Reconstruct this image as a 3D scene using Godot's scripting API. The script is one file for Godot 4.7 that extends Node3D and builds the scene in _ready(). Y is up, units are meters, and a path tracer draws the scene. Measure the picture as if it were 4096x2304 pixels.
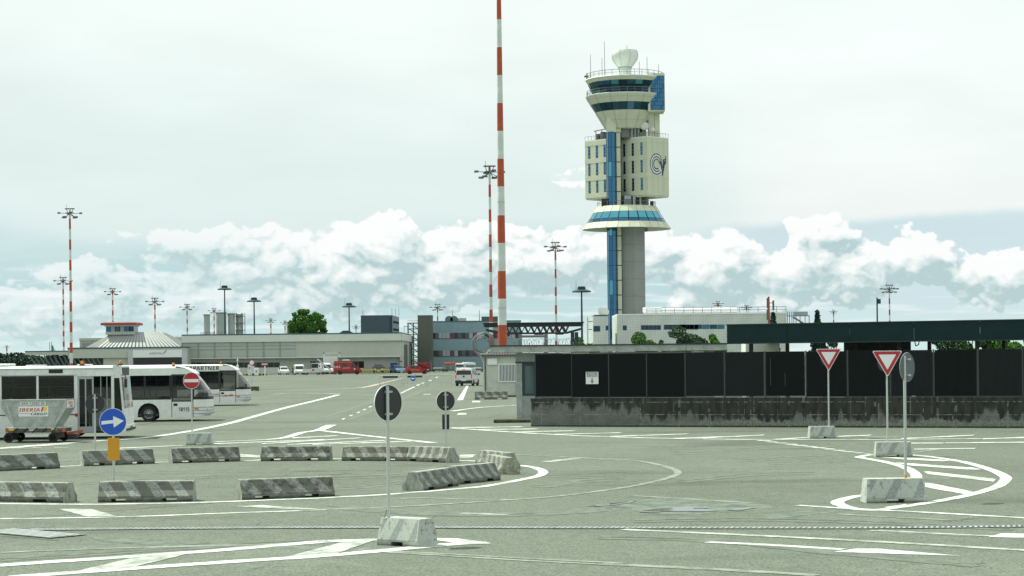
extends Node3D
# An airport apron seen from a bus window: jersey barriers, road signs, three apron buses, a perimeter wall with a
# dark fence, light masts, terminal buildings and a control tower. Units are metres, y is up, the camera looks along -z.

const F := 8000.0        # focal length in pixels of the 4096 px wide photograph
const CX := 2048.0
const HY := 1428.0       # row of the horizon at the middle column
const CH := 3.17         # eye height
const ROLL := 0.0105     # the picture is turned a little

class MB:
	var v := PackedVector3Array()
	var n := PackedVector3Array()
	var uv := PackedVector2Array()
	var col := PackedColorArray()
	var X := Transform3D()
	var c := Color(1, 1, 1)
	func tri_n(a: Vector3, b: Vector3, d: Vector3, na: Vector3, nb: Vector3, nd: Vector3, ua := Vector2.ZERO, ub := Vector2.ZERO, ud := Vector2.ZERO) -> void:
		var A := X * a
		var B := X * b
		var D := X * d
		var NA := (X.basis * na).normalized()
		var NB := (X.basis * nb).normalized()
		var ND := (X.basis * nd).normalized()
		var g := (B - A).cross(D - A)
		if g.length_squared() < 1e-16:
			return
		v.append(A); n.append(NA); uv.append(ua); col.append(c)
		if g.dot(NA + NB + ND) > 0.0:
			v.append(D); n.append(ND); uv.append(ud); col.append(c)
			v.append(B); n.append(NB); uv.append(ub); col.append(c)
		else:
			v.append(B); n.append(NB); uv.append(ub); col.append(c)
			v.append(D); n.append(ND); uv.append(ud); col.append(c)
	func tri(a: Vector3, b: Vector3, d: Vector3) -> void:
		var g := (b - a).cross(d - a).normalized()
		tri_n(a, b, d, g, g, g)
	# counter-clockwise seen from outside
	func quad(a: Vector3, b: Vector3, d: Vector3, e: Vector3, ua := Vector2(0, 1), ub := Vector2(1, 1), ud := Vector2(1, 0), ue := Vector2(0, 0)) -> void:
		var g := (d - a).cross(e - b).normalized()
		tri_n(a, b, d, g, g, g, ua, ub, ud)
		tri_n(a, d, e, g, g, g, ua, ud, ue)
	func box(x0: float, x1: float, y0: float, y1: float, z0: float, z1: float) -> MB:
		var p := [Vector3(x0, y0, z0), Vector3(x1, y0, z0), Vector3(x1, y1, z0), Vector3(x0, y1, z0), Vector3(x0, y0, z1), Vector3(x1, y0, z1), Vector3(x1, y1, z1), Vector3(x0, y1, z1)]
		quad(p[4], p[5], p[6], p[7])
		quad(p[1], p[0], p[3], p[2])
		quad(p[5], p[1], p[2], p[6])
		quad(p[0], p[4], p[7], p[3])
		quad(p[7], p[6], p[2], p[3])
		quad(p[0], p[1], p[5], p[4])
		return self
	# box with chamfered edges
	func cbox(x0: float, x1: float, y0: float, y1: float, z0: float, z1: float, r: float) -> MB:
		var cc := Vector3(x0 + x1, y0 + y1, z0 + z1) / 2.0
		var h := Vector3(x1 - x0, y1 - y0, z1 - z0) / 2.0
		var i := h - Vector3(r, r, r)
		var pt := func(s: Vector3, ax: int) -> Vector3:
			var q := Vector3(s.x * i.x, s.y * i.y, s.z * i.z)
			q[ax] = s[ax] * h[ax]
			return cc + q
		for ax in 3:
			var b1 := (ax + 1) % 3
			var b2 := (ax + 2) % 3
			for s in [-1.0, 1.0]:
				var k := []
				for t in [[-1, -1], [1, -1], [1, 1], [-1, 1]]:
					var sg := Vector3.ZERO
					sg[ax] = s; sg[b1] = t[0]; sg[b2] = t[1]
					k.append(pt.call(sg, ax))
				if s < 0: k.reverse()
				quad(k[0], k[1], k[2], k[3])
			for s1 in [-1.0, 1.0]:
				for s2 in [-1.0, 1.0]:
					var e0 := Vector3.ZERO
					var e1 := Vector3.ZERO
					e0[ax] = -1; e1[ax] = 1
					e0[b1] = s1; e1[b1] = s1; e0[b2] = s2; e1[b2] = s2
					var g := Vector3.ZERO
					g[b1] = s1; g[b2] = s2
					g = g.normalized()
					var a0: Vector3 = pt.call(e0, b1)
					var a1: Vector3 = pt.call(e1, b1)
					var a2: Vector3 = pt.call(e1, b2)
					var a3: Vector3 = pt.call(e0, b2)
					tri_n(a0, a1, a2, g, g, g)
					tri_n(a0, a2, a3, g, g, g)
		for sx in [-1.0, 1.0]:
			for sy in [-1.0, 1.0]:
				for sz in [-1.0, 1.0]:
					var s := Vector3(sx, sy, sz)
					var g := s.normalized()
					tri_n(pt.call(s, 0), pt.call(s, 1), pt.call(s, 2), g, g, g)
		return self
	func cyl(p0: Vector3, p1: Vector3, r0: float, r1: float, k := 10, caps := true) -> MB:
		var ax := (p1 - p0).normalized()
		var s := ax.cross(Vector3.UP if absf(ax.y) < 0.9 else Vector3.RIGHT).normalized()
		var t := ax.cross(s)
		for j in k:
			var a0 := TAU * j / k
			var a1 := TAU * (j + 1) / k
			var d0 := s * cos(a0) + t * sin(a0)
			var d1 := s * cos(a1) + t * sin(a1)
			tri_n(p0 + d0 * r0, p0 + d1 * r0, p1 + d1 * r1, d0, d1, d1)
			tri_n(p0 + d0 * r0, p1 + d1 * r1, p1 + d0 * r1, d0, d1, d0)
			if caps:
				tri_n(p0, p0 + d1 * r0, p0 + d0 * r0, -ax, -ax, -ax)
				tri_n(p1, p1 + d0 * r1, p1 + d1 * r1, ax, ax, ax)
		return self
	func path(pts: Array, r: float, k := 6) -> MB:
		for j in pts.size() - 1:
			cyl(pts[j], pts[j + 1], r, r, k)
		return self
	# beam of rectangular section
	func beam(p0: Vector3, p1: Vector3, w: float, h: float) -> MB:
		var ax := (p1 - p0).normalized()
		var s := ax.cross(Vector3.UP if absf(ax.y) < 0.95 else Vector3.BACK).normalized() * w / 2.0
		var t := s.cross(ax).normalized() * h / 2.0
		var k := [p0 - s - t, p0 + s - t, p0 + s + t, p0 - s + t, p1 - s - t, p1 + s - t, p1 + s + t, p1 - s + t]
		var mid := (p0 + p1) / 2.0
		for f in [[0, 1, 2, 3], [4, 5, 6, 7], [0, 1, 5, 4], [2, 3, 7, 6], [1, 2, 6, 5], [0, 3, 7, 4]]:
			var a: Vector3 = k[f[0]]
			var b: Vector3 = k[f[1]]
			var d: Vector3 = k[f[2]]
			var e: Vector3 = k[f[3]]
			var g := (d - a).cross(e - b).normalized()
			if g.dot((a + d) / 2.0 - mid) < 0: g = -g
			tri_n(a, b, d, g, g, g)
			tri_n(a, d, e, g, g, g)
		return self
	# [radius, height] pairs turned round y
	func lathe(pr: Array, k := 24, a0 := 0.0, a1 := TAU, flat := false) -> MB:
		for j in k:
			var t0 := a0 + (a1 - a0) * j / k
			var t1 := a0 + (a1 - a0) * (j + 1) / k
			var d0 := Vector3(sin(t0), 0, cos(t0))
			var d1 := Vector3(sin(t1), 0, cos(t1))
			for i in pr.size() - 1:
				var p: Array = pr[i]
				var q: Array = pr[i + 1]
				var e := Vector2(q[0] - p[0], q[1] - p[1])
				var nn := Vector2(e.y, -e.x).normalized()
				var n0 := d0 * nn.x + Vector3.UP * nn.y
				var n1 := d1 * nn.x + Vector3.UP * nn.y
				if flat:
					n0 = (n0 + n1).normalized(); n1 = n0
				var A: Vector3 = d0 * p[0] + Vector3.UP * p[1]
				var B: Vector3 = d1 * p[0] + Vector3.UP * p[1]
				var C: Vector3 = d1 * q[0] + Vector3.UP * q[1]
				var D: Vector3 = d0 * q[0] + Vector3.UP * q[1]
				var u0 := float(j) / k
				var u1 := float(j + 1) / k
				tri_n(A, B, C, n0, n1, n1, Vector2(u0, 1), Vector2(u1, 1), Vector2(u1, 0))
				tri_n(A, C, D, n0, n1, n0, Vector2(u0, 1), Vector2(u1, 0), Vector2(u0, 0))
		return self
	# polygon in x,y; its half width along z is hw.call(x, y)
	func tprism(poly: PackedVector2Array, hw: Callable, smooth := false) -> MB:
		var ix := Geometry2D.triangulate_polygon(poly)
		var area := 0.0
		for j in poly.size():
			area += poly[j].cross(poly[(j + 1) % poly.size()])
		for s in [1.0, -1.0]:
			for j in range(0, ix.size(), 3):
				var q := []
				for m in 3:
					var p: Vector2 = poly[ix[j + m]]
					q.append(Vector3(p.x, p.y, s * hw.call(p.x, p.y)))
				var g: Vector3 = (q[1] - q[0]).cross(q[2] - q[0]).normalized()
				if g.z * s < 0: g = -g
				tri_n(q[0], q[1], q[2], g, g, g)
		var nor := []
		for j in poly.size():
			var e := poly[(j + 1) % poly.size()] - poly[j]
			nor.append((Vector2(e.y, -e.x) if area > 0 else Vector2(-e.y, e.x)).normalized())
		for j in poly.size():
			var p: Vector2 = poly[j]
			var q: Vector2 = poly[(j + 1) % poly.size()]
			var hp: float = hw.call(p.x, p.y)
			var hq: float = hw.call(q.x, q.y)
			var g0: Vector2 = nor[j]
			var g1: Vector2 = nor[j]
			if smooth:
				var pv: Vector2 = nor[(j - 1 + poly.size()) % poly.size()]
				var nx: Vector2 = nor[(j + 1) % poly.size()]
				if pv.dot(g0) > 0.75: g0 = (pv + nor[j]).normalized()
				if nx.dot(g1) > 0.75: g1 = (nx + nor[j]).normalized()
			var N0 := Vector3(g0.x, g0.y, 0)
			var N1 := Vector3(g1.x, g1.y, 0)
			tri_n(Vector3(p.x, p.y, hp), Vector3(p.x, p.y, -hp), Vector3(q.x, q.y, -hq), N0, N0, N1)
			tri_n(Vector3(p.x, p.y, hp), Vector3(q.x, q.y, -hq), Vector3(q.x, q.y, hq), N0, N1, N1)
		return self
	func prism(poly: PackedVector2Array, z0: float, z1: float) -> MB:
		var keep := X
		X = X * Transform3D(Basis(), Vector3(0, 0, (z0 + z1) / 2.0))
		var h := absf(z1 - z0) / 2.0
		tprism(poly, func(_x, _y): return h)
		X = keep
		return self
	func mesh(vc := false) -> ArrayMesh:
		var a := []
		a.resize(Mesh.ARRAY_MAX)
		a[Mesh.ARRAY_VERTEX] = v
		a[Mesh.ARRAY_NORMAL] = n
		a[Mesh.ARRAY_TEX_UV] = uv
		if vc: a[Mesh.ARRAY_COLOR] = col
		var m := ArrayMesh.new()
		m.add_surface_from_arrays(Mesh.PRIMITIVE_TRIANGLES, a)
		return m

var M := {}
var used := {}
var rng := RandomNumberGenerator.new()

# ---- from photograph pixels to places
func ray(px: float, py: float) -> Vector3:
	var dx := (px - CX) / F
	var dy := -(py - HY) / F
	return Vector3(dx * cos(ROLL) + dy * sin(ROLL), -dx * sin(ROLL) + dy * cos(ROLL), -1.0)
func gp(px: float, py: float) -> Vector3:          # on the ground
	var d := ray(px, py)
	var t := CH / maxf(-d.y, 1e-4)
	return Vector3(d.x * t, 0.0, -t)
func at(px: float, py: float, z: float) -> Vector3: # at a distance
	var d := ray(px, py)
	return Vector3(d.x * z, CH + d.y * z, -z)
func zg(px: float, py: float) -> float:            # distance of a point on the ground
	return -gp(px, py).z
# crops of the photograph used for measuring: origin and enlargement
func za(x: float, y: float) -> Vector2: return Vector2(x / 1.9815, 1700 + y / 1.9815)
func zb(x: float, y: float) -> Vector2: return Vector2(1200 + x / 1.9815, 1700 + y / 1.9815)
func zc(x: float, y: float) -> Vector2: return Vector2(2400 + x / 1.5189, 1500 + y / 1.5189)
func z1(x: float, y: float) -> Vector2: return Vector2(x / 2.5156, 1380 + y / 2.5156)
func z2(x: float, y: float) -> Vector2: return Vector2(x / 2.5156, 1100 + y / 2.5156)
func z3(x: float, y: float) -> Vector2: return Vector2(900 + x / 2.5156, 1100 + y / 2.5156)
func z4(x: float, y: float) -> Vector2: return Vector2(1800 + x / 2.5156, 1100 + y / 2.5156)
func z5(x: float, y: float) -> Vector2: return Vector2(2800 + x / 1.9877, 1100 + y / 1.9877)
func z6(x: float, y: float) -> Vector2: return Vector2(1800 + x / 2.3418, 1350 + y / 2.3418)
func g2(p: Vector2) -> Vector3: return gp(p.x, p.y)
func a2(p: Vector2, z: float) -> Vector3: return at(p.x, p.y, z)

# ---- naming
func numbered(nm: String) -> String:
	if not used.has(nm):
		used[nm] = 0
		return nm
	used[nm] += 1
	return "%s_%03d" % [nm, used[nm]]
func tag(o: Node, label: String, cat: String, group := "") -> void:
	o.set_meta("label", label)
	o.set_meta("category", cat)
	if group: o.set_meta("group", group)
func thing(nm: String, label: String, cat: String, pos := Vector3.ZERO, yaw := 0.0, group := "") -> Node3D:
	var o := Node3D.new()
	o.name = numbered(nm)
	add_child(o)
	o.position = pos
	o.rotation.y = yaw
	tag(o, label, cat, group)
	return o
func part(parent: Node, nm: String, mesh_in, m: Material, xf := Transform3D()) -> MeshInstance3D:
	var o := MeshInstance3D.new()
	o.name = nm
	o.mesh = mesh_in.mesh() if mesh_in is MB else mesh_in
	o.material_override = m
	o.transform = xf
	parent.add_child(o, true)
	return o
func single(nm: String, label: String, cat: String, mesh_in, m: Material, pos := Vector3.ZERO, yaw := 0.0, group := "") -> MeshInstance3D:
	var o := part(self, numbered(nm), mesh_in, m)
	o.position = pos
	o.rotation.y = yaw
	tag(o, label, cat, group)
	return o
func structure(nm: String, mesh_in, m: Material) -> MeshInstance3D:
	var o := part(self, numbered(nm), mesh_in, m)
	o.set_meta("kind", "structure")
	return o
func copy(o: Node3D, pos: Vector3, yaw: float, label := "") -> Node3D:
	var r: Node3D = o.duplicate()
	r.name = numbered(String(o.name).rstrip("0123456789").rstrip("_") if String(o.name).right(3).is_valid_int() else String(o.name))
	add_child(r)
	r.position = pos
	r.rotation.y = yaw
	if label: r.set_meta("label", label)
	return r
func mb() -> MB: return MB.new()
func T(o: Vector3, yaw := 0.0, sc := Vector3.ONE) -> Transform3D:
	return Transform3D(Basis(Vector3.UP, yaw).scaled_local(sc), o)

# ---- lettering: centred at the origin of xf, facing +z
var fonts := {}
func text(parent: Node, nm: String, s: String, w: float, h: float, m: Material, xf: Transform3D, bold := true, slant := 0.0, depth := 0.004) -> MeshInstance3D:
	var key := "b" if bold else "r"
	if not fonts.has(key):
		var f := SystemFont.new()
		f.font_names = PackedStringArray(["Droid Sans"])
		f.font_weight = 700 if bold else 400
		fonts[key] = f
	var t := TextMesh.new()
	t.text = s
	t.font = fonts[key]
	t.font_size = 48
	t.pixel_size = 0.01
	t.depth = 0.02
	var b := t.get_aabb()
	var sx := w / maxf(b.size.x, 0.01)
	var sy := h / maxf(b.size.y, 0.01)
	var bs := Basis(Vector3(sx, 0, 0), Vector3(slant * sy, sy, 0), Vector3(0, 0, depth / 0.02))
	var o := part(parent, nm, t, m, xf * Transform3D(bs, -(bs * b.get_center())))
	return o
# ---- materials
func lin(r: float, g: float, b: float) -> Color:
	return Color(r, g, b).linear_to_srgb()
func mat(r: float, g: float, b: float, rough := 0.8, metal := 0.0, spec := 0.5) -> StandardMaterial3D:
	var m := StandardMaterial3D.new()
	m.albedo_color = lin(r, g, b)
	m.roughness = rough
	m.metallic = metal
	m.metallic_specular = spec
	m.cull_mode = BaseMaterial3D.CULL_DISABLED
	return m
func glass(r: float, g: float, b: float, alpha: float) -> StandardMaterial3D:
	var m := mat(r, g, b, 0.03)
	m.transparency = BaseMaterial3D.TRANSPARENCY_ALPHA
	m.albedo_color.a = alpha
	return m
func noise(seed_: int, freq: float, oct := 4, kind := FastNoiseLite.TYPE_SIMPLEX_SMOOTH) -> FastNoiseLite:
	var f := FastNoiseLite.new()
	f.seed = seed_
	f.frequency = freq
	f.noise_type = kind
	f.fractal_octaves = oct
	return f
func bytes(seed_: int, size: int, freq: float, oct := 4) -> PackedByteArray:
	return noise(seed_, freq, oct).get_seamless_image(size, size, false, false, 0.15, true).get_data()
# layers: [seed, frequency, octaves, weight]; the sum runs from colour a to colour b (linear), with contrast k
func blend(size: int, layers: Array, a: Color, b: Color, k := 1.0) -> ImageTexture:
	var ls := []
	var total := 0.0
	for l in layers:
		ls.append(bytes(l[0], size, l[1], l[2]))
		total += l[3]
	var lut := PackedByteArray()
	for i in 256:
		var t := clampf(((i / 255.0) - 0.5) * k + 0.5, 0, 1)
		var q := a.lerp(b, t).linear_to_srgb()
		lut.append(int(q.r * 255)); lut.append(int(q.g * 255)); lut.append(int(q.b * 255))
	var out := PackedByteArray()
	out.resize(size * size * 3)
	for i in size * size:
		var s := 0.0
		for j in ls.size():
			s += ls[j][i] * layers[j][3]
		var t := clampi(int(s / total), 0, 255) * 3
		out[i * 3] = lut[t]; out[i * 3 + 1] = lut[t + 1]; out[i * 3 + 2] = lut[t + 2]
	return ImageTexture.create_from_image(Image.create_from_data(size, size, false, Image.FORMAT_RGB8, out))
# a material whose colour varies from a to b with a triplanar pattern, one tile every `tile` metres
func rough_mat(seed_: int, a: Color, b: Color, tile: float, rough := 0.85, k := 1.6, size := 256, metal := 0.0) -> StandardMaterial3D:
	var m := mat(1, 1, 1, rough, metal)
	m.albedo_texture = blend(size, [[seed_, 0.012, 3, 1.0], [seed_ + 1, 0.06, 4, 0.8], [seed_ + 2, 0.3, 2, 0.5]], a, b, k)
	m.uv1_triplanar = true
	m.uv1_scale = Vector3.ONE / tile
	return m
func image_mat(w: int, h: int, fn: Callable, rough := 0.8) -> StandardMaterial3D:
	var out := PackedByteArray()
	out.resize(w * h * 3)
	for y in h:
		for x in w:
			var q: Color = fn.call(x, y).linear_to_srgb()
			var i := (y * w + x) * 3
			out[i] = int(clampf(q.r, 0, 1) * 255); out[i + 1] = int(clampf(q.g, 0, 1) * 255); out[i + 2] = int(clampf(q.b, 0, 1) * 255)
	var m := mat(1, 1, 1, rough)
	m.albedo_texture = ImageTexture.create_from_image(Image.create_from_data(w, h, false, Image.FORMAT_RGB8, out))
	return m
func sstep(a: float, b: float, x: float) -> float:
	var t := clampf((x - a) / (b - a), 0, 1)
	return t * t * (3 - 2 * t)

func make_materials() -> void:
	# asphalt: fine aggregate, and over it patches, streaks and faint cracks
	var g := mat(1, 1, 1, 0.9)
	g.albedo_texture = blend(512, [[11, 0.45, 2, 0.8], [12, 0.14, 2, 0.9], [13, 0.03, 3, 0.3]], Color(0.054, 0.070, 0.053), Color(0.212, 0.250, 0.194), 2.6)
	g.uv1_triplanar = true
	g.uv1_world_triplanar = true
	g.uv1_scale = Vector3.ONE / 5.0
	var n1 := noise(21, 1.0, 4)
	var n2 := noise(22, 1.0, 4)
	var n3 := noise(23, 1.0, 3)
	var n4 := noise(24, 1.0, 2, FastNoiseLite.TYPE_CELLULAR)
	n4.cellular_return_type = FastNoiseLite.RETURN_DISTANCE2_SUB
	var sz := 1024
	var pat := PackedByteArray()
	pat.resize(sz * sz * 3)
	for y in sz:
		for x in sz:
			var X_ := x * 0.0625
			var Y_ := y * 0.0625
			# wraps round at 64 m
			var e := minf(minf(X_, 64 - X_), minf(Y_, 64 - Y_))
			var wx := n3.get_noise_2d(X_ * 0.2, Y_ * 0.2) * 3.0
			var a := n1.get_noise_2d(X_ * 0.09, Y_ * 0.05)
			var b := n2.get_noise_2d((X_ + wx) * 0.05, (Y_ + wx) * 0.55)
			var cr := n4.get_noise_2d((X_ + wx * 0.7) * 0.13, (Y_ + wx * 0.7) * 0.08) + 1.0
			var lo := n1.get_noise_2d(X_ * 0.6 + 40, Y_ * 0.6)
			var t := 0.84 + 0.17 * a + 0.16 * b * absf(b) * 2.0 + 0.07 * lo
			t -= 0.20 * sstep(0.15, 0.5, n2.get_noise_2d(X_ * 0.05 + 90, Y_ * 0.16 + 7))
			if cr < 0.012 and lo > -0.05: t *= 0.78
			t = lerpf(0.86, t, clampf(e / 3.0, 0, 1))
			t = clampf(t, 0.3, 1.0)
			var q := Color(t, t, t * (0.985 + 0.03 * a)).linear_to_srgb()
			var i := (y * sz + x) * 3
			pat[i] = int(q.r * 255); pat[i + 1] = int(q.g * 255); pat[i + 2] = int(minf(q.b, 1) * 255)
	g.detail_enabled = true
	g.detail_blend_mode = BaseMaterial3D.BLEND_MODE_MUL
	g.detail_uv_layer = BaseMaterial3D.DETAIL_UV_2
	g.detail_albedo = ImageTexture.create_from_image(Image.create_from_data(sz, sz, false, Image.FORMAT_RGB8, pat))
	g.uv2_triplanar = true
	g.uv2_world_triplanar = true
	g.uv2_scale = Vector3.ONE / 64.0
	M.asphalt = g
	M.paint = rough_mat(31, Color(0.30, 0.34, 0.30), Color(0.76, 0.80, 0.75), 4.0, 0.7, 2.6)
	M.worn_paint = rough_mat(34, Color(0.16, 0.19, 0.155), Color(0.54, 0.58, 0.52), 2.5, 0.8, 2.2)
	M.faint_paint = rough_mat(37, Color(0.12, 0.145, 0.115), Color(0.30, 0.335, 0.285), 2.0, 0.85, 2.4)
	M.tyre = rough_mat(38, Color(0.072, 0.09, 0.07), Color(0.155, 0.182, 0.145), 1.7, 0.85, 2.0)
	M.red_paint = rough_mat(39, Color(0.38, 0.20, 0.17), Color(0.55, 0.36, 0.32), 3.0, 0.8, 2.0)
	M.tar = rough_mat(41, Color(0.045, 0.055, 0.055), Color(0.14, 0.16, 0.15), 1.5, 0.7, 1.8)
	M.dark_mottle = rough_mat(44, Color(0.085, 0.10, 0.095), Color(0.20, 0.22, 0.20), 1.5, 0.8, 2.0)
	M.damp = rough_mat(47, Color(0.09, 0.115, 0.10), Color(0.19, 0.225, 0.185), 2.5, 0.95, 2.6)
	M.damp.metallic_specular = 0.2
	M.water = mat(0.012, 0.02, 0.02, 0.03)
	M.grate = rough_mat(51, Color(0.26, 0.29, 0.29), Color(0.52, 0.56, 0.55), 1.0, 0.45, 1.4, 128, 0.3)
	M.slot = mat(0.012, 0.015, 0.018, 0.9)
	M.steel = rough_mat(54, Color(0.36, 0.40, 0.40), Color(0.55, 0.59, 0.58), 0.8, 0.45, 1.4, 128, 0.2)
	M.galv = mat(0.48, 0.52, 0.50, 0.42, 0.35)
	M.dark_steel = mat(0.022, 0.028, 0.032, 0.6)
	M.sign_back = mat(0.026, 0.029, 0.034, 0.5)
	M.sign_back_light = mat(0.10, 0.125, 0.14, 0.5)
	M.sign_white = mat(0.78, 0.80, 0.80, 0.35)
	M.sign_red = mat(0.42, 0.02, 0.03, 0.35)
	M.sign_blue = mat(0.008, 0.085, 0.50, 0.35)
	M.sign_yellow = mat(0.60, 0.28, 0.01, 0.4)
	M.black = mat(0.012, 0.013, 0.014, 0.5)
	M.rubber = mat(0.018, 0.019, 0.02, 0.85)
	M.rim = mat(0.42, 0.44, 0.44, 0.4, 0.5)
	M.white_body = rough_mat(57, Color(0.66, 0.70, 0.67), Color(0.84, 0.87, 0.84), 2.5, 0.28, 1.5, 128)
	M.white_dirty = rough_mat(60, Color(0.56, 0.60, 0.57), Color(0.80, 0.83, 0.80), 1.6, 0.35, 1.7, 128)
	M.bus_grey = mat(0.36, 0.40, 0.42, 0.5)
	M.bus_glass = glass(0.005, 0.007, 0.009, 0.56)
	M.bus_glass_dark = glass(0.004, 0.005, 0.006, 0.80)
	M.windshield = glass(0.015, 0.022, 0.024, 0.55)
	M.interior = mat(0.05, 0.055, 0.06, 0.8)
	M.seat = mat(0.03, 0.05, 0.09, 0.8)
	M.amber = mat(0.75, 0.22, 0.01, 0.3)
	M.lamp_clear = mat(0.72, 0.76, 0.76, 0.1, 0.3)
	M.lamp_red = mat(0.5, 0.015, 0.01, 0.25)
	M.brake_light = mat(0.6, 0.02, 0.015, 0.25)
	M.brake_light.emission_enabled = true
	M.brake_light.emission = Color(1.0, 0.1, 0.06)
	M.brake_light.emission_energy_multiplier = 0.35
	M.aluminium = rough_mat(63, Color(0.26, 0.29, 0.27), Color(0.50, 0.54, 0.50), 1.2, 0.5, 1.7, 256, 0.25)
	M.print_red = mat(0.52, 0.055, 0.02, 0.6)
	M.print_yellow = mat(0.80, 0.56, 0.02, 0.6)
	M.print_dark = mat(0.03, 0.035, 0.04, 0.6)
	M.print_grey = mat(0.17, 0.18, 0.20, 0.6)
	M.orange = mat(0.42, 0.10, 0.03, 0.6)
	M.rust = rough_mat(66, Color(0.06, 0.055, 0.05), Color(0.16, 0.14, 0.125), 0.8, 0.7, 1.6, 128)
	M.fence = mat(0.008, 0.0125, 0.0135, 0.6, 0.0, 0.35)
	M.fence_b = mat(0.013, 0.018, 0.020, 0.5, 0.0, 0.4)
	M.fence_post = mat(0.055, 0.063, 0.064, 0.6, 0.2)
	M.house_wall = rough_mat(69, Color(0.25, 0.285, 0.27), Color(0.38, 0.42, 0.40), 3.0, 0.85, 1.4)
	M.fascia = rough_mat(72, Color(0.27, 0.30, 0.28), Color(0.46, 0.49, 0.46), 2.2, 0.8, 2.0)
	M.roof_edge = mat(0.02, 0.035, 0.04, 0.6)
	M.cabin = rough_mat(75, Color(0.42, 0.46, 0.40), Color(0.60, 0.64, 0.56), 2.5, 0.7, 1.4)
	M.brown = mat(0.10, 0.085, 0.075, 0.7)
	M.door_green = mat(0.02, 0.05, 0.065, 0.4)
	M.pane_dim = mat(0.10, 0.15, 0.15, 0.06)
	M.kerb = rough_mat(78, Color(0.035, 0.04, 0.025), Color(0.11, 0.115, 0.07), 0.7, 0.9, 1.8, 128)
	M.canopy = rough_mat(81, Color(0.006, 0.025, 0.027), Color(0.010, 0.034, 0.036), 3.0, 0.6, 1.3, 128)
	M.canopy.metallic_specular = 0.3
	M.canopy_under = mat(0.04, 0.05, 0.05, 0.8)
	M.wire = mat(0.20, 0.22, 0.23, 0.5, 0.4)
	M.mast_white = rough_mat(84, Color(0.50, 0.55, 0.53), Color(0.70, 0.74, 0.71), 2.0, 0.5, 1.4, 128)
	M.mast_red = rough_mat(87, Color(0.33, 0.050, 0.016), Color(0.48, 0.085, 0.025), 2.0, 0.5, 1.4, 128)
	M.mast_head = mat(0.10, 0.125, 0.13, 0.5, 0.2)
	M.pole_green = mat(0.014, 0.045, 0.055, 0.6)
	M.cream = rough_mat(90, Color(0.50, 0.53, 0.40), Color(0.64, 0.67, 0.52), 9.0, 0.6, 1.3)
	M.cream_dark = mat(0.30, 0.325, 0.25, 0.7)
	M.cream_light = mat(0.68, 0.72, 0.66, 0.6)
	M.tower_white = mat(0.66, 0.71, 0.66, 0.6)
	M.shaft = rough_mat(93, Color(0.25, 0.27, 0.26), Color(0.31, 0.33, 0.32), 12.0, 0.8, 1.2)
	M.tower_dark = mat(0.035, 0.04, 0.05, 0.5)
	M.tower_grey = mat(0.15, 0.17, 0.17, 0.6)
	M.blue_glass = mat(0.042, 0.15, 0.265, 0.07, 0.85)
	M.blue_glass_b = mat(0.03, 0.11, 0.20, 0.09, 0.85)
	M.cyan_glass = mat(0.10, 0.36, 0.45, 0.07, 0.85)
	M.deep_glass = mat(0.014, 0.05, 0.085, 0.05, 0.6)
	M.slate_glass = mat(0.035, 0.12, 0.18, 0.05, 0.7)
	M.frame_blue = mat(0.012, 0.03, 0.065, 0.5)
	M.logo_blue = mat(0.008, 0.03, 0.12, 0.5)
	M.hall = rough_mat(96, Color(0.43, 0.46, 0.40), Color(0.51, 0.54, 0.47), 14.0, 0.7, 1.2)
	M.hall_light = rough_mat(99, Color(0.57, 0.61, 0.56), Color(0.66, 0.70, 0.65), 14.0, 0.6, 1.2)
	M.hall_glaze = mat(0.40, 0.45, 0.40, 0.25, 0.1)
	M.hall_mull = mat(0.26, 0.29, 0.26, 0.6)
	M.hall_low = rough_mat(102, Color(0.36, 0.39, 0.34), Color(0.45, 0.48, 0.43), 8.0, 0.8, 1.2)
	M.dark_window = mat(0.012, 0.018, 0.02, 0.08)
	M.mid_window = mat(0.055, 0.085, 0.10, 0.08)
	M.light_window = mat(0.30, 0.38, 0.40, 0.12)
	M.trim_blue = mat(0.05, 0.11, 0.15, 0.6)
	M.steel_blue = rough_mat(105, Color(0.19, 0.30, 0.345), Color(0.235, 0.355, 0.40), 12.0, 0.55, 1.2)
	M.magenta = mat(0.15, 0.045, 0.10, 0.6)
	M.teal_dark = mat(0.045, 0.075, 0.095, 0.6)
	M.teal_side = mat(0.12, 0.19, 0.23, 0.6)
	M.olive = mat(0.10, 0.115, 0.095, 0.8)
	M.tile_joint = mat(0.30, 0.34, 0.32, 0.8)
	M.roof_rib = mat(0.36, 0.38, 0.37, 0.6)
	M.roof_gap = mat(0.16, 0.175, 0.175, 0.7)
	M.red_roof = mat(0.36, 0.055, 0.05, 0.6)
	M.silo = rough_mat(108, Color(0.27, 0.31, 0.31), Color(0.40, 0.44, 0.43), 8.0, 0.6, 1.4, 128)
	M.red_car = mat(0.40, 0.018, 0.025, 0.25)
	M.van_red = mat(0.30, 0.015, 0.020, 0.3)
	M.black_car = mat(0.014, 0.015, 0.017, 0.2)
	M.police_blue = mat(0.12, 0.25, 0.42, 0.3)
	M.car_white = mat(0.60, 0.63, 0.62, 0.3)
	M.car_glass = mat(0.018, 0.026, 0.03, 0.06)
	M.plastic = mat(0.03, 0.032, 0.034, 0.7)
	M.yellow_kerb = mat(0.42, 0.33, 0.04, 0.8)
	M.door_blue = mat(0.02, 0.06, 0.28, 0.5)
	M.skin = mat(0.40, 0.25, 0.19, 0.6)
	M.hivis = mat(0.75, 0.20, 0.05, 0.7)
	M.hivis_y = mat(0.55, 0.62, 0.08, 0.7)
	M.navy = mat(0.018, 0.02, 0.03, 0.8)
	M.fire_kit = mat(0.06, 0.055, 0.045, 0.8)
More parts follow.
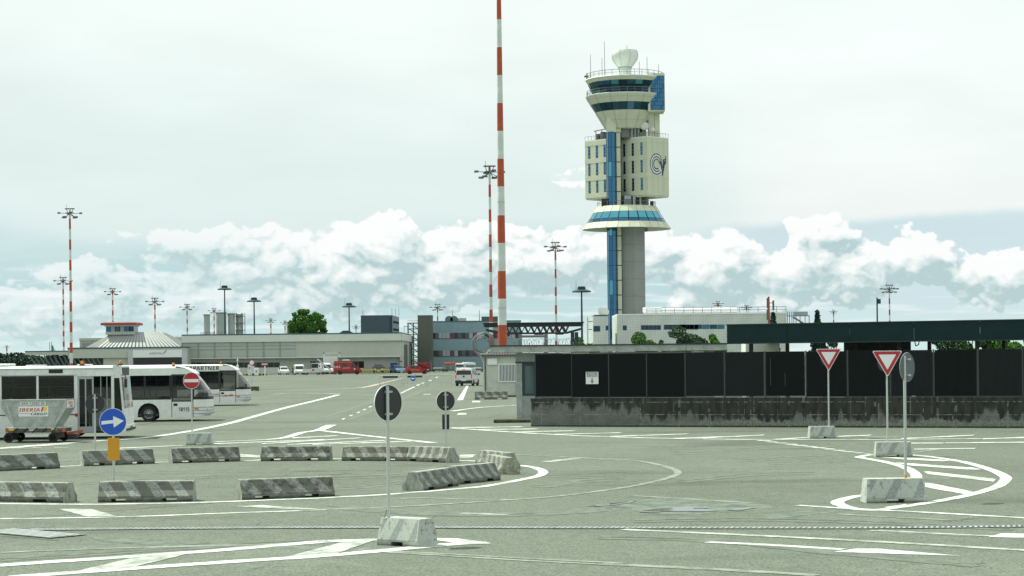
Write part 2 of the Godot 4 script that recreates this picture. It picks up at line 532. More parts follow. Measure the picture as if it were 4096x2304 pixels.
	M.bark = rough_mat(111, Color(0.05, 0.045, 0.035), Color(0.12, 0.11, 0.09), 0.8, 0.9, 1.5, 128)
	for k in 4:
		var m := mat([0.085, 0.034, 0.085, 0.024][k], [0.22, 0.09, 0.20, 0.065][k], [0.028, 0.036, 0.05, 0.042][k], 0.6)
		m.backlight_enabled = true
		m.backlight = lin([0.05, 0.04, 0.06, 0.02][k], [0.12, 0.08, 0.14, 0.05][k], 0.02)
		M["leaf%d" % k] = m
# ---- the sky: a pale veil over a bank of cumulus
var lumps := []
var skn: FastNoiseLite
var skw: FastNoiseLite
var skv: FastNoiseLite
func puff(x: float, y: float) -> float:
	# rounded heads: inverted distance to scattered points, at four sizes
	var a := clampf(-skn.get_noise_2d(x * 0.62, y * 0.95), 0, 1)
	var b := clampf(-skn.get_noise_2d(x * 1.5 + 40, y * 2.0), 0, 1)
	var c := clampf(-skn.get_noise_2d(x * 3.6 + 90, y * 4.4), 0, 1)
	var e := clampf(-skn.get_noise_2d(x * 8.0 + 10, y * 9.0), 0, 1)
	return a * 0.52 + b * 0.32 + c * 0.17 + e * 0.05
func cloud_density(az: float, el: float, near: Array) -> float:
	var wx := skw.get_noise_2d(az * 0.55, el * 0.9) * 0.7 + skw.get_noise_2d(az * 2.6, el * 3.2) * 0.16
	var wy := skw.get_noise_2d(az * 0.55 + 70, el * 0.9) * 0.35 + skw.get_noise_2d(az * 2.6 + 50, el * 3.2) * 0.12
	var d := -0.6
	for l in near:
		var dy: float = el - l[1]
		var dx: float = (az - l[0] + wx * 0.8) / l[2]
		dy = (dy + wy) / (l[3] if dy > 0 else l[3] * 1.8)
		var q := dx * dx + dy * dy
		if q < 4.0:
			d = maxf(d, l[4] * (0.8 - q * 0.75))
	if d < -0.5: return -0.3
	return d + (puff(az + wx * 0.5, el + wy * 0.5) - 0.46) * 1.25
func lumps_near(az: float) -> Array:
	return lumps.filter(func(l): return absf(az - l[0]) < l[2] * 2.2)
# lit: how far the cloud at this point faces the light
func sky_color(az: float, el: float, d: float, lit: float) -> Color:
	# colours as the eye sees them (sRGB)
	var veil := skv.get_noise_2d(az * 0.12, el * 0.42)
	var hor := Color(0.82, 0.915, 0.91)
	var mid := Color(0.75, 0.86, 0.872)
	var high := Color(0.885, 0.94, 0.93)
	var top := Color(0.955, 0.992, 0.978)
	mid = mid.lerp(Color(0.81, 0.89, 0.91), sstep(4.0, 7.0, az))
	var c := hor.lerp(mid, sstep(0.2, 1.8, el))
	var soft := sstep(2.2 + veil, 4.2 + veil * 0.8, el)
	var edge := 3.5 + 0.035 * (az - 6.0) + 0.12 * skw.get_noise_2d(az * 0.4, 5.0)
	var hard := sstep(edge - 0.05, edge + 0.30, el)
	c = c.lerp(high.lerp(Color(0.955, 0.975, 0.965), sstep(5.0, 8.0, az) * 0.8), lerpf(soft, hard, sstep(4.5, 7.5, az)))
	c = c.lerp(top, sstep(4.5, 9.5, el + az * 0.10))
	var v := 0.022 * veil * sstep(2.0, 5.0, el)
	c = Color(c.r + v, c.g + v, c.b + v)
	if el < 7.0:
		# thin flat layers low over the horizon
		var st := skv.get_noise_2d(az * 0.35 + 31, el * 3.4)
		c = c.lerp(Color(0.92, 0.955, 0.952), 0.7 * sstep(-0.05, 0.5, st) * (1.0 - sstep(1.8, 3.4, el)))
		if d > 0.0:
			var sh := Color(0.72, 0.815, 0.825).lerp(Color(0.885, 0.93, 0.928), sstep(0.0, 0.55, lit)).lerp(Color(0.995, 1.0, 0.995), sstep(0.46, 1.0, lit))
			c = c.lerp(sh, sstep(0.0, 0.20, d) * lerpf(0.60, 0.95, sstep(-10.0, -4.5, az)))
	return c
func make_sky() -> ImageTexture:
	skn = noise(401, 1.0, 1, FastNoiseLite.TYPE_CELLULAR)
	skn.fractal_type = FastNoiseLite.FRACTAL_NONE
	skn.cellular_return_type = FastNoiseLite.RETURN_DISTANCE
	skw = noise(402, 1.0, 3)
	skv = noise(403, 1.0, 3)
	# [azimuth, elevation, half width, half height, strength] in degrees
	for q in [[1600, 950, 420, 72, 0.95], [1190, 1000, 170, 70, 0.8], [1800, 1070, 190, 85, 1.0], [1380, 1090, 330, 90, 0.75], [800, 950, 240, 45, 0.6], [560, 1080, 380, 50, 0.45],
			[3270, 960, 110, 70, 0.85], [3330, 1060, 300, 80, 0.95], [3660, 1020, 110, 80, 1.05], [3130, 1100, 200, 80, 0.7], [3990, 1110, 260, 70, 0.85], [2860, 1060, 190, 120, 0.95], [2640, 1000, 200, 80, 0.8], [350, 1190, 420, 60, 0.5],
			[820, 1190, 330, 50, 0.5], [2140, 1010, 330, 82, 0.85], [2290, 730, 90, 26, 0.3], [1120, 1080, 300, 60, 0.55], [130, 1270, 300, 40, 0.5]]:
		lumps.append([(q[0] - CX) / 139.6, (HY - q[1]) / 139.6, q[2] / 139.6, q[3] / 139.6, q[4]])
	rng.seed = 77
	for i in 200:
		var a := rng.randf_range(-180, 180)
		var s := rng.randf_range(0.8, 3.0)
		var e := rng.randf_range(0.8, 3.8)
		var st := rng.randf_range(0.4, 0.95)
		if absf(a) > 17.5: lumps.append([a, e, s, s * 0.32, st])
	var low := Image.create(1024, 512, false, Image.FORMAT_RGB8)
	for x in 1024:
		var az := (x + 0.5) * 360.0 / 1024 - 180.0
		var near := lumps_near(az)
		for y in 512:
			var el := maxf(90.0 - (y + 0.5) * 180.0 / 512, 0.05)
			if y > 256:
				low.set_pixel((x + 512) % 1024, y, low.get_pixel((x + 512) % 1024, 256))
				continue
			low.set_pixel((x + 512) % 1024, y, sky_color(az, el, cloud_density(az, el, near) if el < 7.0 else -1.0, 0.55))
	return ImageTexture.create_from_image(low)
const SKY_ENERGY := 0.89
# the part of the same sky that lies in view, finer: a curved backdrop on the horizon, 5.2 km away
func build_sky_backdrop() -> void:
	var W := 2048
	var H := 440
	var per := 22.0 / 1024.0   # degrees to a pixel
	var D := PackedFloat32Array()
	D.resize(W * H)
	var cut := int(7.0 / per)
	for x in W:
		var az := (x - W / 2 + 0.5) * per
		var near := lumps_near(az)
		for y in H:
			D[y * W + x] = cloud_density(az, (y + 0.5) * per, near) if y < cut else -0.3
	var out := PackedByteArray()
	out.resize(W * H * 3)
	for y in H:
		for x in W:
			var d := D[y * W + x]
			var lit := 0.5
			if d > 0.0:
				var du := D[mini(y + 10, H - 1) * W + maxi(x - 6, 0)]
				var dw := D[mini(y + 28, H - 1) * W + maxi(x - 15, 0)]
				lit = clampf(0.42 + 1.0 * (d - du) + 0.62 * (d - dw), 0, 1)
			var c := sky_color((x - W / 2 + 0.5) * per, (y + 0.5) * per, d, lit).srgb_to_linear() * SKY_ENERGY
			c = c.linear_to_srgb()
			var i := ((H - 1 - y) * W + x) * 3
			out[i] = int(clampf(c.r, 0, 1) * 255); out[i + 1] = int(clampf(c.g, 0, 1) * 255); out[i + 2] = int(clampf(c.b, 0, 1) * 255)
	var m := StandardMaterial3D.new()
	m.shading_mode = BaseMaterial3D.SHADING_MODE_UNSHADED
	m.albedo_texture = ImageTexture.create_from_image(Image.create_from_data(W, H, false, Image.FORMAT_RGB8, out))
	m.texture_repeat = false
	m.cull_mode = BaseMaterial3D.CULL_DISABLED
	var b := mb()
	var R := 5200.0
	var n := 88
	for i in n:
		for j in 12:
			var q := []
			for k in [[i, j], [i + 1, j], [i + 1, j + 1], [i, j + 1]]:
				var az := deg_to_rad(lerpf(-22, 22, float(k[0]) / n))
				var el := deg_to_rad(H * per * k[1] / 12.0)
				q.append(Vector3(sin(az) * R, CH + tan(el) * R, -cos(az) * R))
				q.append(Vector2(float(k[0]) / n, 1.0 - k[1] / 12.0))
			b.quad(q[0], q[2], q[4], q[6], q[1], q[3], q[5], q[7])
	structure("sky", b, m)

func _ready() -> void:
	rng.seed = 5
	# camera: level, lens shifted upwards, turned a little about its axis
	var cam := Camera3D.new()
	cam.name = "camera"
	cam.projection = Camera3D.PROJECTION_FRUSTUM
	cam.near = 1.0
	cam.far = 9000.0
	cam.size = 2304.0 / F
	cam.frustum_offset = Vector2(0, (HY - 1152.0) / F)
	cam.position = Vector3(0, CH, 0)
	cam.rotation.z = -ROLL
	add_child(cam)
	cam.current = true
	# sky
	var env := Environment.new()
	env.background_mode = Environment.BG_SKY
	var sky := Sky.new()
	var pm := PanoramaSkyMaterial.new()
	pm.panorama = make_sky()
	pm.energy_multiplier = SKY_ENERGY
	sky.sky_material = pm
	env.sky = sky
	env.tonemap_mode = Environment.TONE_MAPPER_LINEAR
	env.tonemap_exposure = 1.14
	env.sdfgi_enabled = true
	env.ssao_enabled = true
	env.ssil_enabled = true
	var we := WorldEnvironment.new()
	we.name = "world_environment"
	we.environment = env
	add_child(we)
	# sun: high, on the left and beyond the scene, through thin cloud
	var sun := DirectionalLight3D.new()
	sun.name = "sun"
	sun.light_energy = 1.5
	sun.light_color = Color(0.99, 1.0, 0.93)
	sun.light_angular_distance = 0.9
	sun.shadow_enabled = true
	add_child(sun)
	sun.look_at_from_position(Vector3.ZERO, Vector3(0.46, -0.84, 0.28), Vector3.UP)
	make_materials()
	build_sky_backdrop()
	build_ground()
	build_wall_and_fence()
	build_guard_house()
	build_canopies()
	build_buildings()
	build_tower()
	build_masts()
	build_trees()
	build_barriers()
	build_signs()
	build_buses()
	build_cargo()
	build_vehicles()
	build_people()
	build_small_things()
# ---- ground and paint
var ground: MeshInstance3D
var layer := 0
func level() -> float:
	layer += 1
	return 0.003 + layer * 0.00006
func smooth_line(p: Array, steps := 6) -> Array:
	if p.size() < 3: return p
	var out := []
	for i in p.size() - 1:
		var p0: Vector3 = p[maxi(i - 1, 0)]
		var p1: Vector3 = p[i]
		var p2: Vector3 = p[i + 1]
		var p3: Vector3 = p[mini(i + 2, p.size() - 1)]
		for k in steps:
			out.append(p1.cubic_interpolate(p2, p0, p3, float(k) / steps))
	out.append(p[p.size() - 1])
	return out
func stripe(nm: String, pts: Array, w: float, m: Material, ragged := 0.0, smooth := true) -> void:
	var g := []
	for p in pts: g.append(g2(p))
	if smooth: g = smooth_line(g)
	var y := level()
	var b := mb()
	var L := []
	var R := []
	for i in g.size():
		var a: Vector3 = g[maxi(i - 1, 0)]
		var d: Vector3 = g[mini(i + 1, g.size() - 1)]
		var t := (d - a).normalized()
		var s := Vector3(-t.z, 0, t.x) * w / 2.0 * (1.0 + ragged * rng.randf_range(-1, 1))
		L.append(g[i] - s + Vector3(0, y, 0))
		R.append(g[i] + s + Vector3(0, y, 0))
	for i in g.size() - 1:
		b.tri_n(L[i], R[i], R[i + 1], Vector3.UP, Vector3.UP, Vector3.UP)
		b.tri_n(L[i], R[i + 1], L[i + 1], Vector3.UP, Vector3.UP, Vector3.UP)
	part(ground, nm, b, m)
func patch(nm: String, pts: Array, m: Material, ragged := 0.0) -> void:
	var y := level()
	var q := PackedVector2Array()
	var g := []
	for p in pts: g.append(g2(p))
	for i in g.size():
		var a: Vector3 = g[i]
		var d: Vector3 = g[(i + 1) % g.size()]
		var n_ := 1 if ragged <= 0.0 else clampi(int(a.distance_to(d) / 0.25), 1, 24)
		for k in n_:
			var e := a.lerp(d, float(k) / n_)
			q.append(Vector2(e.x + rng.randf_range(-ragged, ragged) * 0.4, e.z + rng.randf_range(-ragged, ragged)))
	var ix := Geometry2D.triangulate_polygon(q)
	if ix.is_empty():
		q.clear()
		for e in g: q.append(Vector2(e.x, e.z))
		ix = Geometry2D.triangulate_polygon(q)
	if ix.is_empty():
		q = Geometry2D.convex_hull(q)
		q.remove_at(q.size() - 1)
		ix = Geometry2D.triangulate_polygon(q)
	var b := mb()
	for j in range(0, ix.size(), 3):
		b.tri_n(Vector3(q[ix[j]].x, y, q[ix[j]].y), Vector3(q[ix[j + 1]].x, y, q[ix[j + 1]].y), Vector3(q[ix[j + 2]].x, y, q[ix[j + 2]].y), Vector3.UP, Vector3.UP, Vector3.UP)
	part(ground, nm, b, m)
func P(list: Array, f: Callable) -> Array:
	var o := []
	for q in list: o.append(f.call(q[0], q[1]))
	return o
# a quadrilateral bar from left to right: x0,y0,x1,y1 in crop f, thickness t (crop pixels)
func bar(f: Callable, x0: float, y0: float, x1: float, y1: float, t: float, m: Material, skew := 0.0) -> void:
	patch("hatch_bar", [f.call(x0 + skew, y0 - t / 2), f.call(x1 + skew, y1 - t / 2), f.call(x1, y1 + t / 2), f.call(x0, y0 + t / 2)], m)

func build_ground() -> void:
	var b := mb()
	var s := 4000.0
	b.quad(Vector3(-s, 0, 300), Vector3(s, 0, 300), Vector3(s, 0, -6500), Vector3(-s, 0, -6500))
	ground = structure("ground", b, M.asphalt)
	# damp and darkened asphalt, dark stripes, most where old paint was blacked out
	patch("damp_patch", P([[190, 775], [330, 745], [520, 742], [760, 770], [1000, 780], [1080, 800], [900, 828], [700, 838], [560, 852], [330, 848], [200, 820]], zc), M.damp, 0.5)
	patch("damp_patch", P([[0, 790], [170, 772], [210, 800], [60, 830], [0, 825]], zc), M.damp, 0.4)
	patch("damp_patch", P([[1000, 850], [1200, 830], [1450, 812], [1540, 822], [1300, 848], [1080, 872], [900, 880]], zc), M.damp, 0.4)
	patch("damp_patch", P([[700, 885], [1000, 895], [1500, 930], [2050, 952], [2500, 962], [2000, 978], [1300, 960], [800, 925]], za), M.damp, 0.4)
	patch("dark_stripe", P([[2040, 948], [2400, 958], [2576, 968], [2576, 990], [2300, 985], [2100, 972]], za), M.dark_mottle, 0.15)
	patch("dark_stripe", P([[0, 962], [180, 965], [120, 985], [0, 982]], zb), M.dark_mottle, 0.15)
	patch("dark_stripe", P([[430, 990], [520, 968], [640, 982], [860, 1002], [1230, 1028], [1060, 1032], [760, 1008], [600, 1002], [350, 1022]], zb), M.dark_mottle, 0.15)
	patch("dark_stripe", P([[1740, 948], [2040, 955], [2330, 978], [2300, 986], [1950, 968], [1780, 962]], zc), M.dark_mottle, 0.15)
	patch("dark_stripe", P([[1270, 1283], [1420, 1279], [1640, 1284], [1540, 1293], [1330, 1294]], z5), M.dark_mottle, 0.1)  # a single dark elongated patch on the asphalt
	# tyre wear: broad darker bands along the lanes
	for c in [[zc, [[500, 470], [900, 440], [1300, 424], [1800, 420]], 1.6], [zc, [[850, 512], [1150, 497], [1500, 483]], 1.3], [zc, [[1050, 530], [1400, 515], [1560, 505]], 0.9], [zb, [[0, 420], [400, 405], [760, 385], [1100, 330]], 0.9],
			[zb, [[200, 500], [500, 480], [820, 440]], 0.7], [za, [[100, 420], [800, 380], [1500, 362], [2300, 350]], 0.8], [za, [[200, 480], [900, 440], [1700, 400]], 1.1], [zb, [[1900, 480], [2200, 440], [2500, 420]], 1.0],
			[zb, [[1300, 330], [1700, 372], [2100, 400], [2576, 410]], 0.5], [zb, [[300, 640], [1000, 690], [1700, 700], [2400, 660]], 1.2], [zc, [[500, 640], [900, 600], [1300, 590]], 0.9], [za, [[0, 1060], [800, 1010], [1700, 950], [2400, 915]], 0.6],
			[zc, [[0, 980], [700, 1000], [1500, 1080], [2300, 1150]], 0.7], [zc, [[200, 880], [900, 870], [1700, 890], [2500, 930]], 0.8], [z3, [[1000, 1440], [1300, 1330], [1700, 1180], [2050, 1050]], 1.0], [z3, [[1250, 1440], [1500, 1340], [1800, 1230], [2150, 1080]], 1.0]]:
		for k in 2:
			var q := []
			for e in smooth_line(P(c[1], c[0]).map(func(p): return Vector3(p.x, p.y, 0)), 8): q.append(Vector2(e.x, e.y + k * 9.0))
			stripe("tyre_wear", q, c[2] * 0.45, M.tyre, 0.35, false)
	# tar seams and cracks
	for c in [[za, [[60, 742], [400, 720], [700, 697], [1100, 665], [1500, 632], [1800, 612]], 0.05], [za, [[200, 838], [330, 812], [440, 803]], 0.07], [za, [[2235, 410], [2300, 372], [2576, 366]], 0.08],
			[zb, [[0, 366], [350, 362], [690, 358]], 0.08], [zb, [[150, 388], [280, 392], [410, 384]], 0.10], [za, [[1400, 940], [1560, 948], [1720, 962], [1860, 968]], 0.05],
			[za, [[2020, 805], [2060, 770], [2050, 745]], 0.035], [zb, [[760, 468], [1100, 472], [1500, 440]], 0.04], [zb, [[1960, 402], [2250, 388], [2576, 372]], 0.045], [zb, [[980, 742], [1120, 720], [1300, 724]], 0.035],
			[zc, [[2080, 892], [2220, 880], [2360, 862], [2500, 850]], 0.035], 
			[z6, [[340, 760], [420, 735], [490, 716]], 0.07], [z1, [[1370, 808], [1700, 755], [2100, 690], [2576, 590]], 0.10], [z3, [[400, 1250], [560, 1220], [700, 1195]], 0.2], [z3, [[960, 1145], [1180, 1098], [1500, 1040]], 0.3],
			[za, [[0, 880], [260, 898], [470, 915]], 0.06], [za, [[2010, 1140], [2120, 1128], [2300, 1120]], 0.02], [zc, [[0, 660], [260, 640], [520, 632]], 0.03], [zc, [[900, 560], [1200, 548], [1400, 556]], 0.03]]:
		var q := []
		var pp: Array = P(c[1], c[0])
		for i in pp.size() - 1:
			for k in 4:
				var e: Vector2 = pp[i].lerp(pp[i + 1], k / 4.0)
				q.append(e + Vector2(0, rng.randf_range(-1.4, 1.4)))
		q.append(pp[pp.size() - 1])
		stripe("tar_seam", q, c[2], M.tar, 0.5, false)
	# faint old lines
	stripe("faint_line", P([[0, 1013], [700, 985], [1500, 962], [2200, 946]], za), 0.22, M.faint_paint, 0.2)
	stripe("faint_line", P([[700, 1003], [1200, 1025], [1800, 1060], [2576, 1098]], zb), 0.16, M.faint_paint, 0.2)
	stripe("faint_line", P([[690, 1010], [1200, 1040], [1800, 1076], [2576, 1114]], zb), 0.16, M.faint_paint, 0.2)
	stripe("faint_line", P([[0, 1150], [700, 1182], [1320, 1219]], zc), 0.30, M.faint_paint, 0.2)
	stripe("faint_line", P([[200, 735], [600, 758], [920, 778]], zc), 0.22, M.faint_paint, 0.3)
	stripe("faint_line", P([[1440, 845], [1700, 862], [2200, 886]], zc), 0.15, M.faint_paint, 0.3)
	stripe("faint_line", P([[1270, 225], [1700, 235], [2200, 260], [2576, 285]], zb), 0.22, M.faint_paint, 0.2)
	stripe("faint_line", P([[750, 586], [1000, 580], [1300, 590], [1640, 592]], zb), 0.2, M.faint_paint, 0.3)
	stripe("faint_line", P([[1280, 700], [1640, 714]], zb), 0.25, M.worn_paint, 0.3)
	stripe("faint_line", P([[1640, 946], [1900, 958], [2100, 968]], zc), 0.15, M.worn_paint, 0.3)
	stripe("faint_line", P([[0, 508], [200, 520], [330, 540], [440, 570], [474, 598], [420, 625], [300, 655], [150, 685], [0, 706]], zc), 0.20, M.faint_paint, 0.1)
	stripe("faint_line", P([[1700, 1415], [1900, 1385], [1990, 1381]], z5), 0.2, M.faint_paint)
	# traffic island edge
	var isl := P([[-20, 625], [400, 629], [800, 630], [1200, 624], [1530, 617], [1930, 604], [2330, 588], [2576, 579]], za)
	isl += P([[300, 572], [700, 551]], zb)
	for q in [[0, 1115], [500, 1050], [1000, 965], [1500, 870], [1900, 790], [2150, 730], [2290, 670], [2345, 605], [2300, 535], [2180, 480], [2000, 430], [1750, 390], [1500, 362]]:
		isl.append(Vector2(1900 + q[0] / 8.587, 1820 + q[1] / 8.587))
	isl += P([[1400, 289], [1270, 284], [800, 276], [330, 269], [-200, 273]], zb)
	isl += P([[1905, 286], [1225, 297], [670, 322], [480, 330], [200, 342], [-20, 352]], za)
	stripe("edge_line", isl, 0.27, M.paint)
	# line outside it, worn towards its end
	stripe("edge_line", P([[-20, 745], [600, 737], [1200, 723], [1800, 700], [2300, 684], [2576, 674]], za), 0.22, M.paint)
	stripe("faint_line", P([[0, 682], [170, 672], [700, 652], [1200, 625], [1700, 592], [2000, 570], [2300, 535], [2576, 495]], zb), 0.22, M.faint_paint, 0.15)
	patch("worn_patch", P([[455, 668], [720, 668], [920, 722], [690, 728]], za), M.worn_paint, 0.06)
	patch("worn_patch", P([[1815, 645], [2080, 637], [2540, 668], [2380, 673]], za), M.worn_paint, 0.06)
	patch("worn_patch", P([[1265, 236], [1400, 234], [1360, 262], [1265, 262]], zb), M.worn_paint, 0.06)
	stripe("worn_line", P([[1950, 293], [2080, 278], [2200, 265]], zb), 0.4, M.worn_paint, 0.2)
	# chevron in front
	var top := P([[-30, 1117], [400, 1087], [900, 1055], [1400, 1020], [1800, 990], [2200, 955], [2576, 925]], za)
	top += P([[200, 925], [580, 911], [800, 906], [1045, 904]], zb)
	stripe("chevron_line", top, 0.42, M.paint)
	patch("chevron_line", P([[1040, 897], [1250, 902], [1495, 932], [1230, 938], [1190, 930], [1040, 911]], zb), M.paint)
	stripe("chevron_line", P([[1495, 934], [1230, 945], [900, 975], [600, 1003], [300, 1030], [0, 1052]], zb) + P([[2000, 1075], [1400, 1115], [900, 1150], [400, 1185], [100, 1208]], za), 0.42, M.paint)
	patch("chevron_bar", P([[590, 1166], [1080, 1048], [1495, 1022], [1000, 1143]], za), M.worn_paint, 0.02)
	patch("chevron_bar", [Vector2(1148, 2228), Vector2(1372, 2169), Vector2(1497, 2162), Vector2(1346, 2215)], M.worn_paint, 0.02)
	# lines and arrows at the right
	stripe("lane_line", P([[140, 940], [800, 970], [1600, 1010], [2600, 1067]], zc), 0.26, M.worn_paint, 0.08)
	stripe("arrow_shaft", P([[650, 1017], [1000, 1033], [1480, 1062]], zc), 0.26, M.paint)
	patch("arrow_head", P([[1420, 1076], [1560, 1056], [1700, 1058], [2190, 1101], [1880, 1092]], zc), M.paint)
	stripe("arrow_shaft", P([[1680, 945], [2000, 962], [2420, 982]], zc), 0.2, M.worn_paint)
	patch("arrow_head", P([[2360, 986], [2440, 965], [2600, 968], [2600, 991]], zc), M.paint)
	stripe("lane_line", P([[1200, 793], [1500, 812], [1900, 832], [2600, 871]], zc), 0.22, M.paint)
	# hooked island at the right
	var hook := P([[1570, 500], [1620, 489], [1700, 484], [1880, 487], [2000, 497], [2100, 510], [2200, 528], [2300, 553], [2395, 585], [2450, 612], [2466, 634], [2420, 675], [2300, 715], [2150, 750], [1950, 785], [1760, 813], [1650, 822], [1550, 815], [1480, 798], [1442, 776], [1480, 756], [1560, 738], [1640, 726], [1800, 690], [1900, 655], [1922, 620], [1912, 598], [1870, 570], [1790, 543], [1690, 521], [1600, 506], [1570, 500]], zc)
	stripe("island_line", hook, 0.29, M.paint)
	patch("hatch_bar", P([[1700, 500], [1900, 505], [2130, 520], [2080, 525], [1850, 514]], zc), M.paint)
	patch("hatch_bar", P([[1780, 532], [1900, 539], [2260, 564], [2325, 575], [2230, 575], [1880, 550]], zc), M.paint)
	patch("hatch_bar", P([[1965, 587], [2000, 588], [2405, 633], [2392, 649], [1990, 603]], zc), M.paint)
	patch("hatch_bar", P([[1930, 654], [2000, 657], [2265, 710], [2225, 727], [1930, 676]], zc), M.paint)
	patch("hatch_bar", P([[1725, 805], [1858, 786], [1870, 794], [1780, 810]], zc), M.paint)
	for q in [[435, 590, 1318], [505, 640, 1329], [575, 720, 1338], [645, 790, 1347], [725, 870, 1356], [800, 945, 1365], [875, 1020, 1375], [955, 1090, 1385], [1030, 1170, 1396], [1105, 1245, 1406], [1200, 1320, 1416], [1290, 1390, 1425]]:
		patch("give_way_dash", [z5(q[0], q[2] - 2.6), z5(q[1] - 40, q[2] - 2.6), z5(q[1], q[2] + 2.6), z5(q[0] + 50, q[2] + 2.6)], M.paint)
	# long line before the wall and its hatching
	stripe("edge_line", P([[-60, 845], [300, 868], [700, 895], [1300, 925], [1900, 944], [2576, 955]], z6) + P([[600, 1308], [1100, 1309], [1600, 1308], [2600, 1297]], z5), 0.35, M.paint)
	for q in [[20, 845, 690, 838], [270, 862, 840, 858], [560, 886, 1180, 875], [980, 908, 1620, 893], [1500, 928, 2240, 905], [2100, 946, 2576, 930]]:
		patch("hatch_bar", [z6(q[0], q[1] - 2), z6(q[2], q[3] - 3), z6(q[2] - 40, q[3] + 3), z6(q[0], q[1] + 4)], M.paint)
	for q in [[20, 1297, 520, 1273], [600, 1308, 880, 1291], [1095, 1284, 1370, 1275], [1600, 1302, 2190, 1275], [2250, 1304, 2590, 1291], [1670, 1338, 1950, 1338], [1700, 1386, 2200, 1380], [1950, 1336, 2590, 1331]]:
		patch("hatch_bar", [z5(q[0], q[1] - 2), z5(q[2], q[3] - 3), z5(q[2] - 20, q[3] + 3.5), z5(q[0], q[1] + 3.5)], M.paint)
	# lines of the bus stands and the road in the middle
	stripe("edge_line", P([[-30, 1042], [500, 1000], [1000, 965], [1450, 935], [1900, 870], [2300, 790]], z1) + P([[220, 1445], [600, 1340], [900, 1268], [1140, 1207]], z3), 0.45, M.paint)
	stripe("worn_line", P([[1160, 1200], [1000, 1193], [700, 1190], [480, 1200]], z3), 0.5, M.worn_paint, 0.2)
	stripe("worn_line", P([[230, 1172], [700, 1163], [1200, 1145], [1400, 1128], [1550, 1095], [1800, 1035]], z3), 0.45, M.worn_paint, 0.1)
	stripe("red_line", P([[1380, 1136], [1480, 1118], [1600, 1086], [1720, 1058]], z3), 0.35, M.red_paint, 0.1)
	stripe("worn_line", P([[1360, 1178], [1700, 1172]], z3), 0.35, M.faint_paint)
	stripe("worn_line", P([[1800, 1305], [2100, 1302], [2340, 1298]], z3), 0.35, M.faint_paint)
	patch("worn_patch", P([[1990, 1200], [2070, 1196], [2075, 1204], [2000, 1206]], z3), M.worn_paint)
	stripe("lane_line", P([[250, 0], [200, 22], [150, 43]], zb), 0.5, M.paint)
	stripe("lane_line", P([[150, 43], [400, 72], [700, 105], [1060, 143]], zb), 0.4, M.paint)
	stripe("lane_line", P([[150, 43], [60, 55], [0, 65]], zb) + P([[2200, 110], [1700, 134]], za), 0.4, M.paint)
	for q in [[zb, -60, 104, 310, 86], [zb, -300, 150, 500, 103], [zb, -100, 157, 690, 124], [zb, 100, 157, 900, 131], [za, 950, 186, 1470, 163], [za, 1700, 150, 2576, 118]]:
		var f: Callable = q[0]
		patch("hatch_bar", [f.call(q[1], q[2] - 2.5), f.call(q[3], q[4] - 3), f.call(q[3] - 30, q[4] + 3), f.call(q[1], q[2] + 2.5)], M.paint)
	stripe("lane_line", P([[-20, 190], [300, 168], [560, 150]], za), 0.35, M.paint)
	for q in [[100, 186, 190, 183], [260, 182, 330, 180], [430, 181, 540, 180]]:
		patch("lane_dash", [za(q[0], q[1] - 2), za(q[2], q[3] - 2), za(q[2], q[3] + 2), za(q[0], q[1] + 2)], M.worn_paint)
	stripe("worn_line", P([[470, 284], [660, 282]], za), 0.25, M.worn_paint)
	stripe("worn_line", P([[1230, 283], [1370, 280]], za), 0.25, M.worn_paint)
	patch("worn_patch", P([[1905, 232], [2060, 242], [2060, 262], [1905, 255]], za), M.worn_paint)
	for q in [[1190, 1449], [1265, 1415], [1340, 1384], [1401, 1356], [1460, 1327], [1513, 1302], [1780, 1186], [1808, 1170], [1838, 1157], [1863, 1145], [1890, 1131], [1940, 1108], [1985, 1090], [2060, 1062], [2130, 1030]]:
		patch("lane_dash", [z3(q[0] - 22, q[1] + 5), z3(q[0] + 4, q[1] - 6), z3(q[0] + 28, q[1] - 6), z3(q[0] + 2, q[1] + 6)], M.paint)
	patch("lane_line", [z4(162, 1118), z4(187, 1118), z4(132, 1258), z4(68, 1264)], M.paint)
	patch("worn_patch", P([[228, 1268], [308, 1268], [300, 1283], [220, 1283]], z4), M.paint)
	patch("worn_patch", P([[78, 1390], [170, 1388], [165, 1410], [68, 1412]], z4), M.worn_paint, 0.1)
	stripe("lane_line", P([[20, 1372], [300, 1335], [668, 1311]], z4), 0.35, M.paint)
	stripe("lane_line", P([[60, 1262], [350, 1260], [668, 1260]], z4), 0.35, M.worn_paint)
	# cracked asphalt and puddle, with the water's dark reflection painted as patches
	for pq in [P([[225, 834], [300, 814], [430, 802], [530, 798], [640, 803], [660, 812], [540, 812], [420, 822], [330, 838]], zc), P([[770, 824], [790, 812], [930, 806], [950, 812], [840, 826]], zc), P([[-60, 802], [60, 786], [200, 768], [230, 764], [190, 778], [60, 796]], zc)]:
		patch("reflection_patch", pq, M.dark_mottle, 0.08)
	var wl := level()
	for pq in [P([[245, 828], [330, 818], [430, 808], [520, 803], [610, 806], [560, 815], [640, 818], [720, 826], [640, 832], [520, 830], [420, 832], [320, 832]], zc), P([[780, 818], [850, 814], [930, 810], [890, 816], [820, 823]], zc), P([[0, 788], [100, 780], [190, 770], [120, 782], [30, 793], [-90, 800]], zc)]:
		patch("puddle", pq, M.water, 0.05)
	build_drain()

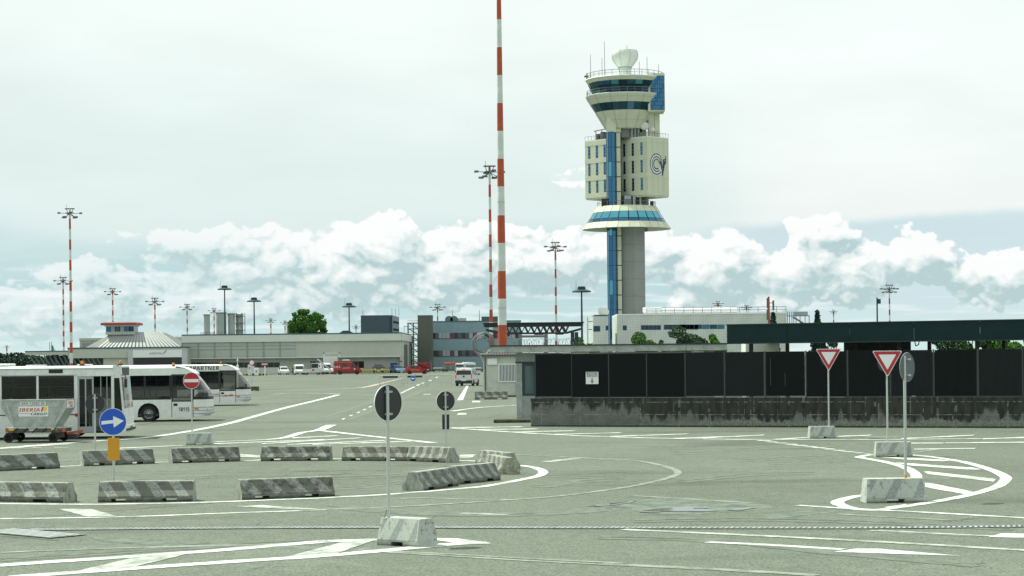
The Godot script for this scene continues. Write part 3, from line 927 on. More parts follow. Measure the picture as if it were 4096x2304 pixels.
func build_drain() -> void:
	# slotted drainage channel across the road: a trough cover of cast grates
	var a := g2(zc(2600, 921))
	var p := [g2(za(230, 833)), g2(za(2576, 816)), g2(zb(1800, 818)), g2(zc(1000, 932)), g2(zc(1800, 931)), a]
	var q := smooth_line(p, 4)
	var total := 0.0
	for i in q.size() - 1: total += q[i].distance_to(q[i + 1])
	var y := level()
	var seg := 0.5
	var w := 0.34
	var grate := mb()
	grate.box(-seg / 2, seg / 2, 0.001, 0.005, -w / 2, -w / 2 + 0.05)
	grate.box(-seg / 2, seg / 2, 0.001, 0.005, w / 2 - 0.05, w / 2)
	var nb := 5
	for k in nb + 1:
		var x := -seg / 2 + seg * k / nb
		var x0 := maxf(x - 0.027, -seg / 2)
		var x1 := minf(x + 0.027, seg / 2)
		grate.quad(Vector3(x0 - 0.03, 0.0045, w / 2 - 0.05), Vector3(x1 - 0.03, 0.0045, w / 2 - 0.05), Vector3(x1 + 0.03, 0.0045, -w / 2 + 0.05), Vector3(x0 + 0.03, 0.0045, -w / 2 + 0.05))
	var gm := grate.mesh()
	var ch := thing("drain_channel", "slotted steel drainage channel running right across the road", "drain")
	var bed := mb()
	for i in q.size() - 1:
		var t: Vector3 = (q[i + 1] - q[i]).normalized()
		var s := Vector3(-t.z, 0, t.x) * w * 0.48
		var u := Vector3(0, y, 0)
		bed.tri_n(q[i] - s + u, q[i] + s + u, q[i + 1] + s + u, Vector3.UP, Vector3.UP, Vector3.UP)
		bed.tri_n(q[i] - s + u, q[i + 1] + s + u, q[i + 1] - s + u, Vector3.UP, Vector3.UP, Vector3.UP)
	part(ch, "trough", bed, M.slot)
	var done := 0.0
	var i := 0
	var rest := 0.0
	var x := seg / 2
	while x < total and i < q.size() - 1:
		var l: float = q[i].distance_to(q[i + 1])
		if done + l < x:
			done += l
			i += 1
			continue
		var t: Vector3 = (q[i + 1] - q[i]).normalized()
		var o: Vector3 = q[i] + t * (x - done)
		part(ch, "grate", gm, M.grate, T(o + Vector3(0, y, 0), -atan2(t.z, t.x)))
		x += seg
	# ribbed steel ramp plate at the left end
	var c0 := g2(za(-40, 838))
	var c1 := g2(za(545, 889))
	var ax := (c1 - c0).normalized()
	var len_ := c0.distance_to(c1)
	var pl := thing("steel_plate", "ribbed steel cover plate lying at the end of the drainage channel", "steel plate", (c0 + c1) / 2.0, -atan2(ax.z, ax.x))
	part(pl, "plate", mb().cbox(-len_ / 2, len_ / 2, y + 0.001, y + 0.008, -0.4, 0.4, 0.003), M.dark_mottle)
	for k in 5:
		part(pl, "rib", mb().box(-len_ / 2 + 0.1, len_ / 2 - 0.1, y + 0.008, y + 0.013, -0.32 + k * 0.15, -0.26 + k * 0.15), M.steel)
# ---- stained concrete wall with a fence of ribbed sheet on it
func build_wall_and_fence() -> void:
	var A := gp(2123, 1706)
	var B := gp(4096, 1712)
	var dir := (B - A).normalized()
	var yaw := -atan2(dir.z, dir.x)
	var hw := at(2898, 1588, zg(2898, 1705)).y
	var total := A.distance_to(B) + 6.0
	# the stains: dark running growth from the top, form-board joints, a pale band of bare concrete at the foot
	var n1 := noise(501, 1.0, 4)
	var n2 := noise(502, 1.0, 3)
	var n3 := noise(503, 1.0, 5)
	var W := 2048
	var H := 128
	var joints := [0.0, 5.2, 8.4, 12.6, 15.7, 19.1, 22.9, 26.5, 30.0]
	var img := func(x: int, y: int) -> Color:
		var X_ := x * 28.5 / W
		var Y_ := (1.0 - (y + 0.5) / H) * hw
		var base := 0.145 + 0.045 * n3.get_noise_2d(X_ * 1.2, Y_ * 1.8) + 0.035 * n3.get_noise_2d(X_ * 7.0, Y_ * 9.0)
		var drip := n1.get_noise_2d(X_ * 2.4, Y_ * 0.22) * 0.5 + n2.get_noise_2d(X_ * 0.55, 3.0) * 0.55
		var left := sstep(0.2, 0.75, X_ / 13.0)
		var edge := lerpf(0.62, 0.31, left) * hw - drip * 0.85 + n3.get_noise_2d(X_ * 5, Y_ * 5) * 0.09
		var dark := sstep(edge - 0.10, edge + 0.16, Y_)
		var moss := Color(0.011, 0.013, 0.011).lerp(Color(0.034, 0.034, 0.026), clampf(0.5 + n1.get_noise_2d(X_ * 3.0 + 50, Y_ * 0.8) * 1.6, 0, 1))
		var c := Color(base * 0.93, base, base * 0.93)
		# bare pale foot
		var foot := 0.20 + 0.14 * n1.get_noise_2d(X_ * 1.3 + 9, 1.0) + 0.07 * n3.get_noise_2d(X_ * 6, 5.0)
		foot *= 0.45 + left
		var pale := (1.0 - sstep(foot - 0.05, foot + 0.04, Y_)) * lerpf(0.35, 1.0, left)
		c = c.lerp(moss, dark * 0.93)
		c = c.lerp(Color(0.19, 0.21, 0.175) * (1.0 + 0.6 * n3.get_noise_2d(X_ * 8, Y_ * 8)), pale)
		# black growth along the ground
		var gr := 0.055 + 0.05 * absf(n3.get_noise_2d(X_ * 9, 2.0))
		if Y_ < gr: c = c.lerp(Color(0.02, 0.023, 0.016), 0.85)
		# form joints with lime
		for jy in [0.43, 0.86]:
			var dj := absf(Y_ - jy * hw - 0.012 * n1.get_noise_2d(X_ * 4, jy * 9))
			if dj < 0.016:
				c = c.lerp(Color(0.27, 0.29, 0.26), clampf(0.30 + n3.get_noise_2d(X_ * 3.5, jy * 30) * 1.5, 0, 0.85))
		for j in joints:
			var dx := absf(X_ - j - 0.02 * n1.get_noise_2d(Y_ * 4, j))
			if dx < 0.05 and n2.get_noise_2d(Y_ * 2.2, j * 5.0) > 0.05: c = c.lerp(Color(0.27, 0.29, 0.26), 0.55)
		# lime runs
		var run := n2.get_noise_2d(X_ * 5.5, 40.0)
		if run > 0.42: c = c.lerp(Color(0.24, 0.26, 0.24), sstep(0.42, 0.55, run) * 0.6 * sstep(0.1, 0.4, n3.get_noise_2d(X_ * 3, Y_ * 2.5) + 0.25))
		return c
	M.wall = image_mat(W, H, img, 0.85)
	M.wall_cap = rough_mat(505, Color(0.03, 0.033, 0.03), Color(0.10, 0.105, 0.095), 1.5, 0.9, 1.5, 128)
	var wall := thing("concrete_wall", "low concrete wall with dark stains running down it, under the fence", "wall", A, yaw)
	for i in joints.size() - 1:
		var x0: float = joints[i] + 0.008
		var x1: float = joints[i + 1] - 0.008
		if x0 > total: break
		var b := mb()
		b.quad(Vector3(x0, 0, 0), Vector3(x1, 0, 0), Vector3(x1, hw - 0.02, 0), Vector3(x0, hw - 0.02, 0), Vector2(x0 / 28.5, 1), Vector2(x1 / 28.5, 1), Vector2(x1 / 28.5, 0), Vector2(x0 / 28.5, 0))
		b.quad(Vector3(x0, hw - 0.02, 0), Vector3(x1, hw - 0.02, 0), Vector3(x1, hw, -0.02), Vector3(x0, hw, -0.02), Vector2(x0 / 28.5, 0.02), Vector2(x1 / 28.5, 0.02), Vector2(x1 / 28.5, 0), Vector2(x0 / 28.5, 0))
		b.quad(Vector3(x0, 0, -0.3), Vector3(x0, 0, 0), Vector3(x0, hw - 0.02, 0), Vector3(x0, hw - 0.02, -0.3), Vector2(0.1, 1), Vector2(0.11, 1), Vector2(0.11, 0), Vector2(0.1, 0))
		b.quad(Vector3(x1, 0, 0), Vector3(x1, 0, -0.3), Vector3(x1, hw - 0.02, -0.3), Vector3(x1, hw - 0.02, 0), Vector2(0.2, 1), Vector2(0.21, 1), Vector2(0.21, 0), Vector2(0.2, 0))
		b.quad(Vector3(x1, 0, -0.3), Vector3(x0, 0, -0.3), Vector3(x0, hw, -0.3), Vector3(x1, hw, -0.3), Vector2(x1 / 28.5, 1), Vector2(x0 / 28.5, 1), Vector2(x0 / 28.5, 0), Vector2(x1 / 28.5, 0))
		b.quad(Vector3(x0, hw, -0.02), Vector3(x1, hw, -0.02), Vector3(x1, hw, -0.3), Vector3(x0, hw, -0.3), Vector2(x0 / 28.5, 0.02), Vector2(x1 / 28.5, 0.02), Vector2(x1 / 28.5, 0), Vector2(x0 / 28.5, 0))
		part(wall, "wall_section", b, M.wall)
	part(wall, "joint_filler", mb().box(0.05, total, 0, hw - 0.04, -0.28, -0.03), M.wall_cap)
	# fence
	var tops := [2142, 2287, 2435, 2587, 2741, 2898, 3060, 3225, 3391, 3562, 3736, 3913, 4093]
	var xs := []
	for px in tops:
		var r := ray(px, 1500)
		# cut of the sight line with the wall's plane
		var t := (A.x * dir.z - A.z * dir.x) / (r.x * dir.z - r.z * dir.x)
		xs.append((Vector3(r.x * t, 0, r.z * t) - A).dot(dir))
	var step: float = (xs[12] - xs[0]) / 12.0
	xs.append(xs[12] + step)
	xs.append(xs[12] + step * 2)
	var y0 := hw + 0.05
	var y1 := at(2898, 1409, zg(2898, 1705)).y
	var fence := thing("sheet_fence", "black fence of ribbed sheet panels standing on the stained wall", "fence", A + Vector3(0, 0, -0.1), yaw)
	var panel := mb()
	var pw := step - 0.07
	var k := 0
	var ribs := 38
	for i in ribs:
		var x0 := -pw / 2 + pw * i / ribs
		var d := pw / ribs
		# trapezoid ribs
		var pr := [[0.0, 0.0], [0.22, 0.022], [0.55, 0.022], [0.77, 0.0], [1.0, 0.0]]
		for j in 4:
			panel.quad(Vector3(x0 + d * pr[j][0], y0, pr[j][1]), Vector3(x0 + d * pr[j + 1][0], y0, pr[j + 1][1]), Vector3(x0 + d * pr[j + 1][0], y1, pr[j + 1][1]), Vector3(x0 + d * pr[j][0], y1, pr[j][1]))
	panel.box(-pw / 2, pw / 2, y0, y1, -0.03, -0.005)
	var pm := panel.mesh()
	var post := mb().box(-0.028, 0.028, hw, y1 + 0.03, -0.06, 0.0).mesh()
	var rail := mb().box(-pw / 2, pw / 2, hw + 0.012, hw + 0.042, -0.03, 0.01).mesh()
	for i in xs.size():
		var ps := part(fence, "post", post, M.fence_post, T(Vector3(xs[i], 0, 0)))
		if i < xs.size() - 1:
			var mid: float = (xs[i] + xs[i + 1]) / 2.0
			part(fence, "panel", pm, M.fence_b if i in [4, 5, 9, 11] else M.fence, T(Vector3(mid, rng.randf_range(-0.012, 0.012), 0), rng.randf_range(-0.004, 0.004)))
			part(fence, "bottom_rail", rail, M.fence_post, T(Vector3(mid, 0, 0)))
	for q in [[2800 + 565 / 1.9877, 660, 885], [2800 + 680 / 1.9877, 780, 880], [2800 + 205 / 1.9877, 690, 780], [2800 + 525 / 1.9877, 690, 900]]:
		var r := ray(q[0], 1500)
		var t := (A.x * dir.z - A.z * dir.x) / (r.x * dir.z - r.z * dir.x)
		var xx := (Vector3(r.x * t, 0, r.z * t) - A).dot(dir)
		part(fence, "light_slit", mb().box(xx - 0.012, xx + 0.012, at(q[0], 1100 + q[2] / 1.9877, t).y, at(q[0], 1100 + q[1] / 1.9877, t).y, 0.023, 0.03), M.fence_post)  # pale strips stand for bright gaps, their light put into the colour
	# waste-bin notice hung on the second panel
	var c := z6(1331, 379)
	var rr := ray(c.x, c.y)
	var zz := (A.x * dir.z - A.z * dir.x) / (rr.x * dir.z + dir.x)
	var pc := at(c.x, c.y, zz)
	var sg := thing("notice_board", "square white notice with grey lettering and a down arrow on the fence", "sign", pc + Vector3(0, 0, 0.0), yaw)
	var hs := 26.5 / 8000.0 * zz
	part(sg, "board", mb().box(-hs, hs, -hs * 0.92, hs * 0.92, -0.01, 0.0), M.sign_white)
	text(sg, "lettering", "BIDONE", hs * 1.75, hs * 0.36, M.print_dark, T(Vector3(0, hs * 0.70, 0.002)))
	text(sg, "lettering", "RIFIUTI", hs * 1.65, hs * 0.36, M.print_dark, T(Vector3(0.01, hs * 0.30, 0.002)))
	var ar := PackedVector2Array([Vector2(-0.09, 0.02), Vector2(0.09, 0.02), Vector2(0.09, -0.42), Vector2(0.30, -0.42), Vector2(0, -0.86), Vector2(-0.30, -0.42), Vector2(-0.09, -0.42)])
	for i in ar.size(): ar[i] *= hs
	part(sg, "arrow", mb().prism(ar, 0.001, 0.005), M.print_grey)

# ---- guard house behind the wall, cabin beside it
func build_guard_house() -> void:
	var base := gp(2067, 1674)
	var z := -base.z
	var s := z / F
	var org := Vector3(base.x, 0, -z)
	var h := thing("guard_house", "grey flat-roofed guard house with a deep concrete fascia behind the fence", "guard house", org)
	var X_ := func(px: float) -> float: return (px - 2067) * s
	var Y_ := func(px: float, py: float) -> float: return at(px, py, z).y
	var yt: float = Y_.call(2100, 1412)
	var right: float = X_.call(2905)
	var doorL: float = X_.call(2090)
	var doorR: float = X_.call(2142)
	var dt: float = Y_.call(2100, 1452)
	var db: float = Y_.call(2100, 1584)
	# front wall round the door opening
	part(h, "wall", mb().box(0, doorL, 0, yt, -5, 0).box(doorL, doorR, dt, yt, -0.2, 0).box(doorL, doorR, 0, db, -0.2, 0).box(doorR, right - 0.6, 0, yt, -5, 0), M.house_wall)
	var fr := part(h, "door_frame", mb().box(doorL, doorL + 0.14, db, dt, -0.12, -0.03).box(doorR - 0.04, doorR, db, dt, -0.12, -0.03).box(doorL + 0.14, doorR - 0.04, dt - 0.14, dt, -0.12, -0.03).box(doorL + 0.14, doorR - 0.04, db, db + 0.12, -0.12, -0.03), M.door_green)
	part(h, "door_pane", mb().box(doorL + 0.14, doorR - 0.04, db + 0.12, dt - 0.14, -0.09, -0.08), M.pane_dim)
	part(h, "door_lintel", mb().box(X_.call(2063), doorR, dt, dt + 0.07, 0.0, 0.06), M.door_green)
	# pale pier beside the door with bolt heads
	var pier := part(h, "pier", mb().box(0.0, doorL, 0.02, dt - 0.02, 0.0, 0.05), M.fascia)
	for i in 3:
		for j in 3:
			part(pier, "bolt", mb().cyl(Vector3(0.03 + i * 0.12, Y_.call(2070, 1525) + j * 0.09, 0.05), Vector3(0.03 + i * 0.12, Y_.call(2070, 1525) + j * 0.09, 0.07), 0.018, 0.018, 6), M.brown)
	# roof
	var fl: float = X_.call(1966)
	var ft: float = Y_.call(2000, 1386)
	var fb: float = Y_.call(2000, 1410)
	var rf := part(h, "roof", mb().box(fl, right, fb, ft, -5.6, 0.75), M.fascia)
	part(rf, "roof_edging", mb().box(fl - 0.04, right + 0.02, ft, ft + 0.06, -5.64, 0.80), M.roof_edge)
	part(rf, "joint", mb().box(X_.call(2741), X_.call(2741) + 0.03, fb, ft - 0.01, 0.75, 0.756), M.brown)
	for px in [[2250, 2358], [2765, 2815]]:
		part(h, "strip_lamp", mb().cbox(X_.call(px[0]), X_.call(px[1]), fb - 0.10, fb - 0.03, 0.30, 0.42, 0.02), M.cream_light)
	# mossy step
	var k0 := gp(1974, 1692)
	single("kerb_step", "dark mossy concrete step in front of the guard house", "step", mb().cbox(0, 2.2, 0, 0.17, -0.9, 0, 0.04), M.kerb, k0)
	# cabin
	var cb := gp(1938, 1588)
	var zc_ := -cb.z
	var sc := zc_ / F
	var c := thing("site_cabin", "pale prefabricated cabin with a barred window and a corrugated roof edge", "cabin", Vector3(cb.x, 0, -zc_))
	var CY := func(py: float) -> float: return at(2000, py, zc_).y
	var wtop: float = CY.call(1424)
	var cw := 9.0
	part(c, "wall", mb().box(0, cw, 0.12, wtop, -5, 0), M.cabin)
	part(c, "plinth", mb().box(-0.03, cw, 0.0, 0.12, -5, 0.03), M.brown)
	part(c, "corner_post", mb().box(-0.05, 0.07, 0.12, wtop, 0.0, 0.05), M.fascia)
	part(c, "panel_joint", mb().box(124 * sc, 124 * sc + 0.03, 0.12, wtop, 0.0, 0.01), M.hall_mull)
	var rt := part(c, "roof", mb().box(-0.25, cw, wtop, wtop + 0.16, -5.2, 0.35), M.brown)
	var shm := mb().cyl(Vector3(0, wtop + 0.16, 0.40), Vector3(0, wtop + 0.16, -5.0), 0.09, 0.09, 8).mesh()
	for i in 22: part(rt, "corrugation", shm, M.roof_rib, T(Vector3(-0.2 + i * 0.22, 0, 0)))
	var wx0 := (z4(497, 0).x - 1938) * sc
	var wx1 := (z4(672, 0).x - 1938) * sc
	var wy0: float = CY.call(z4(0, 1068).y)
	var wy1: float = CY.call(z4(0, 903).y)
	var wn := part(c, "window", mb().box(wx0, wx1, wy0, wy1, -0.02, 0.012), M.mid_window)
	part(wn, "frame", mb().box(wx0 - 0.08, wx0, wy0 - 0.08, wy1 + 0.08, 0.0, 0.09).box(wx0, wx1, wy1, wy1 + 0.08, 0.0, 0.09).box(wx0, wx1, wy0 - 0.08, wy0, 0.0, 0.09), M.sign_white)
	var bars := 12
	for i in bars:
		var x := lerpf(wx0, wx1, (i + 0.5) / bars)
		part(wn, "bar", mb().box(x - 0.025, x + 0.025, wy0, wy1, 0.05, 0.08), M.sign_white)
	var sx0 := (z4(380, 0).x - 1938) * sc
	var sx1 := (z4(478, 0).x - 1938) * sc
	single("wall_cabinet", "blank white metal box fixed high on the cabin wall", "box", mb().cbox(0, sx1 - sx0, 0, CY.call(z4(0, 840).y) - CY.call(z4(0, 904).y), 0, 0.15, 0.02), M.sign_white, Vector3(cb.x + sx0, CY.call(z4(0, 904).y), -zc_ + 0.002))
	part(c, "downpipe", mb().path([Vector3(-0.25, wtop, 0.2), Vector3(-0.05, wtop - 0.5, 0.12), Vector3(-0.02, 0.2, 0.12)], 0.05), M.steel)
	part(c, "cable", mb().path([Vector3(0.10, wtop - 0.1, 0.05), Vector3(0.12, 1.4, 0.05), Vector3(0.10, 0.3, 0.06)], 0.025), M.black)
	# razor wire coil on the roof corner, and loops behind the guard house
	var wc := at(z4(335, 700).x, z4(335, 700).y, 175)
	var coil := mb()
	for j in 9:
		var rr := rng.randf_range(0.65, 1.05)
		var o := Vector3(rng.randf_range(-0.12, 0.12), rng.randf_range(-0.1, 0.1), rng.randf_range(-0.5, 0.5))
		var pts := []
		for i in 19:
			var a := TAU * i / 18.0
			pts.append(o + Vector3(cos(a) * rr * 0.95, sin(a) * rr, sin(a * 2 + j) * 0.15))
		coil.path(pts, 0.034, 4)
	var wpost := mb().cyl(Vector3(0.7, -6.2, 0), Vector3(0.7, 0.6, 0), 0.05, 0.05, 6)
	var wire := thing("razor_wire", "round coil of razor wire above the cabin roof corner", "razor wire", wc)
	part(wire, "coil", coil, M.wire)
	part(wire, "post", mb().cyl(Vector3(0.7, -wc.y, 0), Vector3(0.7, 0.5, 0), 0.05, 0.05, 6), M.wire)
	part(wire, "bracket", mb().beam(Vector3(0.7, 0.3, 0), Vector3(0.0, 0.3, 0), 0.05, 0.05), M.wire)
	var zl := 186.0
	var wl := at(z4(650, 690).x, z4(650, 690).y, zl)
	var loops := mb()
	var n_ := 15
	var span := (z4(1240, 0).x - z4(650, 0).x) * zl / F
	for j in n_:
		var pts := []
		var x0 := span * j / n_
		var rr := rng.randf_range(0.36, 0.5)
		for i in 15:
			var a := TAU * i / 14.0
			pts.append(Vector3(x0 + cos(a) * rr * 1.3 + a * 0.08, sin(a) * rr, cos(a) * 0.3))
		loops.path(pts, 0.016, 4)
	var wf := thing("razor_wire", "flat run of razor wire loops on a fence behind the guard house", "razor wire", wl)
	part(wf, "coil", loops, M.wire)
	for yy in [-wl.y + 0.2, -wl.y * 0.5, -0.45]: part(wf, "strand", mb().box(-0.2, span + 0.2, yy, yy + 0.04, -0.02, 0.02), M.wire)
	for j in 5: part(wf, "post", mb().cyl(Vector3(span * j / 4.0, -wl.y, 0), Vector3(span * j / 4.0, 0.1, 0), 0.04, 0.04, 6), M.wire)

# ---- truss canopy of the gate, and the long green canopy
func build_canopies() -> void:
	var z := 200.0
	var L := a2(z4(340, 490), z)
	var R := a2(z4(1340, 480), z)
	var w := R.x - L.x
	var yb := a2(z4(800, 590), z).y
	var yt := L.y
	var g := thing("gate_canopy", "dark steel truss canopy over the vehicle gate behind the guard house", "canopy", Vector3(L.x, 0, -z))
	for d in [0.0, -5.0]:
		part(g, "top_chord", mb().box(0, w, yt - 0.30, yt, d - 0.15, d), M.dark_steel)
		part(g, "bottom_chord", mb().box(1.6, w - 1.4, yb, yb + 0.13, d - 0.15, d), M.dark_steel)
		var n_ := 11
		for i in n_:
			var x0 := 1.6 + (w - 3.0) * i / n_
			var x1 := 1.6 + (w - 3.0) * (i + 1) / n_
			part(g, "web", mb().beam(Vector3(x0, yt - 0.25, d - 0.07), Vector3((x0 + x1) / 2, yb + 0.1, d - 0.07), 0.12, 0.14), M.dark_steel)
			part(g, "web", mb().beam(Vector3((x0 + x1) / 2, yb + 0.1, d - 0.08), Vector3(x1, yt - 0.25, d - 0.08), 0.10, 0.09), M.dark_steel)
		part(g, "web", mb().beam(Vector3(0.2, yt - 0.6, d - 0.07), Vector3(1.8, yb + 0.1, d - 0.07), 0.12, 0.2), M.dark_steel)
		part(g, "web", mb().beam(Vector3(w - 0.15, yt - 0.6, d - 0.07), Vector3(w - 1.5, yb + 0.1, d - 0.07), 0.12, 0.2), M.dark_steel)
	part(g, "roof_sheet", mb().box(-0.1, w + 0.1, yt, yt + 0.08, -5.4, 0.2), M.roof_edge)
	for px in [705, 965, 1232, 1272]:
		var x := (z4(px, 0).x - z4(340, 0).x) * z / F
		part(g, "column", mb().box(x - 0.18, x + 0.18, 0, yb + 0.1, -0.3, 0.0), M.tower_grey if px < 1000 else M.dark_steel)
	part(g, "portal_beam", mb().box((z4(700, 0).x - z4(340, 0).x) * z / F, (z4(960, 0).x - z4(340, 0).x) * z / F, a2(z4(0, 638), z).y, a2(z4(0, 615), z).y, -0.25, -0.05), M.tower_grey)
	for q in [[845, 945, 585, 612], [1062, 1145, 588, 612], [575, 600, 590, 625]]:
		part(g, "gantry_lamp", mb().cbox((z4(q[0], 0).x - z4(340, 0).x) * z / F, (z4(q[1], 0).x - z4(340, 0).x) * z / F, a2(z4(0, q[3]), z).y, a2(z4(0, q[2]), z).y, -0.6, -0.1, 0.05), M.black)
	# green canopy
	var zc_ := 121.0
	var l := at(2907, 1301, zc_)
	var r := at(4096, 1280, zc_ - 8.0)
	var ax := (Vector3(r.x, 0, r.z) - Vector3(l.x, 0, l.z)).normalized()
	var len_ := Vector2(r.x - l.x, r.z - l.z).length() + 9.0
	var yl := at(2907, 1374, zc_).y
	var yh := l.y
	var c := thing("green_canopy", "long dark green canopy with a flat fascia behind the black fence", "canopy", Vector3(l.x, 0, l.z), -atan2(ax.z, ax.x))
	var nseg := 7
	for i in nseg:
		part(c, "fascia_sheet", mb().box(len_ * i / nseg + 0.01, len_ * (i + 1) / nseg - 0.01, yl + 0.02, yh, -0.06, 0.0), M.canopy)
	part(c, "fascia_trim", mb().box(-0.03, len_, yh, yh + 0.06, -0.2, 0.04).box(-0.03, len_, yl - 0.04, yl + 0.02, -0.1, 0.03), M.roof_edge)
	part(c, "roof", mb().box(0, len_, yh - 0.25, yh - 0.05, -9.0, -0.07), M.canopy_under)
	part(c, "side_fascia", mb().box(-0.02, 0.0, yl, yh, -9.0, -0.07), M.canopy)
	for i in 6:
		part(c, "post", mb().box(0.9 + i * 4.6, 1.1 + i * 4.6, 0, yh - 0.25, -1.6, -1.4).box(0.9 + i * 4.6, 1.1 + i * 4.6, 0, yh - 0.25, -8.4, -8.2), M.canopy_under)
	part(c, "back_wall", mb().box(4.6, 8.9, 0, yl + 0.5, -8.8, -8.7), M.canopy_under)
	part(c, "back_screen", mb().box(9.0, len_, 0, 3.2, -9.5, -9.4), M.canopy_under)
	for i in 14:
		var x := 6.0 + i * 1.05
		var hg := rng.randf_range(0.12, 0.35)
		part(c, "hanging_cable", mb().path([Vector3(x, yl + 0.1, -1.0), Vector3(x + 0.08, yl - hg, -1.0), Vector3(x + 0.25, yl - hg * 0.7, -1.0), Vector3(x + 0.3, yl + 0.1, -1.0)], 0.03, 4), M.black)
	# pale container office seen under its near end
	var po := at(z5(385, 600).x, z5(385, 600).y, 126)
	single("site_office", "pale container office showing under the end of the green canopy", "container", mb().cbox(0, 2.15, 0, 3.95, -2.4, 0, 0.03), M.cream_light, Vector3(po.x, 0, -127.5))
# ---- buildings: rectangles of the photograph at a given distance become boxes
func rx(px: float, z: float) -> float: return at(px, HY, z).x
func ry(px: float, py: float, z: float) -> float: return at(px, py, z).y
# box from crop rectangle, local to a thing that stands at (0,0,-z)
func rb(b: MB, f: Callable, x0: float, y0: float, x1: float, y1: float, z: float, d0: float, d1: float) -> MB:
	var p: Vector2 = f.call(x0, y0)
	var q: Vector2 = f.call(x1, y1)
	var m := (p + q) / 2.0
	return b.box(rx(p.x, z), rx(q.x, z), maxf(ry(m.x, q.y, z), 0.0), ry(m.x, p.y, z), d0, d1)

func build_buildings() -> void:
	# -- long hall
	var z := 430.0
	var h := thing("cargo_hall", "long beige airport hall with a pale parapet and a translucent strip", "building", Vector3(0, 0, -z))
	var x0 := rx(729, z)
	var x1 := rx(1600, z)
	var yp := ry(1200, 1338, z)
	var yf := ry(1200, 1366, z)
	var ys := ry(1200, 1427, z)
	part(h, "wall", mb().box(x0, x1, 0, ys, -40, -1.2), M.hall_low)
	part(h, "parapet", mb().box(x0, x1 + 0.4, yf, yp, -40, 0.5), M.hall_light)
	part(h, "parapet_trim", mb().box(x0, x1 + 0.4, yp, yp + 0.25, -40, 0.55), M.trim_blue)
	part(h, "upper_wall", mb().box(x0, x1, ys, yf, -40, 0.0), M.hall)
	part(h, "soffit_band", mb().box(x0, x1, ys - 0.25, ys, -1.2, 0.05), M.hall_light)
	var gx1 := rx(1186, z)
	var npan := 7
	for i in npan:
		var a := lerpf(x0, gx1, float(i) / npan)
		var b := lerpf(x0, gx1, float(i + 1) / npan)
		var pn := part(h, "glazing_panel", mb().box(a + 0.12, b - 0.12, ys + 0.15, yf - 0.1, 0.0, 0.08), M.hall_glaze)
		part(pn, "glazing_bar", mb().box(a + 0.12, b - 0.12, (ys + yf) / 2, (ys + yf) / 2 + 0.14, 0.08, 0.14).box(a + 0.12, b - 0.12, yf - 0.9, yf - 0.8, 0.08, 0.14), M.hall_mull)
		part(h, "column", mb().box(a - 0.12, a + 0.12, ys, yf, 0.0, 0.2), M.hall_mull)
	for q in [[-420, 545, 880, 932], [850, 1395, 868, 935]]:
		var n_ := int((q[1] - q[0]) / 60.0)
		for i in n_:
			var b := mb()
			rb(b, z3, lerpf(q[0], q[1], float(i) / n_) + 2, q[2], lerpf(q[0], q[1], float(i + 1) / n_) - 2, q[3], z, -1.2, -1.15)
			part(h, "window", b, M.dark_window if (i * 7) % 5 != 2 else M.mid_window)
	for q in [[-420, 545, 935, 1000]]:
		part(h, "dado", rb(mb(), z3, q[0], q[2], q[1], q[3], z, -1.2, -1.13), M.hall_light)
	var dr := part(h, "service_door", rb(mb(), z3, 1660, 885, 1728, 965, z, -1.2, -1.1), M.door_blue)
	part(h, "wall_sign", rb(mb(), z3, 1760, 862, 1780, 878, z, -1.2, -1.1), M.sign_red)
	# its end face, seen at an angle
	var e := Vector3(x1, 0, 0)
	var xe := rx(1651, z + 60)
	var en := mb()
	var ye := yp * 1.0
	en.quad(Vector3(x1, 0, -0.01), Vector3(xe, 0, -60), Vector3(xe, ye, -60), Vector3(x1, ye, -0.01))
	part(h, "end_wall", en, M.hall)
	var ep := mb()
	ep.quad(Vector3(x1 + 0.45, yf, 0.4), Vector3(xe + 0.45, yf, -60), Vector3(xe + 0.45, ye, -60), Vector3(x1 + 0.45, ye, 0.4))
	part(h, "end_parapet", ep, M.hall_light)
	var ed := mb()
	var f0 := Vector3(x1, 0, 0).lerp(Vector3(xe, 0, -60), 0.28) + Vector3(0.12, 0, 0.05)
	var f1 := Vector3(x1, 0, 0).lerp(Vector3(xe, 0, -60), 0.93) + Vector3(0.12, 0, 0.05)
	ed.quad(f0, f1, f1 + Vector3(0, 6.6, 0), f0 + Vector3(0, 6.2, 0))
	part(h, "end_door", ed, M.teal_dark)
	for i in 5:
		var fa := f0.lerp(f1, (i + 0.5) / 5.0) + Vector3(0.05, 0, 0.05)
		part(h, "door_slat", mb().box(fa.x - 0.12, fa.x + 0.12, 0, 6.2, fa.z - 0.1, fa.z + 0.1), M.hall_mull)
	for px in [1165, 1185]:
		part(h, "roof_dome", mb().cyl(Vector3(rx(z3(px, 0).x, z), yp, -12), Vector3(rx(z3(px, 0).x, z), yp + 0.9, -12), 2.0, 0.5, 12), M.teal_dark)
	# -- low terminal wing with a pyramid roof
	z = 420.0
	var t := thing("terminal_wing", "grey low terminal wing with a dark doorway under a white sign panel", "building", Vector3(0, 0, -z))
	var wl := rx(272, z)
	var wr := rx(729, z)
	var yT := ry(500, 1394, z)
	var yB := ry(500, 1431, z)
	part(t, "wall", rb(mb(), z2, 1035, 830, 1838, 1010, z, -30, -0.5), M.hall)
	part(t, "fascia", mb().box(wl, wr, yB, yT, -30, 0.0), M.hall)
	part(t, "fascia_trim", mb().box(wl - 0.1, wr, yT, yT + 0.3, -30, 0.1), M.trim_blue)
	part(t, "doorway", rb(mb(), z2, 1345, 828, 1826, 1010, z, -0.5, -0.3), M.dark_window)  # dark panel in place of an opening, its inner shade painted
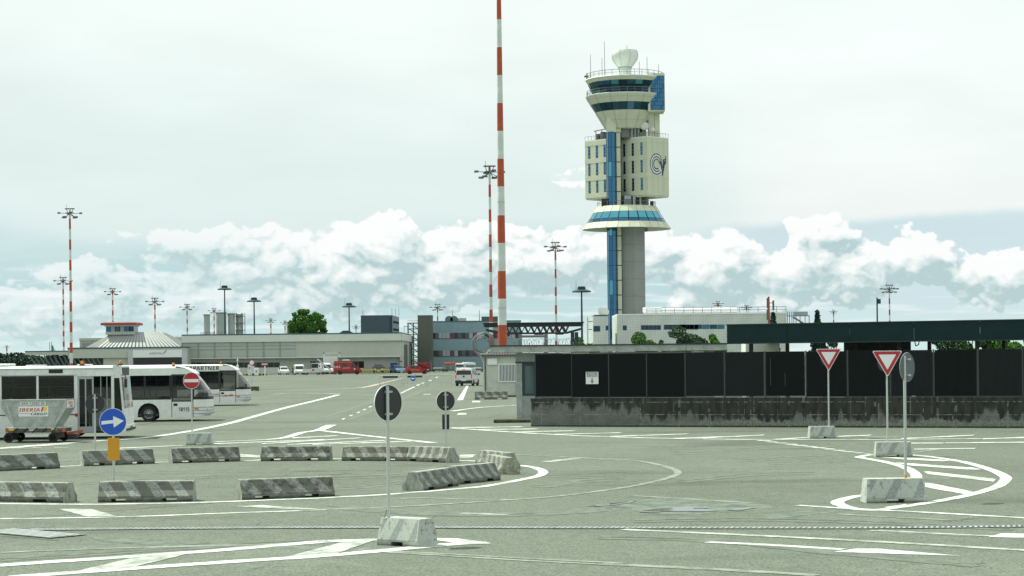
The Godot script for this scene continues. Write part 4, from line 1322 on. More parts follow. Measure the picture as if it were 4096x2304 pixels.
	var sp := part(t, "sign_panel", rb(mb(), z2, 1338, 755, 1832, 829, z, 0.0, 0.25), M.sign_white)
	var lp := z2(1583, 789)
	text(t, "lettering", "AIRITALY", 156.0 / 2.5156 * z / F, 20.0 / 2.5156 * z / F, M.print_dark, T(at(lp.x, lp.y, z) + Vector3(0, 0, z + 0.27)), false)
	var tick := PackedVector2Array([Vector2(0, 0), Vector2(0.5, 0.35), Vector2(0.9, 1.1), Vector2(0.45, 0.6)])
	var tk := z2(1642, 796)
	part(t, "emblem", mb().prism(tick, 0.26, 0.29), M.magenta, T(at(tk.x, tk.y, z) + Vector3(0, 0, z)))
	M.lattice = image_mat(64, 128, func(x, y): return Color(0.66, 0.70, 0.72) if ((x / 8 + y / 8) % 2 == 0) or (x + y * 3) % 16 < 4 else Color(0.20, 0.23, 0.27), 0.7)
	for q in [[1288, 1338], [1832, 1882]]:
		var p0 := z2(q[0], 757)
		var p1 := z2(q[1], 1000)
		var b := mb()
		var xa := rx(p0.x, z)
		var xb := rx(p1.x, z)
		b.quad(Vector3(xa, 0, 0.3), Vector3(xb, 0, 0.3), Vector3(xb, ry(p0.x, p0.y, z), 0.3), Vector3(xa, ry(p0.x, p0.y, z), 0.3))
		b.quad(Vector3(xb, 0, 0.3), Vector3(xb, 0, -0.4), Vector3(xb, ry(p0.x, p0.y, z), -0.4), Vector3(xb, ry(p0.x, p0.y, z), 0.3))
		part(t, "patterned_pier", b, M.lattice)
	# open truss porch at the left
	var cy0 := ry(180, z2(0, 772).y, z)
	part(t, "porch_roof", rb(mb(), z2, 258, 772, 690, 803, z, -20, 0.3), M.hall)
	part(t, "porch_trim", mb().box(rx(z2(258, 0).x, z) - 0.1, rx(z2(690, 0).x, z), cy0, cy0 + 0.2, -20, 0.4), M.trim_blue)
	part(t, "porch_back", rb(mb(), z2, 340, 806, 1035, 1000, z, -12, -11.8), M.teal_dark)
	for i in 15:
		var xa := rx(z2(295 + i * 48, 0).x, z)
		var ytop := ry(200, z2(0, 806).y, z) if i < 8 else ry(200, z2(0, 832).y, z)
		part(t, "porch_web", mb().beam(Vector3(xa, ytop, -0.3), Vector3(xa + 1.9, ytop - 3.6, -1.2), 0.16, 0.22), M.tower_grey)
	for i in 7:
		var xa := rx(z2(455 + i * 95, 0).x, z)
		part(t, "porch_post", mb().box(xa - 0.13, xa + 0.13, 0, ry(200, z2(0, 806).y, z), -1.5, -1.2), M.tower_grey)
	# hall behind and pyramid
	z = 455.0
	var hb := thing("rear_hall", "plain grey hall block standing behind the ribbed pyramid roof", "building", Vector3(0, 0, -z))
	part(hb, "wall", rb(mb(), z2, 803, 634, 1840, 1000, z, -30, 0), M.hall_low)
	part(hb, "parapet", rb(mb(), z2, 800, 630, 1842, 655, z, -30.2, 0.2), M.hall)
	part(hb, "recess", rb(mb(), z2, 830, 685, 1010, 742, z, 0.0, 0.1), M.shaft)
	for q in [[1725, 1790], [1790, 1830]]:
		part(hb, "roof_light", rb(mb(), z2, q[0], 607, q[1], 622, z, -3, -1), M.sign_white)
	z = 427.0
	var py := thing("pyramid_roof", "grey ribbed pyramid roof rising behind the terminal wing", "roof", Vector3(0, 0, -z))
	var bl := rx(z2(850, 0).x, z)
	var br := rx(z2(1838, 0).x, z)
	var tl := rx(z2(1075, 0).x, z)
	var tr := rx(z2(1560, 0).x, z)
	var by := ry(500, z2(0, 742).y, z)
	var ty := ry(500, z2(0, 578).y, z)
	var dz := -7.0
	var body := mb()
	body.quad(Vector3(bl, by, 0), Vector3(br, by, 0), Vector3(tr, ty, dz), Vector3(tl, ty, dz))
	body.quad(Vector3(bl, by, -20), Vector3(bl, by, 0), Vector3(tl, ty, dz), Vector3(tl, ty, -14))
	body.quad(Vector3(br, by, 0), Vector3(br, by, -20), Vector3(tr, ty, -14), Vector3(tr, ty, dz))
	body.quad(Vector3(tl, ty, dz), Vector3(tr, ty, dz), Vector3(tr, ty, -14), Vector3(tl, ty, -14))
	part(py, "roof_slope", body, M.roof_gap)
	part(py, "support_wall", mb().box(bl, br, 0, by, -20, -1), M.hall_low)
	var nr := 22
	for i in nr:
		var u := (i + 0.5) / nr
		var lo := Vector3(lerpf(bl + 2.5, br, u), by, 0.25)
		var hi := Vector3(lerpf(tl + 1.0, tr, clampf(u * 1.0, 0, 1)), ty, dz + 0.25)
		part(py, "rib", mb().beam(lo, hi, 0.5, 0.35), M.roof_rib)
	for i in 8:
		var u := i / 8.0
		part(py, "side_rib", mb().beam(Vector3(bl + u * 3.0, by, -u * 0.8 + 0.3), Vector3(tl + 0.2 + u * 0.8, ty, dz + 0.3), 0.16, 0.16), M.roof_rib)
	z = 432.0
	var lt := thing("lookout", "small glazed lookout room with a red flat roof on the pyramid", "lookout", Vector3(0, 0, -z))
	for i in 6:
		var a := lerpf(1066, 1352, i / 6.0)
		part(lt, "pane", rb(mb(), z2, a + 3, 517, lerpf(1066, 1352, (i + 1) / 6.0) - 3, 576, z, -5, 0), [M.slate_glass, M.light_window, M.mid_window, M.light_window, M.slate_glass, M.deep_glass][i])
	part(lt, "mullion", rb(mb(), z2, 1066, 570, 1352, 600, z, -5.1, 0.1), M.hall)
	var rp := part(lt, "red_roof", rb(mb(), z2, 1030, 482, 1385, 505, z, -6.5, 1.5), M.red_roof)
	part(rp, "roof_top", rb(mb(), z2, 1045, 472, 1370, 482, z, -6, 1.0), M.sign_white)
	part(rp, "soffit", rb(mb(), z2, 1058, 505, 1360, 517, z, -5.5, 0.6), M.cream_light)
	part(lt, "core", mb().box(rx(z2(1080, 0).x, z), rx(z2(1340, 0).x, z), 0, ry(480, z2(0, 576).y, z), -4.5, -0.5), M.hall_low)
	# -- dark block on the hall's far side
	z = 505.0
	var db := thing("dark_block", "dark slate blue windowless block rising behind the long hall", "building", Vector3(0, 0, -z))
	part(db, "front_wall", rb(mb(), z3, 1370, 405, 1660, 1000, z, -16, 0), M.teal_dark)
	part(db, "corner_strip", rb(mb(), z3, 1660, 405, 1688, 1000, z, -16, 0.02), M.frame_blue)
	var sw := mb()
	var sa := Vector3(rx(z3(1688, 0).x, z), 0, 0.0)
	var sb := Vector3(rx(z3(1756, 0).x, z + 22), 0, -22)
	var sh := ry(1570, z3(0, 405).y, z)
	sw.quad(sa, sb, sb + Vector3(0, sh, 0), sa + Vector3(0, sh, 0))
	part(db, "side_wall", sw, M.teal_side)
	for i in 5:
		for j in 2:
			var p := sa.lerp(sb, (i + 0.8) / 6.0) + Vector3(0.05, ry(1590, z3(0, 470 + j * 75).y, z), 0.05)
			part(db, "side_window", mb().box(p.x - 0.2, p.x + 0.2, p.y - 0.3, p.y + 0.3, p.z - 0.5, p.z + 0.1), M.black)
	for px in [1383, 1677, 1713, 1748]:
		part(db, "aerial", mb().cyl(Vector3(rx(z3(px, 0).x, z), sh, -3), Vector3(rx(z3(px, 0).x, z), sh + 1.9, -3), 0.06, 0.04, 5), M.mast_head)
	# -- office block with banded windows
	z = 488.0
	var of := thing("office_block", "pale blue office block with bands of windows between magenta panels", "building", Vector3(0, 0, -z))
	part(of, "wall", rb(mb(), z3, 2040, 464, 2980, 1010, z, -18, 0), M.steel_blue)
	part(of, "roof_edge", rb(mb(), z3, 2036, 460, 2984, 467, z, -18.2, 0.15), M.trim_blue)
	for row in [[583, 637], [760, 816]]:
		var bn := part(of, "window_band", rb(mb(), z3, 2040, row[0] - 3, 2980, row[1] + 3, z, 0.0, 0.06), M.magenta)
		var k := 0
		for i in 4:
			for j in 5:
				var a := 2078 + i * 232 + j * 37.6
				k += 1
				if a + 34 > 2980: continue
				part(bn, "pane", rb(mb(), z3, a, row[0], a + 34, row[1], z, 0.06, 0.10), [M.dark_window, M.light_window, M.mid_window, M.light_window, M.dark_window, M.mid_window, M.light_window][(k * 5 + int(row[0])) % 7])
	for px in [2255, 2307]:
		var p := z3(px, 450)
		part(of, "roof_dish", mb().cyl(Vector3(rx(p.x, z), ry(p.x, p.y, z), -2), Vector3(rx(p.x, z), ry(p.x, p.y, z), -2.3), 1.0, 1.0, 14), M.tower_grey)
	part(of, "roof_plant", rb(mb(), z3, 2337, 430, 2425, 462, z, -8, -4), M.hall)
	part(of, "roof_plant", rb(mb(), z3, 2582, 414, 2760, 462, z, -8, -4), M.olive)
	for px in [2290, 2562]:
		part(of, "aerial", mb().cyl(Vector3(rx(z3(px, 0).x, z), ry(1800, 1283, z), -3), Vector3(rx(z3(px, 0).x, z), ry(1800, z3(0, 352).y, z), -3), 0.09, 0.05, 5), M.mast_head)
	z = 476.0
	var ov := thing("stair_tower", "olive grey blank stair tower at the corner of the office block", "tower", Vector3(0, 0, -z))
	part(ov, "wall", rb(mb(), z3, 1942, 407, 2084, 1010, z, -8, 0), M.olive)
	part(ov, "coping", rb(mb(), z3, 1939, 403, 2087, 409, z, -8.1, 0.1), M.hall_mull)
	var es := thing("escape_stair", "open grey steel escape stair between the hall and the olive tower", "stairs", Vector3(0, 0, -z))
	for px in [1842, 1895, 1940]:
		part(es, "column", rb(mb(), z3, px - 4, 478 if px < 1900 else 600, px + 4, 1010, z, -0.3, 0.0), M.tower_grey)
		part(es, "column", rb(mb(), z3, px - 3, 478 if px < 1900 else 600, px + 3, 1010, z, -3.3, -3.0), M.tower_grey)
	for i in 8:
		var y := 480 + i * 58
		part(es, "landing", rb(mb(), z3, 1838, y, 1945, y + 7, z, -3.2, 0.05), M.tower_grey)
		part(es, "handrail", rb(mb(), z3, 1838, y - 22, 1945, y - 19, z, -0.05, 0.05), M.tower_grey)
		part(es, "flight", mb().beam(at(z3(1848, y + 4).x, z3(0, y + 4).y, z) + Vector3(0, 0, z - 0.6), at(z3(1936, y + 58).x, z3(0, y + 58).y, z) + Vector3(0, 0, z - 0.6), 0.9, 0.2), M.tower_grey)
	part(es, "roof_frame", rb(mb(), z3, 1800, 515, 1840, 520, z, -2, 0).box(rx(z3(1800, 0).x, z), rx(z3(1803, 0).x, z), 0, ry(1620, z3(0, 515).y, z), -2, -1.8), M.tower_grey)
	# -- silos behind the hall
	z = 560.0
	var sl := [[2085, 405, 31], [2222, 385, 52], [2316, 393, 36], [2392, 400, 36]]
	for i in 4:
		var q: Array = sl[i]
		var p := z2(q[0], q[1])
		var top := ry(p.x, p.y, z)
		var r: float = q[2] / 2.5156 * z / F
		var so := thing("silo", ["slim grey silo with a ring platform behind the hall", "broad pale silo with flat top behind the hall", "grey silo with a diagonal pipe behind the hall", "silo tower wrapped in open steel framing"][i], "silo", Vector3(rx(p.x, z), 0, -z - i * 1.5), 0.0, "silos behind the hall")
		part(so, "shell", mb().cyl(Vector3(0, 0, 0), Vector3(0, top, 0), r, r, 18), M.silo)
		part(so, "top_ring", mb().cyl(Vector3(0, top, 0), Vector3(0, top + 0.25, 0), r + 0.15, r + 0.15, 18), M.tower_grey)
		if i == 0:
			part(so, "platform", mb().cyl(Vector3(0, top * 0.62, 0), Vector3(0, top * 0.62 + 0.25, 0), r + 0.9, r + 0.9, 14), M.tower_grey)
			for k in 8: part(so, "railing", mb().cyl(Vector3(sin(k * 0.785) * (r + 0.85), top * 0.62, cos(k * 0.785) * (r + 0.85)), Vector3(sin(k * 0.785) * (r + 0.85), top * 0.62 + 1.3, cos(k * 0.785) * (r + 0.85)), 0.06, 0.06, 4), M.tower_grey)
		if i == 2: part(so, "pipe", mb().beam(Vector3(-r, 6, r * 0.6), Vector3(r, top, r * 0.6), 0.2, 0.2), M.tower_grey)
		if i == 3:
			for k in 5:
				var a := k * 1.1 - 0.4
				part(so, "frame_leg", mb().cyl(Vector3(sin(a) * (r + 0.5), 0, cos(a) * (r + 0.5)), Vector3(sin(a) * (r + 0.5), top + 0.6, cos(a) * (r + 0.5)), 0.1, 0.1, 5), M.tower_grey)
			for k in 6:
				part(so, "frame_ring", mb().cyl(Vector3(0, top * (0.35 + k * 0.125), 0), Vector3(0, top * (0.35 + k * 0.125) + 0.15, 0), r + 0.6, r + 0.6, 12), M.tower_grey)
	for q in [[640, 470, 18], [1010, 440, 14]]:
		var p := z3(q[0], q[1])
		single("silo", ["slim pale silo at the near edge of the round tree", "slim pale silo on the far side of the round tree"][0 if q[0] < 700 else 1], "silo", mb().cyl(Vector3.ZERO, Vector3(0, ry(p.x, p.y, z), 0), q[2] / 2.5156 * z / F, q[2] / 2.5156 * z / F, 14), M.silo, Vector3(rx(p.x, z), 0, -z), 0.0, "silos behind the hall")
	# -- white tiled building at the foot of the tower
	z = 436.0
	M.tiles = image_mat(256, 256, func(x, y): return Color(0.30, 0.34, 0.32) if x % 32 < 2 or y % 32 < 2 else Color(0.60, 0.645, 0.61) * (1.0 + 0.05 * sin(float((x / 32) * 7 + (y / 32) * 13))), 0.5)
	M.tiles.uv1_triplanar = true
	M.tiles.uv1_scale = Vector3.ONE / 4.4
	var wb := thing("tiled_building", "white tiled technical building with window strips at the tower's foot", "building", Vector3(0, 0, -z))
	var bx := rx(2470, z)
	var bx2 := rx(z5(692, 0).x, z)
	var bt := ry(2800, 1258, z)
	part(wb, "wall", mb().box(bx, bx2, 0, bt, -22, 0), M.tiles)
	part(wb, "coping", mb().box(bx, bx2 + 0.1, bt, bt + 0.3, -22, 0.12), M.sign_white)
	part(wb, "wing_wall", rb(mb(), z4, 1437, 418, 1590, 1000, z, -10, 3.0), M.tiles)
	part(wb, "wing_roof", rb(mb(), z4, 1452, 402, 1585, 420, z, -10, 2.6), M.teal_dark)
	for q in [[1440, 1508, 515, 570], [1562, 1590, 512, 558], [1742, 1782, 508, 555], [1925, 2125, 505, 551], [2155, 2500, 501, 548]]:
		var n_ := maxi(1, int((q[1] - q[0]) / 40.0))
		for i in n_:
			part(wb, "window", rb(mb(), z4, lerpf(q[0], q[1], float(i) / n_) + 1, q[2], lerpf(q[0], q[1], float(i + 1) / n_) - 1, q[3], z, 0.0, 3.06 if q[0] < 1600 else 0.06), M.deep_glass if i % 3 != 1 else M.frame_blue)
	for i in 6:
		part(wb, "window", rb(mb(), z5, -160 + i * 60, 394, -160 + i * 60 + 57, 428, z, 0.0, 0.06), M.deep_glass if i % 2 == 0 else M.slate_glass)
	# ducts along the roof
	for q in [[1950, 2140, 350, 0.75], [1960, 2130, 380, 0.5], [2140, 2900, 358, 0.85], [2140, 2850, 385, 0.5], [2600, 2850, 340, 0.4]]:
		var p := z4(q[0], q[2])
		var p2 := z4(q[1], q[2] - 6)
		part(wb, "roof_duct", mb().cyl(at(p.x, p.y, z) + Vector3(0, 0, z - 3), at(p2.x, p2.y, z) + Vector3(0, 0, z - 3), q[3] * 0.75, q[3] * 0.75, 10), M.sign_white)
	for i in 16:
		var x := lerpf(rx(2590, z), bx2, i / 15.0)
		part(wb, "roof_railing", mb().box(x - 0.05, x + 0.05, bt + 0.3, bt + 1.6, -1.0, -0.9), M.tower_grey)
	part(wb, "roof_railing", mb().box(rx(2590, z), bx2, bt + 1.5, bt + 1.6, -1.0, -0.9).box(rx(2590, z), bx2, bt + 0.9, bt + 0.98, -1.0, -0.9), M.tower_grey)
	for q in [[218, 262], [252, 262]]:
		var p := z5(q[0], q[1])
		part(wb, "roof_cowl", mb().cyl(at(p.x, p.y + 12, z) + Vector3(0, 0, z - 4), at(p.x, p.y, z) + Vector3(0.3 if q[0] > 230 else -0.3, 0, z - 4), 0.35, 0.8, 8), M.tower_grey)
	for q in [[1528, 365], [1562, 370]]:
		var p := z4(q[0], q[1])
		part(wb, "roof_dish", mb().cyl(at(p.x, p.y, z) + Vector3(0, 0, z - 3), at(p.x, p.y, z) + Vector3(0.1, 0.1, z - 2.6), 0.8, 0.9, 16), M.cream_light)
	# open stair frame at its right end
	var fs := thing("open_stairs", "pale open stair frame beyond the end of the tiled building", "stairs", Vector3(0, 0, -z))
	for px in [700, 716, 735, 750, 768, 800, 840, 872]:
		part(fs, "column", rb(mb(), z5, px - 2, 292 if px < 755 else 322, px + 2, 420, z, -0.4, 0), M.tower_grey if px != 872 else M.olive)
	part(fs, "beam", rb(mb(), z5, 700, 322, 876, 328, z, -0.5, 0.05), M.tower_grey)
	part(fs, "flight", mb().beam(at(z5(740, 335).x, z5(0, 335).y, z) + Vector3(0, 0, z), at(z5(840, 395).x, z5(0, 395).y, z) + Vector3(0, 0, z), 1.0, 0.3), M.tower_grey)
	part(fs, "screen", rb(mb(), z5, 760, 290, 868, 322, z, -1.5, -1.3), M.light_window)
	# yellow steel gantry left of it
	var yg := thing("steel_gantry", "thin gantry with a yellow post beside the tiled building", "gantry", Vector3(0, 0, -300))
	part(yg, "post", rb(mb(), z4, 1382, 425, 1395, 900, 300, -0.3, 0), M.print_yellow)
	part(yg, "arm", rb(mb(), z4, 1395, 465, 1440, 472, 300, -0.3, 0), M.brown)
	part(yg, "arm", rb(mb(), z4, 1395, 545, 1435, 552, 300, -0.3, 0), M.brown)
# ---- control tower: local x to the right, z towards the camera, axis at the origin
func build_tower() -> void:
	var z := 488.0
	var ax := at(2506, 917, z)
	var t := thing("control_tower", "tall cream airport control tower with blue glass, a flared cab and a white radome", "control tower", Vector3(ax.x, 0, -z))
	var H := func(py: float) -> float: return at(2505, py, z).y
	# shaft
	var top_core: float = H.call(530.0)
	var sh := mb()
	var pl := [Vector2(-1.4, 2.4), Vector2(1.75, 3.2), Vector2(4.35, 1.2), Vector2(4.35, -4), Vector2(-3, -4), Vector2(-3, 2.4)]
	for i in pl.size():
		var p: Vector2 = pl[i]
		var q: Vector2 = pl[(i + 1) % pl.size()]
		sh.quad(Vector3(p.x, 0, p.y), Vector3(q.x, 0, q.y), Vector3(q.x, H.call(905.0), q.y), Vector3(p.x, H.call(905.0), p.y))
	part(t, "shaft", sh, M.shaft)
	for i in 7:
		var y := 5.0 + i * 4.2
		var jb := mb()
		for j in [0, 1]:
			var p: Vector2 = pl[j]
			var q: Vector2 = pl[j + 1]
			var o := Vector3(0, 0, 0.03)
			jb.quad(Vector3(p.x, y, p.y) + o, Vector3(q.x, y, q.y) + o, Vector3(q.x, y + 0.07, q.y) + o, Vector3(p.x, y + 0.07, p.y) + o)
		part(t, "shaft_joint", jb, M.tower_grey)
	# upper core between the boxes
	part(t, "core", mb().cyl(Vector3(1.5, H.call(925.0), -1.5), Vector3(1.5, H.call(786.0), -1.5), 3.8, 3.8, 16), M.tower_grey)
	part(t, "core", mb().cyl(Vector3(1.0, H.call(562.0), -1.5), Vector3(1.0, H.call(515.0), -1.5), 4.2, 4.2, 16), M.tower_grey)
	# skirt
	var y0: float = H.call(918.0)
	var y1: float = H.call(893.0)
	var y2: float = H.call(852.0)
	var y3: float = H.call(828.0)
	part(t, "skirt_lower", mb().lathe([[10.85, y0], [9.75, y1]], 24, 0.0, TAU, true), M.cream)
	part(t, "skirt_soffit", mb().lathe([[3.0, y0 + 0.5], [10.2, y0 - 0.05], [10.85, y0]], 24), M.cream)
	part(t, "skirt_upper", mb().lathe([[8.25, y2], [7.3, y3], [3.0, y3 + 0.1]], 24, 0.0, TAU, true), M.cream)
	var ym := lerpf(y1, y2, 0.30)
	var rm := lerpf(9.75, 8.25, 0.30)
	var a := TAU / 24.0
	part(t, "skirt_backing", mb().lathe([[9.68, y1], [8.18, y2]], 24, 0.0, TAU, true), M.frame_blue)
	var pu := mb().lathe([[rm - 0.02, ym + 0.10], [8.28, y2 - 0.06]], 1, 0.016, a - 0.016, true).mesh()
	var pd := mb().lathe([[9.76, y1 + 0.06], [rm + 0.03, ym - 0.02]], 1, 0.014, a - 0.014, true).mesh()
	var seam := mb().beam(Vector3(0, y0, 10.87), Vector3(0, y1, 9.77), 0.07, 0.05).mesh()
	var seam2 := mb().beam(Vector3(0, y2, 8.27), Vector3(0, y3, 7.32), 0.07, 0.05).mesh()
	for i in 24:
		part(t, "skirt_pane", pu, M.cyan_glass, T(Vector3.ZERO, i * a))
		part(t, "skirt_low_pane", pd, M.blue_glass if i % 5 else M.blue_glass_b, T(Vector3.ZERO, i * a))
		part(t, "panel_seam", seam, M.cream_dark, T(Vector3.ZERO, i * a))
		part(t, "panel_seam", seam2, M.cream_dark, T(Vector3.ZERO, i * a))
	# plant deck over the skirt
	for q in [[-6.2, -4.6, 1.8, M.black], [-0.8, 1.0, 2.6, M.tower_grey], [1.4, 2.0, 2.2, M.silo], [3.0, 3.4, 2.6, M.silo], [4.6, 5.2, 2.6, M.tower_grey], [5.6, 6.4, 1.0, M.black]]:
		part(t, "plant_unit", mb().box(q[0], q[1], y3, y3 + q[2], 3.0, 4.2), q[3])
	part(t, "plant_panel", mb().box(-0.6, 0.9, y3 + 1.6, y3 + 2.4, 4.2, 4.3), M.light_window)
	for i in 13:
		var th := -1.5 + i * 0.25
		part(t, "deck_railing", mb().cyl(Vector3(sin(th) * 7.1, y3, cos(th) * 7.1), Vector3(sin(th) * 7.1, y3 + 1.1, cos(th) * 7.1), 0.05, 0.05, 4), M.tower_grey)
	part(t, "deck_rail", mb().lathe([[7.06, y3 + 1.05], [7.14, y3 + 1.05], [7.14, y3 + 1.13]], 24), M.tower_grey)
	# two office boxes turned by 45 degrees
	var yb: float = H.call(788.0)
	var yt: float = H.call(560.0)
	M.cladding = image_mat(256, 256, func(x, y):
		var c := Color(0.54, 0.575, 0.435)
		if x % 32 < 2: c = Color(0.37, 0.40, 0.29)
		if y % 64 < 2: c = Color(0.40, 0.43, 0.32)
		return c * (1.0 + 0.05 * sin(float(x / 32) * 12.9)), 0.6)
	M.cladding_ribs = image_mat(256, 64, func(x, _y):
		var c := Color(0.55, 0.585, 0.445)
		if x % 32 < 3: c = Color(0.36, 0.39, 0.29)
		return c * (1.0 + 0.05 * sin(float(x / 32) * 7.7)), 0.6)
	for q in [[4.8, 6.5, 8.7, 7.9, true], [-3.7, 2.3, 8.6, 6.0, false]]:
		# corner x,z; length of left face, length of right face
		var xf := Transform3D(Basis(Vector3.UP, -PI / 4), Vector3(q[0], 0, q[1]))
		# in the turned frame the corner is at the origin, the left face runs along -x and the right face along -z
		var b := mb()
		var l: float = q[2]
		var r: float = q[3]
		b.X = xf
		var uvs := func(w: float, hgt: float) -> Array: return [Vector2(0, hgt / 4.0), Vector2(w / 4.0, hgt / 4.0), Vector2(w / 4.0, 0), Vector2(0, 0)]
		var hh := yt - yb
		var u: Array = uvs.call(l, hh)
		b.quad(Vector3(-l, yb, 0), Vector3(0, yb, 0), Vector3(0, yt, 0), Vector3(-l, yt, 0), u[0], u[1], u[2], u[3])
		b.quad(Vector3(-l, yb, -r), Vector3(-l, yb, 0), Vector3(-l, yt, 0), Vector3(-l, yt, -r), u[0], u[1], u[2], u[3])
		b.quad(Vector3(0, yb, -r), Vector3(-l, yb, -r), Vector3(-l, yt, -r), Vector3(0, yt, -r), u[0], u[1], u[2], u[3])
		part(t, "office_box", b, M.cladding)
		b = mb(); b.X = xf
		u = uvs.call(r, hh)
		b.quad(Vector3(0, yb, 0), Vector3(0, yb, -r), Vector3(0, yt, -r), Vector3(0, yt, 0), u[0], u[1], u[2], u[3])
		part(t, "office_side", b, M.cladding_ribs)
		b = mb(); b.X = xf
		b.box(-l - 0.03, 0.03, yt, yt + 0.25, -r - 0.03, 0.03)
		part(t, "office_coping", b, M.cream_light)
		b = mb(); b.X = xf
		b.box(-l + 0.1, -0.1, yb - 0.35, yb, -r + 0.1, -0.1)
		part(t, "office_floor", b, M.cream)
		# plain bands between the storeys and on the side
		for k in 4:
			var y := yb + 0.9 * 0.0 + k * (hh - 1.15) / 3.0
			b = mb(); b.X = xf
			b.box(-l, 0.05, y, y + 1.15, 0.0, 0.05)
			b.box(0.0, 0.05, y, y + 0.10, -r, 0.0)
			part(t, "spandrel", b, M.cream)
		for k in 3:
			var y := yb + 1.15 + k * (hh - 1.15) / 3.0
			for c in 3:
				var xc: float
				if q[4]: xc = [-7.35, -4.6, -1.8][c]
				else: xc = [-7.2, -4.65, -2.1][c]
				for s in 4:
					var wb := mb(); wb.X = xf
					var hs: float = ((hh - 1.15) / 3.0 - 1.15) / 4.0
					wb.box(xc - 0.33, xc + 0.33, y + s * hs + 0.03, y + (s + 1) * hs - 0.03, 0.0, 0.04)
					part(t, "slot_pane", wb, M.blue_glass if (k + c + s) % 3 else M.blue_glass_b)
		# railing and plant on top
		b = mb(); b.X = xf
		for i in 9:
			b.box(-l * i / 8.0 - 0.03, -l * i / 8.0 + 0.03, yt + 0.25, yt + 1.25, -0.1, -0.05)
			b.box(-0.1, -0.05, yt + 0.25, yt + 1.25, -r * i / 8.0 - 0.03, -r * i / 8.0 + 0.03)
		b.box(-l, 0, yt + 1.2, yt + 1.27, -0.1, -0.05)
		b.box(-0.1, -0.05, yt + 1.2, yt + 1.27, -r, 0)
		part(t, "roof_railing", b, M.tower_grey)
		if not q[4]:
			for i in 4:
				b = mb(); b.X = xf
				b.box(-6.4 + i * 1.3, -5.4 + i * 1.3, yt + 0.25, yt + 1.9 + 0.4 * (i % 2), -3.0, -1.8)
				part(t, "roof_plant", b, M.tower_dark if i % 2 == 0 else M.tower_grey)
			b = mb(); b.X = xf
			b.path([Vector3(-6.8, yt + 2.6, -1.4), Vector3(-2.0, yt + 2.9, -1.4)], 0.12)
			b.path([Vector3(-6.2, yt + 0.2, -1.4), Vector3(-6.2, yt + 2.6, -1.4)], 0.1)
			b.path([Vector3(-4.2, yt + 0.2, -1.4), Vector3(-4.2, yt + 2.7, -1.4)], 0.1)
			part(t, "roof_pipe", b, M.tower_dark)
	# emblem on the right-hand box: three rings running down into a V with an aircraft tail
	var lx := Transform3D(Basis(Vector3.UP, -PI / 4), Vector3(4.8, 0, 6.5)) * Transform3D(Basis(Vector3.UP, PI / 2), Vector3(0.03, H.call(664.0), 0))
	# now x runs along the right face away from the corner
	var cx := 3.68
	var emb := part(t, "emblem", emblem_shape(cx, 0.0), M.logo_blue, lx * Transform3D(Basis.from_scale(Vector3(0.92, 1.0, 1)), Vector3(0.0, 0, 0)))
	var pale := mb()
	arc_strip(pale, cx, 0, 1.55, 2.62, 0.72, TAU - 0.62, -0.004)
	part(emb, "emblem_outline", pale, M.cream_light)
	# pipes and dishes in the gap under the cab
	var yg := yt + 0.3
	for q in [[0.4, 0.9, 3.4], [2.2, 2.6, 3.0], [3.0, 3.3, 2.4], [1.4, 1.7, 2.9], [4.2, 4.6, 1.6]]:
		part(t, "service_pipe", mb().cyl(Vector3(q[0], yg, 2.8), Vector3(q[0], yg + q[2], 2.8), 0.28, 0.28, 8), M.silo)
	part(t, "plant_box", mb().box(-1.2, 0.6, yg, yg + 2.2, 2.4, 3.4).box(3.2, 4.8, yg, yg + 1.2, 2.4, 3.4), M.tower_grey)
	var ds: float = H.call(511.0)
	var dish := part(t, "dish", mb().lathe([[0.0, 0.45], [0.5, 0.38], [0.9, 0.2], [1.05, 0.0]], 18), M.cream_light, Transform3D(Basis(Vector3.RIGHT, PI / 2), Vector3(4.45, ds, 3.4)))
	part(t, "dish_mount", mb().cyl(Vector3(4.45, yg, 2.9), Vector3(4.45, ds, 3.2), 0.12, 0.12, 6), M.tower_grey)
	var sph := SphereMesh.new()
	sph.radius = 0.55; sph.height = 1.1
	part(t, "antenna_ball", sph, M.cream_light, T(Vector3(6.35, H.call(528.0), 4.2)))
	# column under the blue bay, at the right
	part(t, "bay_column", mb().box(5.4, 6.85, yt, H.call(455.0), 0.5, 3.2), M.cream)
	part(t, "bay_column", mb().box(6.95, 8.15, yt, H.call(455.0), 0.5, 3.0), M.cream)
	part(t, "column_gap", mb().box(6.85, 6.95, yt, H.call(455.0), 0.6, 2.9), M.tower_dark)
	# cone under the cab, balcony and windows
	var c0: float = H.call(519.0)
	var c1: float = H.call(391.0)
	var w0: float = H.call(452.0)
	var w1: float = H.call(422.0)
	var rr := func(y: float) -> float: return lerpf(4.85, 9.62, (y - c0) / (c1 - c0))
	var n := 28
	var da := TAU / n
	part(t, "cone", mb().lathe([[3.0, c0 - 0.1], [4.85, c0], [rr.call(w0), w0]], n, 0, TAU, true), M.cream)
	part(t, "cone_upper", mb().lathe([[rr.call(w1), w1], [9.62, c1]], n, 0, TAU, true), M.cream)
	part(t, "window_backing", mb().lathe([[rr.call(w0) - 0.08, w0], [rr.call(w1) - 0.08, w1]], n, 0, TAU, true), M.frame_blue)
	part(t, "balcony_deck", mb().lathe([[9.62, c1], [9.7, c1 + 0.2], [9.5, c1 + 0.3], [7.5, c1 + 0.3]], n), M.tower_white)
	var pane1 := mb().lathe([[rr.call(w0) + 0.01, w0 + 0.05], [rr.call(w1) + 0.01, w1 - 0.05]], 1, 0.012, da - 0.012, true).mesh()
	var k0: float = c1 + 0.35
	var k1: float = H.call(337.0)
	var rim: float = H.call(324.0)
	var pane2 := mb().lathe([[7.75, k0], [8.55, lerpf(k0, k1, 0.62)]], 1, 0.012, da - 0.012, true).mesh()
